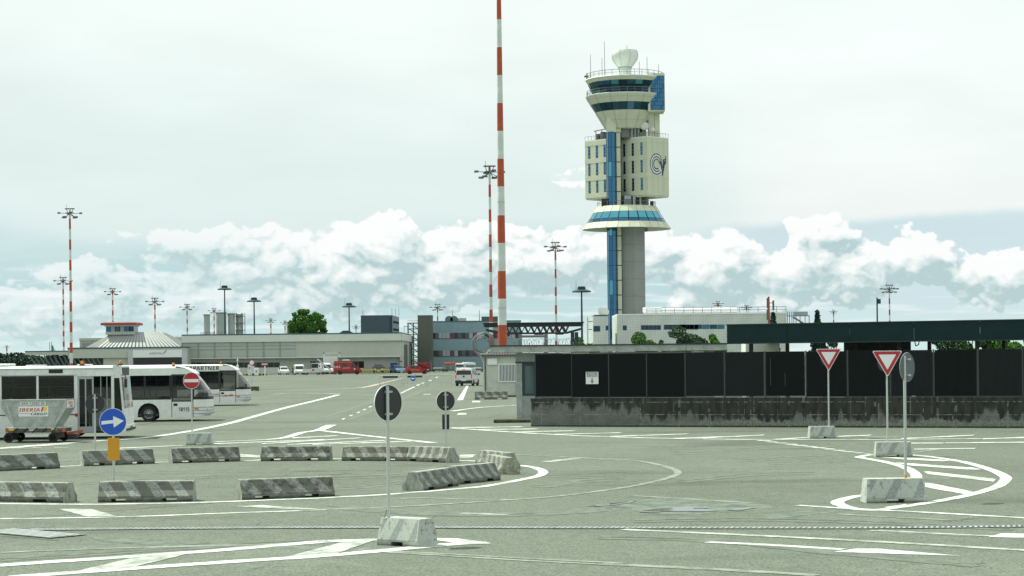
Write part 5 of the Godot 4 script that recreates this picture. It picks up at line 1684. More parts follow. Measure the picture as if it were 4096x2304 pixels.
	var pane3 := mb().lathe([[8.60, lerpf(k0, k1, 0.66)], [9.05, k1]], 1, 0.012, da - 0.012, true).mesh()
	part(t, "cab_backing", mb().lathe([[7.62, k0], [8.95, k1 + 0.02]], n, 0, TAU, true), M.frame_blue)
	var seamc := mb().beam(Vector3(0, c0, 4.88), Vector3(0, w0, rr.call(w0) + 0.03), 0.07, 0.05).mesh()
	var seamd := mb().beam(Vector3(0, w1, rr.call(w1) + 0.03), Vector3(0, c1, 9.65), 0.07, 0.05).mesh()
	var mul := mb().beam(Vector3(0, k0, 7.75), Vector3(0, k1, 9.06), 0.10, 0.10).mesh()
	for i in n:
		part(t, "lower_pane", pane1, [M.deep_glass, M.slate_glass, M.deep_glass, M.slate_glass, M.deep_glass][i % 5], T(Vector3.ZERO, i * da))
		part(t, "cab_pane", pane2, [M.deep_glass, M.deep_glass, M.slate_glass][i % 3], T(Vector3.ZERO, i * da))
		part(t, "cab_top_pane", pane3, [M.slate_glass, M.deep_glass, M.slate_glass, M.cyan_glass, M.slate_glass][(i * 3) % 5], T(Vector3.ZERO, i * da))
		part(t, "cab_mullion", mul, M.tower_dark, T(Vector3.ZERO, i * da))
		if i % 2 == 0:
			part(t, "panel_seam", seamc, M.cream_dark, T(Vector3.ZERO, i * da))
			part(t, "panel_seam", seamd, M.cream_dark, T(Vector3.ZERO, i * da))
	part(t, "panel_ring", mb().lathe([[rr.call(lerpf(c0, w0, 0.45)) + 0.02, lerpf(c0, w0, 0.45)], [rr.call(lerpf(c0, w0, 0.46)) + 0.02, lerpf(c0, w0, 0.465)]], n).lathe([[rr.call(lerpf(w1, c1, 0.62)) + 0.02, lerpf(w1, c1, 0.62)], [rr.call(lerpf(w1, c1, 0.65)) + 0.02, lerpf(w1, c1, 0.65)]], n), M.cream_dark)
	part(t, "roof_fascia", mb().lathe([[9.05, k1], [9.62, rim]], n, 0, TAU, true), M.cream)
	part(t, "roof", mb().lathe([[9.62, rim], [9.72, rim + 0.1], [9.6, rim + 0.3], [2.0, rim + 0.7]], 36), M.tower_white)
	part(t, "cab_ceiling", mb().lathe([[0.1, k1 + 0.05], [9.0, k1 + 0.04]], n), M.cream)
	for ring in [[9.35, rim + 0.3, 1.25, 32], [9.35, c1 + 0.3, 1.15, 32]]:
		var rb_ := mb()
		for i in ring[3]:
			var th: float = TAU * i / ring[3]
			rb_.cyl(Vector3(sin(th) * ring[0], ring[1], cos(th) * ring[0]), Vector3(sin(th) * ring[0], ring[1] + ring[2], cos(th) * ring[0]), 0.05, 0.05, 4)
		rb_.lathe([[ring[0] - 0.04, ring[1] + ring[2]], [ring[0] + 0.04, ring[1] + ring[2]], [ring[0] + 0.04, ring[1] + ring[2] + 0.1]], 36)
		rb_.lathe([[ring[0] - 0.03, ring[1] + ring[2] * 0.5], [ring[0] + 0.03, ring[1] + ring[2] * 0.5], [ring[0] + 0.03, ring[1] + ring[2] * 0.5 + 0.07]], 36)
		part(t, "balcony_railing", rb_, M.tower_grey)
	# blue glazed bay
	var b0: float = H.call(457.0)
	var b1: float = H.call(317.0)
	part(t, "bay_frame", mb().box(5.15, 9.2, b0, b1 + 0.5, 0.5, 6.3), M.cream)
	part(t, "bay_underside", mb().box(5.2, 9.15, b0 - 0.15, b0, 0.6, 6.2), M.cream)
	part(t, "bay_backing", mb().box(5.75, 9.12, b0 + 0.2, b1 - 0.1, 6.3, 6.34), M.frame_blue)
	var cols := 6
	var rows := [0.0, 0.13, 0.24, 0.36, 0.50, 0.63, 0.76, 0.88, 1.0]
	for i in cols:
		for j in rows.size() - 1:
			var xa := lerpf(5.8, 9.08, float(i) / cols)
			var xb := lerpf(5.8, 9.08, float(i + 1) / cols)
			part(t, "bay_pane", mb().box(xa + 0.03, xb - 0.03, lerpf(b0 + 0.25, b1 - 0.15, rows[j]) + 0.04, lerpf(b0 + 0.25, b1 - 0.15, rows[j + 1]) - 0.04, 6.34, 6.37), M.blue_glass if (i * 3 + j) % 4 else M.blue_glass_b)
	# radome
	var r0: float = H.call(299.0)
	var r1: float = H.call(270.6)
	var r2: float = H.call(203.0)
	part(t, "radome_base", mb().cyl(Vector3(0, r0 - 1.2, 0), Vector3(0, r1, 0), 1.62, 1.62, 20), M.tower_white)
	part(t, "radome_ring", mb().cyl(Vector3(0, r1 - 0.1, 0), Vector3(0, r1 + 0.1, 0), 1.75, 1.75, 20), M.tower_grey)
	var prof := []
	for i in 13:
		var u := i / 12.0
		var y := lerpf(r1, r2, u)
		var w := 1.7 + (3.35 - 1.7) * sin(clampf(u / 0.72, 0, 1) * PI / 2) if u < 0.72 else 3.35 - 0.30 * pow((u - 0.72) / 0.28, 2)
		prof.append([w, y])
	prof.append([2.4, r2 + 0.12])
	prof.append([0.01, r2 + 0.2])
	part(t, "radome", mb().lathe(prof, 36), M.tower_white)
	for i in 8:
		var th := i * PI / 4 + 0.35
		var sp := []
		for q in prof.slice(0, 13): sp.append(Vector3(sin(th) * (q[0] + 0.02), q[1], cos(th) * (q[0] + 0.02)))
		part(t, "radome_seam", mb().path(sp, 0.035, 4), M.silo)
	for q in [[-8.35, 6.2], [-5.65, 5.0], [-5.0, 9.0], [3.4, 4.0], [5.3, 5.2], [8.25, 3.6], [0.45, 1.0]]:
		var y: float = rim + 0.4
		if q[0] == 0.45: y = r2
		var zz := 0.0 if absf(q[0]) > 8 else 2.0
		part(t, "whip_aerial", mb().cyl(Vector3(q[0], y, zz), Vector3(q[0], y + q[1], zz), 0.075, 0.05, 5), M.tower_grey)
	part(t, "roof_camera", mb().path([Vector3(-9.3, rim + 0.3, 0), Vector3(-9.3, rim + 2.0, 0)], 0.12).box(-9.9, -8.9, rim + 1.0, rim + 1.4, -0.2, 0.2).box(8.9, 9.5, rim + 0.6, rim + 1.3, -0.2, 0.2), M.tower_dark)
	# stair shaft in front: blue bay with cream panels down its right side
	var s1: float = H.call(536.0)
	var pts := [Vector2(-4.85, 3.2), Vector2(-4.45, 4.5), Vector2(-3.7, 5.0), Vector2(-2.9, 4.6), Vector2(-2.62, 3.9)]
	var back := mb()
	back.box(-4.75, -2.6, 0, s1, -1.0, 3.1)
	part(t, "stair_core", back, M.frame_blue)
	var rows_ := 16
	for j in rows_:
		var ya := s1 * j / rows_
		var yb_ := s1 * (j + 1) / rows_
		for i in pts.size() - 1:
			var p: Vector2 = pts[i]
			var q: Vector2 = pts[i + 1]
			var e := (q - p).normalized() * 0.05
			var g := mb()
			g.quad(Vector3(p.x + e.x, ya + 0.06, p.y + e.y), Vector3(q.x - e.x, ya + 0.06, q.y - e.y), Vector3(q.x - e.x, yb_ - 0.06, q.y - e.y), Vector3(p.x + e.x, yb_ - 0.06, p.y + e.y))
			part(t, "stair_pane", g, [M.blue_glass, M.cyan_glass, M.blue_glass, M.blue_glass_b][i] if i != 1 or j % 4 == 1 else M.blue_glass)
	var fr := mb()
	for p in pts: fr.box(p.x - 0.06, p.x + 0.06, 0, s1, p.y - 0.12, p.y - 0.02)
	for j in rows_ + 1:
		for i in pts.size() - 1:
			var p: Vector2 = pts[i]
			var q: Vector2 = pts[i + 1]
			fr.beam(Vector3(p.x, s1 * j / rows_, p.y - 0.05), Vector3(q.x, s1 * j / rows_, q.y - 0.05), 0.08, 0.12)
	part(t, "stair_frame", fr, M.frame_blue)
	part(t, "panel_backing", mb().box(-2.6, -1.35, 0, s1, 2.4, 3.7), M.tower_dark)
	for j in rows_:
		part(t, "stair_panel", mb().box(-2.45, -1.5, s1 * j / rows_ + 0.12, s1 * (j + 1) / rows_ - 0.12, 3.7, 3.78), M.cream)
	part(t, "stair_head", mb().box(-4.8, -2.6, s1, H.call(470.0), 2.5, 4.6).box(-2.6, -1.3, s1, H.call(500.0), 2.2, 3.8), M.cream)

func arc_strip(b: MB, cx: float, cy: float, r0: float, r1: float, a0: float, a1: float, zz: float) -> void:
	var n := 30
	for i in n:
		var t0 := lerpf(a0, a1, float(i) / n)
		var t1 := lerpf(a0, a1, float(i + 1) / n)
		b.quad(Vector3(cx + cos(t0) * r1, cy + sin(t0) * r1, zz), Vector3(cx + cos(t1) * r1, cy + sin(t1) * r1, zz), Vector3(cx + cos(t1) * r0, cy + sin(t1) * r0, zz), Vector3(cx + cos(t0) * r0, cy + sin(t0) * r0, zz))
func bar2(b: MB, p: Vector2, q: Vector2, w: float, zz: float) -> void:
	var d := (q - p).normalized()
	var s := Vector2(-d.y, d.x) * w / 2
	b.quad(Vector3(p.x - s.x, p.y - s.y, zz), Vector3(q.x - s.x, q.y - s.y, zz), Vector3(q.x + s.x, q.y + s.y, zz), Vector3(p.x + s.x, p.y + s.y, zz))
func emblem_shape(cx: float, cy: float) -> MB:
	var b := mb()
	var w := 0.27
	for i in 3:
		var r: float = [2.45, 1.80, 1.15][i]
		arc_strip(b, cx, cy, r - w / 2, r + w / 2, 0.75, TAU - 0.75 - 0.12 * i, 0.004 + i * 0.002)
		# from the ring's upper end down to the foot of the V, then up to the tail
		var e := Vector2(cx + cos(0.75) * r, cy + sin(0.75) * r)
		var foot := Vector2(cx + 2.3, cy - 2.75 + i * 0.95)
		var kk := Vector2(e.x + 0.02, e.y)
		bar2(b, kk, foot, w, 0.010 + i * 0.002)
		bar2(b, foot, Vector2(cx + 3.45 - i * 0.28, cy + 0.95 + i * 0.15), w, 0.016 + i * 0.002)
	bar2(b, Vector2(cx + 2.5, cy + 1.05), Vector2(cx + 3.75, cy + 1.35), 0.34, 0.024)
	bar2(b, Vector2(cx + 3.55, cy + 0.1), Vector2(cx + 3.75, cy + 2.2), 0.26, 0.026)
	return b
# ---- light masts
func mast_head(parent: Node, y: float, k0: float) -> void:
	var k := k0 * 0.78
	# a ring of floodlights on arms, a top frame, and a short rod
	var hd := part(parent, "head_frame", mb().box(-0.9 * k, 0.9 * k, y - 0.2 * k, y, -0.15 * k, 0.15 * k).box(-0.7 * k, 0.7 * k, y - 1.0 * k, y - 0.85 * k, -0.6 * k, 0.6 * k).beam(Vector3(-0.7 * k, y, 0), Vector3(-0.35 * k, y - 1.0 * k, 0), 0.1 * k, 0.1 * k).beam(Vector3(0.7 * k, y, 0), Vector3(0.35 * k, y - 1.0 * k, 0), 0.1 * k, 0.1 * k), M.mast_head)
	for i in 8:
		var a := TAU * i / 8.0 + 0.3
		var r := (1.9 if i % 2 == 0 else 1.3) * k
		var yy := y - (0.95 if i % 2 == 0 else 1.75) * k
		var d := Vector3(sin(a), 0, cos(a))
		part(hd, "arm", mb().beam(Vector3(0, y - 1.0 * k, 0), d * r + Vector3(0, yy, 0), 0.09 * k, 0.09 * k), M.mast_head)
		var m := mb()
		m.X = T(d * r + Vector3(0, yy, 0), a)
		m.prism(PackedVector2Array([Vector2(-0.36 * k, -0.12 * k), Vector2(0.36 * k, -0.12 * k), Vector2(0.3 * k, 0.16 * k), Vector2(-0.3 * k, 0.16 * k)]), -0.1 * k, 0.42 * k)
		part(hd, "floodlight", m, M.mast_head)
	part(hd, "lightning_rod", mb().cyl(Vector3(-0.6 * k, y, 0), Vector3(-0.6 * k, y + 0.7 * k, 0), 0.03 * k, 0.03 * k, 4), M.mast_head)
func striped_mast(label: String, px: float, py: float, z: float, band: float, r0: float, r1: float, head := true, topless := 0.0, hk := 1.0, first_red := 1) -> Node3D:
	var tp := at(px, py, z)
	var H := tp.y if topless <= 0.0 else topless
	var o := thing("light_mast", label, "light mast", Vector3(tp.x, 0, -z), 0.0, "red and white light masts")
	var n := int(ceil(H / band))
	for i in n:
		var a := i * band
		var b := minf((i + 1) * band, H)
		var ra := lerpf(r0, r1, a / H)
		var rb_ := lerpf(r0, r1, b / H)
		part(o, "band", mb().cyl(Vector3(0, a, 0), Vector3(0, b, 0), ra, rb_, 14, false), M.mast_red if i % 2 == first_red else M.mast_white)
	if head: mast_head(o, H, hk)
	return o
func green_pole(label: String, px: float, py: float, z: float) -> void:
	var tp := at(px, py, z)
	var o := thing("lamp_pole", label, "lamp pole", Vector3(tp.x, 0, -z), 0.0, "dark green lamp poles")
	part(o, "pole", mb().cyl(Vector3.ZERO, Vector3(0, tp.y - 0.3, 0), 0.24, 0.12, 8), M.pole_green)
	var hd := part(o, "lamp_ring", mb().lathe([[0.05, tp.y - 0.5], [1.0, tp.y - 0.55], [1.55, tp.y - 0.75], [1.6, tp.y - 0.95], [0.9, tp.y - 0.8], [0.05, tp.y - 0.8]], 12), M.pole_green)
	part(hd, "cap", mb().cyl(Vector3(0, tp.y - 0.5, 0), Vector3(0, tp.y, 0), 0.75, 0.6, 10), M.pole_green)
	part(hd, "rod", mb().cyl(Vector3(-0.9, tp.y - 0.5, 0), Vector3(-0.9, tp.y + 1.0, 0), 0.035, 0.02, 4), M.pole_green)

func build_masts() -> void:
	# the tall one beside the guard house: its bands are measured from the photograph
	var z := 190.0
	var base := at(2010, 1378, z)
	var ys := [1378, 1300, 1195, 1084.7, 972.6, 862, 746.7, 636]
	var o := thing("light_mast", "thick red and white mast rising out of the picture behind the guard house", "light mast", Vector3(base.x, 0, -z), 0.0, "red and white light masts")
	var H := 45.0
	var hs := [0.0]
	for y in ys.slice(1): hs.append(at(2005, y, z).y)
	while hs[hs.size() - 1] < H - 2.65: hs.append(hs[hs.size() - 1] + 2.65)
	hs.append(H)
	for i in hs.size() - 1:
		part(o, "band", mb().cyl(Vector3(0, hs[i], 0), Vector3(0, hs[i + 1], 0), lerpf(0.46, 0.16, hs[i] / H), lerpf(0.46, 0.16, hs[i + 1] / H), 20, false), M.mast_red if i % 2 == 0 else M.mast_white)
	for y in [at(2005, 1233, z).y, at(2005, 810, z).y]: part(o, "flange", mb().cyl(Vector3(0, y, 0), Vector3(0, y + 0.05, 0), lerpf(0.46, 0.16, y / H) + 0.015, lerpf(0.46, 0.16, y / H) + 0.015, 18), M.silo)
	mast_head(o, H, 1.6)
	var rest := [
		["red and white floodlight mast close beside the thickest mast", 1958, 662, 232.0, 1.45, 0.24, 0.13, 1.0],
		["red and white floodlight mast between the thickest mast and the tower", 2221, 968, 312.0, 1.4, 0.23, 0.13, 1.0],
		["red and white floodlight mast behind the front bus and cargo container", 279, 833, 285.0, 1.47, 0.235, 0.13, 0.95],
		["slim red and white mast just beside the mast behind the front bus", 252, 1108, 560.0, 1.47, 0.30, 0.2, 1.45],
		["red and white mast behind the red-roofed lookout", 450, 1153, 560.0, 1.45, 0.28, 0.2, 1.3],
		["red and white mast rising behind the ribbed pyramid roof", 619, 1191, 640.0, 1.5, 0.3, 0.22, 1.65],
		["red and white mast over the left end of the long hall", 748, 1216, 720.0, 1.5, 0.32, 0.22, 1.5],
		["distant mast behind the slim silo with the ring platform", 856, 1233, 820.0, 1.5, 0.32, 0.22, 1.4],
		["distant low mast between the silos and the round tree", 1083, 1274, 950.0, 2.0, 0.4, 0.3, 1.35],
		["distant low mast touching the edge of the round tree", 1140, 1283, 1000.0, 2.0, 0.4, 0.3, 1.3],
		["distant low mast beside the dark slate block", 1424, 1299, 1050.0, 2.0, 0.4, 0.3, 1.3],
		["floodlight mast over the pale blue office block", 1750, 1216, 720.0, 1.5, 0.32, 0.22, 1.6],
		["red and white mast rising over the green canopy", 3557, 1139, 520.0, 1.45, 0.26, 0.18, 1.45],
		["distant mast over the roof ducts of the tiled building", 2872, 1205, 800.0, 2.0, 0.36, 0.26, 1.3],
		["distant mast by the roof cowls of the tiled building", 2986, 1221, 850.0, 2.0, 0.36, 0.26, 1.4],
		["thin distant mast behind the pale green bush", 3334, 1239, 1000.0, 2.0, 0.4, 0.3, 1.2],
		["tiny distant mast over the wood at the horizon", 27, 1381, 1200.0, 2.0, 0.45, 0.35, 1.1]]
	for q in rest: striped_mast(q[0], q[1], q[2], q[3], q[4], q[5], q[6], true, 0.0, q[7])
	green_pole("dark green lamp pole in front of the broad silo", 898, 1142, 440.0)
	green_pole("dark green lamp pole between the silos and the hall's round tree", 1016, 1190, 440.0)
	green_pole("dark green lamp pole between the round tree and the dark slate block", 1396, 1212, 440.0)
	green_pole("dark green lamp pole between the gate canopy and the control tower", 2326, 1146, 330.0)
	# camera pole and antenna
	var c := at(3508, 1190, 240)
	var cp := thing("camera_pole", "thin green pole with a box hung near its top behind the canopy", "pole", Vector3(c.x, 0, -240))
	part(cp, "pole", mb().cyl(Vector3.ZERO, Vector3(0, c.y, 0), 0.11, 0.09, 7), M.pole_green)
	part(cp, "equipment_box", mb().cbox(0.08, 0.42, c.y - 0.75, c.y - 0.18, -0.2, 0.2, 0.03), M.pole_green)
	var a := at(z5(546, 172).x, z5(546, 172).y, 420)
	var an := thing("antenna_mast", "red mobile phone antenna on the tiled building's roof", "antenna", Vector3(a.x, 0, -420))
	part(an, "pole", mb().cyl(Vector3.ZERO, Vector3(0, a.y, 0), 0.28, 0.2, 8), M.mast_red)
	for q in [[-0.25, 0.0], [0.95, -0.5], [0.95, -3.2], [-0.3, -2.5]]:
		part(an, "panel_antenna", mb().box(q[0] - 0.18, q[0] + 0.18, a.y + q[1] - 2.4, a.y + q[1] - 0.3, -0.2, 0.2), M.mast_head)
	part(an, "bracket", mb().box(-0.4, 1.0, a.y - 1.4, a.y - 1.25, -0.1, 0.1).box(-0.4, 1.0, a.y - 4.6, a.y - 4.45, -0.1, 0.1), M.mast_head)

# ---- trees
func leaf_mesh() -> ArrayMesh:
	var b := mb()
	for k in 3:
		b.X = Transform3D(Basis.from_euler(Vector3(k * 0.9, k * 2.1, k * 0.5)), Vector3(0.15 * (k - 1), 0.1 * k, 0.12 * (1 - k)))
		b.quad(Vector3(-0.5, -0.05, -0.3), Vector3(0.5, 0.0, -0.25), Vector3(0.42, 0.06, 0.35), Vector3(-0.4, 0.02, 0.3))
	return b.mesh()
var leafm: ArrayMesh
func crown(parent: Node3D, lobes: Array, count: int, size: float, m: Material) -> void:
	var mm := MultiMesh.new()
	mm.transform_format = MultiMesh.TRANSFORM_3D
	mm.use_colors = true
	mm.mesh = leafm
	mm.instance_count = count
	var tot := 0.0
	for l in lobes: tot += pow(l[1], 2.2)
	var k := 0
	for i in count:
		var pick := rng.randf() * tot
		var l: Array = lobes[0]
		for q in lobes:
			pick -= pow(q[1], 2.2)
			if pick <= 0:
				l = q
				break
		var d := Vector3(rng.randfn(), rng.randfn(), rng.randfn()).normalized()
		var rad: float = l[1] * (0.62 + 0.38 * sqrt(rng.randf()))
		if rng.randf() < 0.08: rad *= 1.16
		var p: Vector3 = l[0] + d * rad * Vector3(1, l[2], 1)
		var s := size * rng.randf_range(0.6, 1.3)
		mm.set_instance_transform(i, Transform3D(Basis.from_euler(Vector3(rng.randf() * 6, rng.randf() * 6, rng.randf() * 6)).scaled(Vector3.ONE * s), p))
		var g := rng.randf_range(0.65, 1.3)
		mm.set_instance_color(i, Color(g * rng.randf_range(0.9, 1.15), g, g * rng.randf_range(0.8, 1.1)))
	var o := MultiMeshInstance3D.new()
	o.name = "crown"
	o.set_meta("kind", "stuff")
	o.multimesh = mm
	o.material_override = m
	parent.add_child(o, true)
func tree(nm: String, label: String, cat: String, x: float, z: float, H: float, wide: float, m: Material, lobes_n: int, count: int, leaf: float, crown_low := 0.3, group := "") -> void:
	var o := thing(nm, label, cat, Vector3(x, 0, -z), 0.0, group)
	var tb := mb()
	var th := H * (crown_low + 0.25)
	tb.cyl(Vector3.ZERO, Vector3(0, th * 0.5, 0), H * 0.035, H * 0.028, 8)
	tb.cyl(Vector3(0, th * 0.5, 0), Vector3(H * 0.01, th, 0), H * 0.028, H * 0.02, 8)
	var lobes := []
	for i in lobes_n:
		var a := TAU * i / lobes_n * 1.7 + rng.randf() * 0.8
		var u := (i + 0.5) / lobes_n
		var y := lerpf(H * crown_low + wide * 0.22, H * (0.84 if lobes_n < 20 else 0.92), u)
		var prof := sin((0.2 + u * 0.62) * PI)
		var rr := wide * 0.5 * prof * rng.randf_range(0.3, 0.85)
		var r := wide * (rng.randf_range(0.11, 0.22) if lobes_n < 20 else rng.randf_range(0.08, 0.17))
		var c := Vector3(cos(a) * rr, y, sin(a) * rr)
		lobes.append([c, r, rng.randf_range(0.7, 0.95)])
		tb.cyl(Vector3(0, th * rng.randf_range(0.5, 0.95), 0), c, H * 0.012, H * 0.004, 5, false)
	lobes.append([Vector3(0, H * 0.55, 0), wide * (0.24 if lobes_n < 20 else 0.16), 0.9])
	part(o, "trunk", tb, M.bark)
	crown(o, lobes, count, leaf, m)
func conifer(label: String, x: float, z: float, H: float, wide: float) -> void:
	var o := thing("conifer", label, "tree", Vector3(x, 0, -z))
	part(o, "trunk", mb().cyl(Vector3.ZERO, Vector3(0, H * 0.97, 0), H * 0.02, 0.02, 7), M.bark)
	var lobes := []
	for i in 26:
		var u := i / 26.0
		var y := lerpf(H * 0.25, H * 0.98, u)
		for j in 5:
			var a := j * TAU / 5 + i * 0.8
			var r := wide * 0.5 * (1.0 - u) * rng.randf_range(0.5, 1.05)
			lobes.append([Vector3(cos(a) * r * 0.7, y - r * 0.15, sin(a) * r * 0.7), maxf(0.06 * wide + r * 0.25, 0.12), 0.35])
	crown(o, lobes, 2600, H * 0.035, M.leaf3)
func build_trees() -> void:
	leafm = leaf_mesh()
	rng.seed = 910
	for k in 4: M["leaf%d" % k].vertex_color_use_as_albedo = true
	# big round tree behind the hall
	var z := 455.0
	var p := at(1232, 1232, z)
	var o1 := thing("broadleaf_tree", "big round bright green tree rising behind the long hall", "tree", Vector3(p.x, 0, -z))
	var tb := mb().cyl(Vector3.ZERO, Vector3(0, 6.5, 0), 0.45, 0.3, 9)
	var lb := []
	for q in [[790, 385, 50], [720, 445, 58], [690, 525, 60], [795, 475, 76], [862, 440, 52], [935, 428, 54], [965, 500, 58], [885, 535, 80], [760, 565, 85], [990, 560, 45], [668, 570, 45], [835, 372, 28], [905, 398, 30], [755, 372, 30], [700, 395, 26], [975, 420, 24], [1000, 480, 22], [655, 480, 26], [850, 620, 90], [720, 640, 80], [960, 630, 70]]:
		var c := a2(z3(q[0], q[1]), z) - Vector3(p.x, 0, -z) + Vector3(0, 0, rng.randf_range(-2.2, 2.2))
		lb.append([c, q[2] / 2.5156 * z / F * 0.82, 0.95])
		tb.cyl(Vector3(0, rng.randf_range(3.5, 6.4), 0), c, 0.12, 0.04, 5, false)
	part(o1, "trunk", tb, M.bark)
	crown(o1, lb, 9500, 0.36, M.leaf0)
	# shrubs and trees round the foot of the tower
	var z2_ := 260.0
	for q in [[1935, 575, 200, 2, "light green bushy tree before the tiled building"], [2147, 620, 62, 2, "small pale sapling before the tiled building"], [2365, 500, 270, 1, "broad dark green tree in front of the tiled building's windows"], [2545, 585, 130, 0, "round green bush close to the broad dark tree"], [1345, 610, 175, 2, "feathery green bush beside the gate canopy"]]:
		var a := z4(q[0], q[1])
		var c := at(a.x, a.y, z2_ + q[0] * 0.01)
		tree("bush_tree", q[4], "tree", c.x, z2_ + q[0] * 0.01, c.y * 1.08, q[2] * 1.75 / 2.5156 * z2_ / F, M["leaf%d" % q[3]], 11, 3800, 0.20, 0.1, "trees by the tower")
	for q in [[150, 415, 125, 0, "tall rounded green tree at the corner of the green canopy"], [35, 462, 120, 1, "dark green shrub between the trees by the green canopy"]]:
		var a := z5(q[0], q[1])
		var c := at(a.x, a.y, 250)
		tree("bush_tree", q[4], "tree", c.x, 250 + q[0] * 0.02, c.y, q[2] * 1.6 / 1.9877 * 250 / F, M["leaf%d" % q[3]], 11, 4200, 0.20, 0.1, "trees by the tower")
	for q in [[582, 280, 95, "dark conifer with drooping tiers before the end of the tiled building"], [932, 265, 92, "pointed dark conifer beyond the open stair frame"]]:
		var a := z5(q[0], q[1])
		var c := at(a.x, a.y, 300)
		conifer(q[3], c.x, 300, c.y, q[2] / 1.9877 * 300 / F * 1.7)
	var a5 := z5(1050, 318)
	var c5 := at(a5.x, a5.y, 310)
	tree("bush_tree", "pale yellow green spreading bush over the green canopy edge", "tree", c5.x, 310, c5.y, 150 / 1.9877 * 310 / F, M.leaf2, 9, 1500, 0.26, 0.1, "trees by the tower")
	# greenery seen under the green canopy
	for q in [[1980, 1000], [2160, 1000], [2330, 1000], [2520, 1000], [2440, 1000]]:
		var a := z5(q[0], 560)
		var x := rx(a.x, 165)
		tree("roadside_tree", "leafy green tree seen through the gap under the green canopy", "tree", x, 165 + rng.randf() * 4, 5.2, 3.6, M.leaf0 if q[0] % 40 == 0 else M.leaf1, 9, 1500, 0.22, 0.12, "trees behind the green canopy")
	# wood at the horizon, left
	var w := mb()
	var mm := MultiMesh.new()
	mm.transform_format = MultiMesh.TRANSFORM_3D
	mm.use_colors = true
	mm.mesh = leafm
	mm.instance_count = 9000
	for i in 9000:
		var zz := rng.randf_range(880, 960)
		var x := rx(rng.randf_range(-500, 330), zz)
		var top := 4.4 + 1.3 * sin(x * 0.13) + 0.7 * sin(x * 0.41 + 1) + 0.8 * sin(x * 0.9)
		var y := top * sqrt(rng.randf())
		var g := rng.randf_range(0.6, 1.2)
		mm.set_instance_transform(i, Transform3D(Basis.from_euler(Vector3(rng.randf() * 6, rng.randf() * 6, rng.randf() * 6)).scaled(Vector3.ONE * rng.randf_range(0.9, 1.8)), Vector3(x, y, -zz)))
		mm.set_instance_color(i, Color(g, g, g))
	var o := MultiMeshInstance3D.new()
	o.name = "far_wood"
	o.multimesh = mm
	o.material_override = M.leaf3
	add_child(o)
	tag(o, "dark green wood along the horizon behind the porch", "wood")
	o.set_meta("kind", "stuff")
# ---- jersey barriers and sign blocks
# texture: rows 0..0.78 the sides (stripes), 0.78..1 plain concrete for tops and ends
func barrier_tex(seed_: int, stripes: int, dark: float, moss: float, kind: int) -> StandardMaterial3D:
	var n1 := noise(seed_, 1.0, 4)
	var n2 := noise(seed_ + 1, 1.0, 3)
	var W := 256
	var H := 128
	return image_mat(W, H, func(x: int, y: int) -> Color:
		var u := float(x) / W
		var v := float(y) / H
		var f := n1.get_noise_2d(u * 40, v * 16)
		var g := n2.get_noise_2d(u * 9, v * 4)
		var fine := n1.get_noise_2d(u * 150 + 9, v * 60)
		var c: Color
		if kind == 2:
			# painted white block
			c = Color(0.44, 0.48, 0.435) * (1.0 + 0.14 * f)
			if v < 0.62 and v > 0.02:
				var s := fposmod(u * 2.15 + (v - 0.3) * 0.62 + 0.15, 1.0)
				if s < 0.36 and u > 0.05 and u < 0.97: c = c.lerp(Color(0.20, 0.23, 0.24), clampf(0.62 + f * 0.9, 0.1, 0.9))
			if v > 0.66 and v < 0.78: c = c.lerp(Color(0.10, 0.11, 0.085), sstep(0.66, 0.80, v + f * 0.06))
			if absf(n2.get_noise_2d(u * 14, v * 3)) < 0.018: c = c.lerp(Color(0.12, 0.13, 0.11), 0.7)
			if g + f * 0.5 > 0.45: c = c.lerp(Color(0.22, 0.23, 0.20), 0.8)
			if v >= 0.78 and n2.get_noise_2d(u * 7 + 30, v * 22) > 0.34: c = c.lerp(Color(0.20, 0.20, 0.15), 0.75)
			return c
		c = Color(0.14, 0.15, 0.125) * (1.0 + 0.30 * f + 0.15 * fine)
		if v < 0.60:
			var s := fposmod(u * stripes - v * 0.85 + 0.1, 1.0)
			if kind == 1: s = fposmod(u * stripes + 0.1, 1.0)
			if s < 0.46: c = c.lerp(Color(0.34, 0.375, 0.35), clampf(0.70 + f * 1.2, 0.1, 0.95))
			# black grime, thick where it has settled
			c = c.lerp(Color(0.045, 0.052, 0.048), clampf((g * 1.3 + f * 1.2 + fine * 0.4 + dark - 0.45), 0, 0.9))
			if moss > 0.0 and n2.get_noise_2d(u * 16 + 50, v * 10) > 0.62 - moss * 0.5: c = c.lerp(Color(0.20, 0.16, 0.05), 0.55)
		elif v < 0.78:
			c = c.lerp(Color(0.22, 0.24, 0.205), 0.5)
			c = c.lerp(Color(0.035, 0.040, 0.032), clampf(sstep(0.64, 0.74, v + f * 0.10) * 0.9 + g * 0.5, 0, 0.95))
		else:
			c = Color(0.34, 0.37, 0.33) * (1.0 + 0.35 * f)
			c = c.lerp(Color(0.07, 0.08, 0.07), clampf(g * 1.2 + dark * 0.3 - 0.12, 0, 0.6))
			if moss > 0.0 and n2.get_noise_2d(u * 12 + 80, v * 30) > 0.5 - moss * 0.6: c = c.lerp(Color(0.26, 0.19, 0.03), 0.75)
		return c, 0.88)
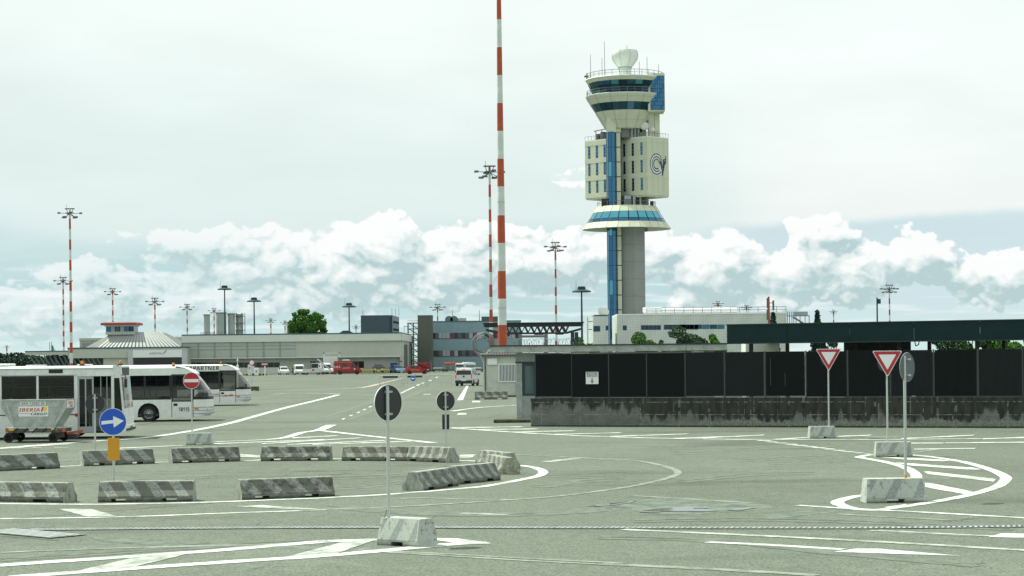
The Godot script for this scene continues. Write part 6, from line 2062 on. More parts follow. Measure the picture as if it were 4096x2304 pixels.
# L long along x, profile [half width, height]; notches cut through the foot
func barrier_mesh(L: float, pr: Array, notches: Array, fh := 0.075, lean := 0.0) -> ArrayMesh:
	var b := mb()
	var hts: float = pr[pr.size() - 1][1]
	var xs := [-L / 2]
	for q in notches: xs.append(q[0]); xs.append(q[1])
	xs.append(L / 2)
	# lean: the ends draw in towards the top
	var X_ := func(x: float, y: float) -> float: return x * (1.0 - lean * y / hts)
	var W_ := func(y: float) -> float:
		for i in pr.size() - 1:
			if y <= pr[i + 1][1]: return lerpf(pr[i][0], pr[i + 1][0], (y - pr[i][1]) / maxf(pr[i + 1][1] - pr[i][1], 1e-4))
		return pr[pr.size() - 1][0]
	var vv := func(y: float) -> float: return lerpf(0.775, 0.01, y / hts)
	var lv := [fh]
	for q in pr:
		if q[1] > fh + 0.01: lv.append(q[1])
	for s in [1.0, -1.0]:
		for i in lv.size() - 1:
			var y0: float = lv[i]
			var y1: float = lv[i + 1]
			var a := Vector3(X_.call(-L / 2, y0), y0, s * W_.call(y0))
			var c := Vector3(X_.call(L / 2, y0), y0, s * W_.call(y0))
			var d := Vector3(X_.call(L / 2, y1), y1, s * W_.call(y1))
			var e := Vector3(X_.call(-L / 2, y1), y1, s * W_.call(y1))
			if s > 0: b.quad(a, c, d, e, Vector2(0, vv.call(y0)), Vector2(1, vv.call(y0)), Vector2(1, vv.call(y1)), Vector2(0, vv.call(y1)))
			else: b.quad(c, a, e, d, Vector2(0, vv.call(y0)), Vector2(1, vv.call(y0)), Vector2(1, vv.call(y1)), Vector2(0, vv.call(y1)))
	for i in range(0, xs.size() - 1, 2):
		var w0: float = W_.call(0.0)
		var w1: float = W_.call(fh)
		var a: float = xs[i]
		var c: float = xs[i + 1]
		for s in [1.0, -1.0]:
			var u0: float = a / L + 0.5
			var u1: float = c / L + 0.5
			var P0 := Vector3(a, 0, s * w0)
			var P1 := Vector3(c, 0, s * w0)
			var P2 := Vector3(c, fh, s * w1)
			var P3 := Vector3(a, fh, s * w1)
			if s > 0: b.quad(P0, P1, P2, P3, Vector2(u0, 0.778), Vector2(u1, 0.778), Vector2(u1, vv.call(fh)), Vector2(u0, vv.call(fh)))
			else: b.quad(P1, P0, P3, P2, Vector2(u0, 0.778), Vector2(u1, 0.778), Vector2(u1, vv.call(fh)), Vector2(u0, vv.call(fh)))
		if i > 0: b.quad(Vector3(a, 0, -w0), Vector3(a, 0, w0), Vector3(a, fh, w1), Vector3(a, fh, -w1), Vector2(0.1, 0.77), Vector2(0.12, 0.77), Vector2(0.12, 0.7), Vector2(0.1, 0.7))
		if i + 2 < xs.size(): b.quad(Vector3(c, 0, w0), Vector3(c, 0, -w0), Vector3(c, fh, -w1), Vector3(c, fh, w1), Vector2(0.1, 0.77), Vector2(0.12, 0.77), Vector2(0.12, 0.7), Vector2(0.1, 0.7))
	for q in notches:
		var w1: float = W_.call(fh)
		b.quad(Vector3(q[0], fh, -w1), Vector3(q[1], fh, -w1), Vector3(q[1], fh, w1), Vector3(q[0], fh, w1), Vector2(0.1, 0.77), Vector2(0.12, 0.77), Vector2(0.12, 0.7), Vector2(0.1, 0.7))
	# ends and top use the plain rows
	var full := [[pr[0][0], 0.0]]
	for y in lv: full.append([W_.call(y), y])
	for s in [1.0, -1.0]:
		for i in full.size() - 1:
			var y0: float = full[i][1]
			var y1: float = full[i + 1][1]
			var a := Vector3(s * absf(X_.call(L / 2, y0)), y0, s * full[i][0])
			var c := Vector3(s * absf(X_.call(L / 2, y0)), y0, -s * full[i][0])
			var d := Vector3(s * absf(X_.call(L / 2, y1)), y1, -s * full[i + 1][0])
			var e := Vector3(s * absf(X_.call(L / 2, y1)), y1, s * full[i + 1][0])
			var uu := 0.05 if s > 0 else 0.55
			b.quad(a, c, d, e, Vector2(uu, 0.99 - 0.2 * y0 / hts), Vector2(uu + 0.3, 0.99 - 0.2 * y0 / hts), Vector2(uu + 0.3, 0.99 - 0.2 * y1 / hts), Vector2(uu, 0.99 - 0.2 * y1 / hts))
	var wt: float = pr[pr.size() - 1][0]
	var lt: float = absf(X_.call(L / 2, hts))
	b.quad(Vector3(-lt, hts, wt), Vector3(lt, hts, wt), Vector3(lt, hts, -wt), Vector3(-lt, hts, -wt), Vector2(0, 0.99), Vector2(1, 0.99), Vector2(1, 0.80), Vector2(0, 0.80))
	return b.mesh()

var block_mesh: ArrayMesh
func build_barriers() -> void:
	rng.seed = 33
	var pr := [[0.285, 0.0], [0.285, 0.13], [0.19, 0.245], [0.125, 0.425], [0.105, 0.45]]
	var mesh2 := barrier_mesh(2.0, pr, [[-0.72, -0.42], [0.36, 0.66]])
	var mats := []
	for i in 9: mats.append(barrier_tex(600 + i * 11, [4, 4, 4, 5, 4, 5, 4, 4, 5][i], [0.05, 0.42, 0.58, 0.22, 0.25, 0.5, 0.35, 0.68, 0.12][i], [0.0, 0.1, 0.35, 0.0, 0.6, 0.2, 0.0, 0.1, 0.0][i], 1 if i == 3 else 0))
	# ends of the front foot edge in the photograph: x0,y0 - x1,y1, material
	var list := [
		[za(776, 614), za(1527, 606), 0, "barrier carrying the post of the blue arrow sign, clean grey and white stripes"],
		[za(-250, 604), za(503, 617), 1, "grimy striped barrier in the front row, next to the blue arrow sign's barrier"],
		[za(1918, 594), zb(276, 565), 2, "blackened striped barrier standing free in the middle of the front row"],
		[zb(985, 524), zb(1255, 480), 1, "pale grimy barrier at the outer end of the pair by the island's tip"],
		[zb(1255, 472), zb(1590, 437), 8, "barrier with slanting grey stripes joined to the pale grimy one"],
		[za(-240, 378), za(478, 344), 6, "stained barrier of the back row before the cargo container"],
		[za(665, 327), za(1228, 306), 0, "clean striped barrier of the back row behind the blue arrow sign"],
		[za(1367, 304), za(1905, 288), 5, "blackened barrier of the back row in front of the no-entry sign"],
		[za(2066, 287), zb(234, 284), 7, "blackest barrier of the back row, with two lit holes in its foot"],
		[zb(330, 285), zb(838, 286), 4, "moss-spotted barrier of the back row behind the grey sign post"],
		[zb(828, 285), zb(1150, 300), 3, "bright upright-striped barrier under the small round sign"]]
	for q in list:
		var a := g2(q[0])
		var b := g2(q[1])
		var d := b - a
		var L := d.length()
		var yaw := -atan2(d.z, d.x)
		var nrm := Vector3(-d.z, 0, d.x).normalized()
		if nrm.z > 0: nrm = -nrm
		var c := (a + b) / 2 + nrm * 0.285
		var o := single("jersey_barrier", q[3], "barrier", mesh2, mats[q[2]], c, yaw + rng.randf_range(-0.012, 0.012), "jersey barriers round the traffic island")
		o.scale = Vector3(L / 2.0, rng.randf_range(0.97, 1.04), 1)
	# the two seen end-on at the island's tip
	for q in [[zb(1590, 391), zb(1740, 391), 4, Vector3(-0.26, 0, -0.96), "moss-topped barrier seen end-on behind the joined pair"], [zb(1600, 345), zb(1748, 346), 1, Vector3(-0.40, 0, -0.92), "grey barrier tucked behind the moss-topped one"]]:
		var m := (g2(q[0]) + g2(q[1])) / 2
		var dd: Vector3 = q[3].normalized()
		single("jersey_barrier", q[4], "barrier", mesh2, mats[q[2]], m + dd * 1.0, -atan2(dd.z, dd.x), "jersey barriers round the traffic island")
	# beside the cabin, and a far small one
	var a := g2(z4(262, 1256))
	var b := g2(z4(566, 1250))
	var o := single("jersey_barrier", "weathered barrier lying along the cabin wall", "barrier", mesh2, mats[4], (a + b) / 2 + Vector3(0, 0, -0.3), 0.0, "jersey barriers round the traffic island")
	o.scale = Vector3(a.distance_to(b) / 2.0, 1.35, 1.1)
	# sign blocks
	var bp := [[0.26, 0.0], [0.27, 0.10], [0.20, 0.38], [0.18, 0.45]]
	block_mesh = barrier_mesh(1.0, bp, [[-0.16, 0.13]], 0.07, 0.06)
	M.block0 = barrier_tex(700, 2, 0.0, 0.0, 2)
	M.block1 = barrier_tex(711, 2, 0.0, 0.0, 2)
# ---- road signs: plate, post and clamps; the block under it is a thing of its own
func disc(r: float, k := 32) -> MB:
	return mb().cyl(Vector3(0, 0, 0.0), Vector3(0, 0, 0.006), r, r, k)
func block(label: String, p: Vector2, w: float, yaw: float, m: Material, sc := 1.0) -> Vector3:
	var c := g2(p)
	var o := single("sign_block", label, "concrete block", block_mesh, m, c, yaw, "concrete blocks under the road signs")
	o.scale = Vector3(w, sc, sc)
	return c
func rounded_triangle(s: float, r: float) -> PackedVector2Array:
	# point down, side s, corners rounded by r
	var h := s * 0.866
	var v := [Vector2(-s / 2, h / 3), Vector2(0, -h * 2 / 3), Vector2(s / 2, h / 3)]
	var out := PackedVector2Array()
	for i in 3:
		var c: Vector2 = v[i]
		var cen := c * (1.0 - r * 2.0 / c.length())
		var a0 := c.angle()
		for k in 7: out.append(cen + Vector2.from_angle(a0 - 1.047 + k * 0.349) * r)
	return out

func build_signs() -> void:
	# -- grey back of a round sign on the nearest block
	var c := block("white block with two dark slanting stripes under the tall grey round sign", zb(850, 950), 0.88, -0.62, M.block0, 1.02)
	var z := -c.z + 0.05
	var post := at(1555, 2070, z)
	var yt := at(1557, 1545, z).y
	var s := thing("road_sign", "dark back of a tilted oval-looking round sign on a tall post, nearest block", "road sign", Vector3(post.x, 0, -z), 0.0)
	s.set_meta("label", "round sign seen from behind, turned edgewise, on a tall post in the striped white block")
	part(s, "post", mb().cyl(Vector3(0, 0.44, 0), Vector3(0, yt, 0), 0.029, 0.029, 12), M.galv)
	round_back(s, at(1557, 1612, z).y, 0.305, 0.77, M.sign_back)
	part(s, "tie_wire", mb().path([Vector3(-0.03, 0.60, 0), Vector3(-0.07, 0.46, 0.02)], 0.006, 4), M.rust)
	# -- small round sign with a plate below, on the back row
	z = zg(1785, 1846) + 0.2
	post = at(1783, 1700, z)
	s = thing("road_sign", "small round sign seen from behind with a dark plate under it", "road sign", Vector3(post.x, 0, -z))
	part(s, "post", mb().cyl(Vector3(0, 0.1, 0), Vector3(0, at(1783, 1563, z).y, 0), 0.028, 0.028, 10), M.galv)
	round_back(s, at(1783, 1604, z).y, 0.30, 0.40, M.sign_back)
	var yp := at(1783, 1689, z).y
	part(s, "plate", mb().cbox(-0.11, 0.11, yp - 0.22, yp + 0.24, -0.045, -0.038, 0.003), M.sign_back)
	# -- dark round sign over the cargo container
	z = zg(380, 1848) + 0.25
	post = at(380, 1700, z)
	s = thing("road_sign", "dark round sign back standing between the bus door and the blue arrow", "road sign", Vector3(post.x, 0, -z))
	part(s, "post", mb().cyl(Vector3(0, 0.1, 0), Vector3(0, at(380, 1578, z).y, 0), 0.030, 0.030, 10), M.galv)
	round_back(s, at(380, 1615, z).y, 0.30, 0.05, M.sign_back, M.sign_back_light)
	# -- blue arrow with a yellow plate
	z = zg(455, 2005) + 0.28
	var pc := at(z1(1137, 773).x, z1(1137, 773).y, z)
	s = thing("road_sign", "round blue sign with a white arrow over a yellow plate", "road sign", Vector3(pc.x, 0, -z))
	part(s, "post", mb().cyl(Vector3(0, 0.3, -0.035), Vector3(0, pc.y + 0.2, -0.035), 0.030, 0.030, 10), M.galv)
	var R := 54.5 / F * z
	var dd := part(s, "disc", disc(R), M.sign_white, T(Vector3(0, pc.y, 0)))
	part(dd, "blue_face", mb().cyl(Vector3(0, 0, 0.006), Vector3(0, 0, 0.009), R * 0.965, R * 0.965, 40), M.sign_blue)
	var ap := PackedVector2Array([Vector2(-0.84, -0.20), Vector2(0.03, -0.10), Vector2(0.07, -0.42), Vector2(0.80, 0.07), Vector2(0.03, 0.42), Vector2(0.02, 0.13), Vector2(-0.84, 0.06)])
	for i in ap.size(): ap[i] *= R
	part(dd, "arrow", mb().prism(ap, 0.009, 0.012), M.sign_white)
	var y0 := at(z1(1142, 1160).x, z1(1142, 1160).y, z).y
	var y1 := at(z1(1142, 935).x, z1(1142, 935).y, z).y
	var pw := 23.5 / F * z
	part(s, "yellow_plate", mb().cbox(-pw + 0.01, pw + 0.01, y0, y1, -0.008, 0.012, 0.004), M.sign_yellow)
	# -- no entry
	c = block("weathered grey-white block under the no-entry sign", z1(2005, 1004), 0.95, 0.08, M.block1, 0.98)
	z = -c.z + 0.05
	pc = at(z1(1926, 358).x, z1(1926, 358).y, z)
	s = thing("road_sign", "red round no-entry sign with a white bar", "road sign", Vector3(pc.x, 0, -z))
	part(s, "post", mb().cyl(Vector3(0, 0.42, -0.035), Vector3(0, pc.y + 0.2, -0.035), 0.027, 0.027, 10), M.galv)
	R = 33.5 / F * z
	dd = part(s, "disc", disc(R), M.sign_white, T(Vector3(0, pc.y, 0)))
	part(dd, "red_face", mb().cyl(Vector3(0, 0, 0.006), Vector3(0, 0, 0.009), R * 0.95, R * 0.95, 40), M.sign_red)
	part(dd, "white_bar", mb().box(-R * 0.86, R * 0.86, -R * 0.2, R * 0.18, 0.009, 0.012), M.sign_white)
	# -- yield signs
	for q in [[z5(967, 1297), 0.98, 0.03, z5(1025, 585), z5(1025, 757), z5(1024, 1000), "white striped block by the wall under the farther give-way sign", "red and white give-way triangle nearest the stained wall"],
			[z5(1535, 1443), 1.12, -0.06, z5(1491, 600), z5(1495, 804), z5(1490, 1000), "chipped white block under the give-way sign on the hooked island", "red and white give-way triangle standing on the hooked island"]]:
		c = block(q[6], q[0], q[1], q[2], M.block1 if q[1] > 1.0 else M.block0, 1.0)
		z = -c.z + 0.05
		var tp: Vector2 = q[3]
		var bt: Vector2 = q[4]
		var h := at(tp.x, tp.y, z).y - at(bt.x, bt.y, z).y
		var side := h / 0.866 * 0.99
		var yc := at(bt.x, bt.y, z).y + h * 0.645
		var px := at(q[5].x, q[5].y, z).x
		s = thing("road_sign", q[7], "road sign", Vector3(px, 0, -z), 0.0)
		part(s, "post", mb().cyl(Vector3(0, 0.42, -0.04), Vector3(0, yc + h * 0.2, -0.04), 0.030, 0.030, 12), M.galv)
		dd = part(s, "triangle", mb().prism(rounded_triangle(side * 1.04, 0.035), 0.0, 0.006), M.sign_white, T(Vector3(0.01, yc, 0)))
		part(dd, "red_border", mb().prism(rounded_triangle(side * 0.97, 0.03), 0.006, 0.009), M.sign_red)
		part(dd, "white_face", mb().prism(rounded_triangle(side * 0.60, 0.01), 0.009, 0.012), M.sign_white)
		var rb_ := part(s, "rear_disc", disc(0.30), M.sign_back, T(Vector3(-0.06, yc - 0.06, -0.30), 0.75))
	# -- round sign back at the right
	c = block("white block with faint slanting stripes at the near end of the hooked island", zc(1783, 770), 1.30, 0.05, M.block0, 1.12)
	z = -c.z + 0.05
	var pt := z5(1637, 640)
	post = at(3620, 1800, z)
	s = thing("road_sign", "grey round sign seen from behind, its post ending in a yellow foot", "road sign", Vector3(post.x, 0, -z))
	part(s, "post", mb().cyl(Vector3(0, 0.52, 0.04), Vector3(0, at(pt.x, pt.y, z).y, 0.04), 0.032, 0.032, 12), M.galv)
	part(s, "post_foot", mb().cyl(Vector3(0, 0.48, 0.04), Vector3(0, 0.57, 0.04), 0.034, 0.034, 12), M.sign_yellow)
	var dc := z5(1649, 733)
	var o := part(s, "disc", disc(0.31), M.sign_back_light, T(Vector3(at(dc.x, dc.y, z).x - post.x, at(dc.x, dc.y, z).y, -0.05), 0.84))
	part(o, "rim", mb().lathe([[0.31, 0.0], [0.316, 0.004], [0.31, 0.012]], 36), M.galv, Transform3D(Basis(Vector3.RIGHT, PI / 2), Vector3.ZERO))
	for y in [0.17, -0.17]:
		part(o, "clamp", mb().box(-0.05, 0.05, y - 0.02, y + 0.02, 0.006, 0.07), M.galv)
func round_back(s: Node3D, y: float, r: float, yaw: float, m: Material, edge: Material = null) -> void:
	var o := part(s, "disc", disc(r), m, T(Vector3(0, y, -0.06), yaw))
	part(o, "rim", mb().lathe([[r - 0.002, -0.004], [r + 0.007, -0.004], [r + 0.007, 0.012], [r - 0.002, 0.012]], 36), edge if edge else M.sign_white, Transform3D(Basis(Vector3.RIGHT, PI / 2), Vector3(0, 0, 0.003)))
	for k in [0.62, -0.62]:
		part(o, "clamp", mb().box(-0.075, 0.075, k * r - 0.018, k * r + 0.018, 0.006, 0.03).cyl(Vector3(0.06, k * r, 0.03), Vector3(0.06, k * r, 0.05), 0.012, 0.012, 6), M.galv)
# ---- apron buses. Local x is the heading (nose at x = 0 and beyond), the side at z = 0 faces the camera, the far side is at z = -W
func wheel(parent: Node, x: float, z: float, r: float, out_: float, w := 0.26, rim_m: Material = null) -> void:
	var t := part(parent, "wheel", mb().lathe([[r * 0.62, 0.0], [r * 0.94, 0.0], [r, w * 0.15], [r, w * 0.85], [r * 0.94, w], [r * 0.62, w]], 24), M.rubber, Transform3D(Basis(Vector3.RIGHT, PI / 2 * -out_), Vector3(x, r, z)))
	# in the wheel's own axes y points inwards
	var m: Material = rim_m if rim_m else M.rim
	part(t, "rim", mb().lathe([[0.01, 0.02], [r * 0.22, 0.02], [r * 0.30, 0.07], [r * 0.50, 0.09], [r * 0.58, 0.02], [r * 0.64, 0.015]], 20), m)
	var nuts := mb()
	for i in 10: nuts.cyl(Vector3(sin(i * 0.628) * r * 0.42, 0.02, cos(i * 0.628) * r * 0.42), Vector3(sin(i * 0.628) * r * 0.42, 0.09, cos(i * 0.628) * r * 0.42), r * 0.07, r * 0.07, 6)
	part(t, "hub_holes", nuts, M.rubber)
func arch_poly(x0: float, x1: float, y0: float, y1: float, wheels: Array, ar: float) -> PackedVector2Array:
	var p := PackedVector2Array([Vector2(x0, y0)])
	var ws := wheels.duplicate()
	ws.sort()
	for w in ws:
		if w - ar <= x0 or w + ar >= x1: continue
		p.append(Vector2(w - ar, y0))
		for k in 9:
			var a := PI - PI * k / 8.0
			p.append(Vector2(w + cos(a) * ar, maxf(0.42 + sin(a) * ar * 0.98, y0)))
		p.append(Vector2(w + ar, y0))
	p.append(Vector2(x1, y0)); p.append(Vector2(x1, y1)); p.append(Vector2(x0, y1))
	return p
# nose: bulges forward by e(y) with a plan curve of power k
func nose_strip(L: Array, W: float, k: float) -> MB:
	var b := mb()
	var n := 16
	for i in L.size() - 1:
		for j in n:
			var q := []
			for c in [[i, j], [i, j + 1], [i + 1, j + 1], [i + 1, j]]:
				var s: float = sin(lerpf(-PI / 2, PI / 2, float(c[1]) / n))
				var e: float = L[c[0]][0]
				var back: float = L[c[0]][2] if L[c[0]].size() > 2 else 0.0
				q.append(Vector3(back + e * pow(maxf(1.0 - pow(absf(s), k), 0.0), 1.0 / k), L[c[0]][1], -W / 2 - s * W / 2 * (L[c[0]][3] if L[c[0]].size() > 3 else 1.0)))
			var g: Vector3 = (q[2] - q[0]).cross(q[3] - q[1]).normalized()
			if g.dot(Vector3(1, 0, 0) + Vector3(0, 0, q[0].z + W / 2) * 0.8) < 0: g = -g
			b.tri_n(q[0], q[1], q[2], g, g, g)
			b.tri_n(q[0], q[2], q[3], g, g, g)
	return b
func bus_shell(o: Node3D, L: float, W: float, sk: float, sill: float, wt: float, top: float, wheels: Array, ar: float, rear: float, m: Material, door := 9.0, roof_end := 9.0) -> void:
	roof_end = minf(roof_end, rear)
	# lower sides with wheel arches
	for s in [0, 1]:
		var zz := 0.0 if s == 0 else -W
		part(o, "side_panel", mb().prism(arch_poly(-L, minf(rear, door) if s == 0 else rear, sk, sill, wheels, ar), zz - 0.05 if s == 0 else zz, zz if s == 0 else zz + 0.05), m)
		part(o, "cant_rail", mb().box(-L, roof_end, wt, top - 0.10, zz - 0.05 if s == 0 else zz, zz if s == 0 else zz + 0.05), m)
	part(o, "rear_panel", mb().box(-L - 0.06, -L, sk, top - 0.1, -W, 0), m)
	part(o, "floor", mb().box(-L, 0, 0.30, 0.40, -W + 0.06, -0.06), M.interior)
	part(o, "ceiling", mb().box(-L, roof_end, top - 0.2, top - 0.14, -W + 0.06, -0.06), M.interior)
	# roof: rounded towards both sides
	var pr := []
	for i in 11:
		var a := PI * i / 10.0
		pr.append(Vector2(-W / 2 + cos(a) * W / 2 * (1.0 if i != 0 and i != 10 else 1.0), top - 0.10 + 0.10 * pow(sin(a), 0.45)))
	var rf := mb()
	for i in 10:
		var g0 := Vector3(0, 1, 0)
		var p0: Vector2 = pr[i]
		var p1: Vector2 = pr[i + 1]
		var g := Vector3(0, p0.x - p1.x, p1.y - p0.y).normalized()
		if g.y < 0: g = -g
		for f in [[Vector3(-L, p0.y, p0.x), Vector3(roof_end, p0.y, p0.x), Vector3(roof_end, p1.y, p1.x)], [Vector3(-L, p0.y, p0.x), Vector3(roof_end, p1.y, p1.x), Vector3(-L, p1.y, p1.x)]]:
			rf.tri_n(f[0], f[1], f[2], g, g, g)
	part(o, "roof", rf, m)
	for w in wheels:
		part(o, "wheel_box", mb().box(w - ar, w + ar, 0.35, 0.42 + ar, -0.75, -0.4).box(w - ar, w + ar, 0.35, 0.42 + ar, -W + 0.4, -W + 0.75), M.black)
	part(o, "chassis", mb().box(-L + 0.3, rear - 0.1, 0.22, 0.31, -W + 0.3, -0.3), M.black)
func pane(o: Node3D, x0: float, x1: float, y0: float, y1: float, W: float, m: Material, near := true, far := true) -> void:
	if near: part(o, "window", mb().box(x0, x1, y0, y1, -0.035, -0.02), m)
	if far: part(o, "window", mb().box(x0, x1, y0, y1, -W + 0.02, -W + 0.035), m)
func beacon(o: Node3D, x: float, y: float, z: float) -> void:
	var b := part(o, "beacon", mb().lathe([[0.062, 0.0], [0.062, 0.09], [0.045, 0.13], [0.01, 0.14]], 12), M.amber, T(Vector3(x, y, z)))
	part(b, "beacon_base", mb().cyl(Vector3(0, -0.06, 0), Vector3(0, 0.0, 0), 0.10, 0.10, 10), M.black)

func build_buses() -> void:
	rng.seed = 12
	# -- near bus, square-fronted, with an open folding door
	var p := gp(508, 1753)
	var o := thing("apron_bus", "white square-fronted apron bus with a folding door, behind the cargo container", "bus", p, 0.05)
	var W := 2.7
	var L := 11.5
	var wh := [-2.45, -8.4]
	bus_shell(o, L, W, 0.21, 1.58, 2.60, 3.0, wh, 0.56, -0.55, M.white_dirty, -2.0)
	for x in wh:
		wheel(o, x, -0.05, 0.48, 1.0, 0.28)
		wheel(o, x, -W + 0.05, 0.48, -1.0, 0.28)
	var wins := [[-11.3, -9.9], [-9.8, -8.5], [-8.4, -6.95], [-5.07, -3.66], [-3.57, -2.13]]
	for w in wins:
		pane(o, w[0], w[1], 1.58, 2.60, W, M.bus_glass)
		var fr := part(o, "window_seal", mb().box(w[0], w[0] + 0.05, 1.60, 2.58, -0.05, 0.004).box(w[1] - 0.05, w[1], 1.60, 2.58, -0.05, 0.004).box(w[0] + 0.05, w[1] - 0.05, 2.53, 2.58, -0.05, 0.004).box(w[0] + 0.05, w[1] - 0.05, 1.60, 1.66, -0.05, 0.004), M.black)
		part(fr, "sliding_rail", mb().box(w[0] + 0.05, w[1] - 0.05, 2.13, 2.17, -0.04, -0.005), M.black)
	var px := -11.5
	for e in [[-11.5, -11.3], [-9.9, -9.8], [-8.5, -8.4], [-6.95, -6.75], [-5.2, -5.07], [-3.66, -3.57], [-2.13, -1.99]]:
		part(o, "pillar", mb().box(e[0], e[1], 1.58, 2.60, -0.05, 0.0), M.white_dirty)
		part(o, "pillar", mb().box(e[0], e[1], 1.58, 2.60, -W, -W + 0.05), M.white_dirty)
	pane(o, -6.75, -5.2, 1.58, 2.60, W, M.bus_glass)
	# folding door: two closed leaves, then the open doorway
	var dm := part(o, "door", mb().box(-1.98, -1.92, 0.24, 2.57, -0.03, 0.012).box(-1.40, -1.34, 0.24, 2.57, -0.03, 0.012).box(-1.69, -1.64, 0.24, 2.57, -0.03, 0.012).box(-1.92, -1.69, 0.24, 0.50, -0.03, 0.012).box(-1.64, -1.40, 0.24, 0.50, -0.03, 0.012).box(-1.92, -1.69, 2.45, 2.57, -0.03, 0.012).box(-1.64, -1.40, 2.45, 2.57, -0.03, 0.012), M.bus_grey)
	part(dm, "door_pane", mb().box(-1.92, -1.69, 0.50, 2.45, -0.02, -0.01), M.bus_glass)
	part(dm, "door_pane", mb().box(-1.64, -1.40, 0.50, 2.45, -0.02, -0.01), M.bus_glass)
	part(o, "door_post", mb().box(-0.62, -0.50, 0.22, 2.62, -0.05, 0.02), M.white_dirty)
	part(o, "door_header", mb().box(-2.0, -0.5, 2.57, 2.66, -0.05, 0.03), M.white_dirty)
	for x in [-1.05, -0.8]:
		part(o, "grab_pole", mb().cyl(Vector3(x, 0.3, -0.04), Vector3(x, 2.55, -0.04), 0.018, 0.018, 6), M.rim)
	# lower side trim
	part(o, "rub_strip", mb().box(-L, -2.0, 0.98, 1.02, 0.0, 0.01), M.black)
	part(o, "side_reflector", mb().cyl(Vector3(-2.05, 0.98, 0.0), Vector3(-2.05, 0.98, 0.02), 0.07, 0.07, 12), M.lamp_red)
	part(o, "roof_grille", mb().box(-3.15, -2.58, 2.70, 2.90, 0.0, 0.012), M.black)
	part(o, "roof_gutter", mb().box(-L, -0.55, 2.86, 2.90, 0.0, 0.02).box(-L, -0.55, 2.61, 2.635, 0.0, 0.014), M.bus_grey)
	# nose
	part(o, "front_skirt", nose_strip([[0.05, 0.22, -0.12], [0.06, 0.55, -0.12], [0.05, 1.22, -0.14]], W, 5.0), M.white_dirty)
	part(o, "windscreen", nose_strip([[0.05, 1.22, -0.14], [0.05, 2.52, -0.25]], W, 5.0), M.windshield)
	part(o, "front_header", nose_strip([[0.05, 2.52, -0.25], [0.05, 2.95, -0.28], [0.02, 3.0, -0.32]], W, 5.0), M.white_dirty)
	part(o, "front_quarter_pane", mb().prism(PackedVector2Array([Vector2(-0.50, 0.95), Vector2(-0.14, 0.95), Vector2(-0.16, 1.4), Vector2(-0.25, 2.48), Vector2(-0.50, 2.48)]), -0.03, 0.0), M.bus_glass_dark)
	part(o, "front_side_panel", mb().prism(PackedVector2Array([Vector2(-0.50, 0.22), Vector2(-0.05, 0.22), Vector2(-0.14, 0.95), Vector2(-0.50, 0.95)]), -0.05, 0.0).prism(PackedVector2Array([Vector2(-0.55, 2.48), Vector2(-0.25, 2.48), Vector2(-0.29, 2.97), Vector2(-0.55, 3.0)]), -0.05, 0.0), M.white_dirty)
	part(o, "front_pillar", mb().beam(Vector3(-0.13, 0.95, 0.0), Vector3(-0.25, 2.55, 0.0), 0.07, 0.07), M.white_dirty)
	part(o, "destination_display", mb().box(-0.36, -0.20, 2.58, 2.90, -W + 0.45, -0.35), M.black)
	part(o, "bumper", nose_strip([[0.10, 0.30, -0.10], [0.10, 0.52, -0.10], [0.06, 0.55, -0.11]], W, 5.0), M.white_dirty)
	for zz in [-0.35, -2.35]:
		part(o, "headlight", mb().cbox(-0.16, -0.05, 0.62, 0.82, zz - 0.17, zz + 0.17, 0.02), M.lamp_clear)
	part(o, "front_plate", mb().box(0.0, 0.02, 0.34, 0.46, -1.6, -1.1), M.black)
	part(o, "wiper", mb().path([Vector3(-0.06, 1.25, -0.6), Vector3(-0.08, 1.38, -1.5)], 0.015, 4), M.black)
	var mr := part(o, "mirror", mb().path([Vector3(-0.2, 2.6, 0.0), Vector3(0.0, 2.6, 0.22), Vector3(0.0, 2.45, 0.25)], 0.02, 5), M.black)
	part(mr, "mirror_head", mb().cbox(-0.04, 0.06, 2.08, 2.46, 0.14, 0.34, 0.02), M.black)
	beacon(o, -1.85, 3.06, -0.35)
	beacon(o, -0.28, 3.06, -0.35)
	part(o, "roof_hatch", mb().cbox(-2.1, -1.6, 3.0, 3.06, -1.6, -0.6, 0.02).cbox(-4.2, -3.5, 3.0, 3.05, -1.6, -0.6, 0.02), M.white_dirty)
	part(o, "roof_unit", mb().cbox(-8.0, -4.9, 3.0, 3.12, -2.2, -0.5, 0.05), M.white_dirty)
	for i in 6:
		var x := -6.4 - i * 0.8 if i > 2 else -5.0 + i * 0.85
		part(o, "seat", mb().cbox(x, x + 0.42, 0.4, 0.85, -2.4, -1.5, 0.04).cbox(x, x + 0.12, 0.85, 1.75, -2.4, -1.5, 0.04), M.seat)
	for x in [-4.8, -3.2, -2.3]:
		part(o, "grab_pole", mb().cyl(Vector3(x, 0.4, -1.1), Vector3(x, 2.8, -1.1), 0.02, 0.02, 6), M.sign_yellow)
	part(o, "grab_rail", mb().cyl(Vector3(-5.2, 2.25, -0.8), Vector3(-2.0, 2.25, -0.8), 0.02, 0.02, 6), M.rim)
	# -- two wide low-floor buses behind it
	var w2 := low_floor_bus("apron_bus", "wide white apron bus numbered 18115 behind the no-entry sign", gp(774, 1684), 0.08)
	text(w2, "fleet_number", "18115", 0.54, 0.21, M.print_dark, T(Vector3(-0.48, 0.62, 0.012)))
	var w3 := low_floor_bus("apron_bus", "wide white apron bus with a company name along its roof edge", gp(944, 1622), 0.07)
	text(w3, "roof_lettering", "ATAPARTNER", 2.6, 0.29, M.print_dark, T(Vector3(-2.42, 2.62, 0.012)))
	part(w3, "side_stripe", mb().box(-9, -0.02, 0.66, 0.70, 0.0, 0.008), M.sign_red)
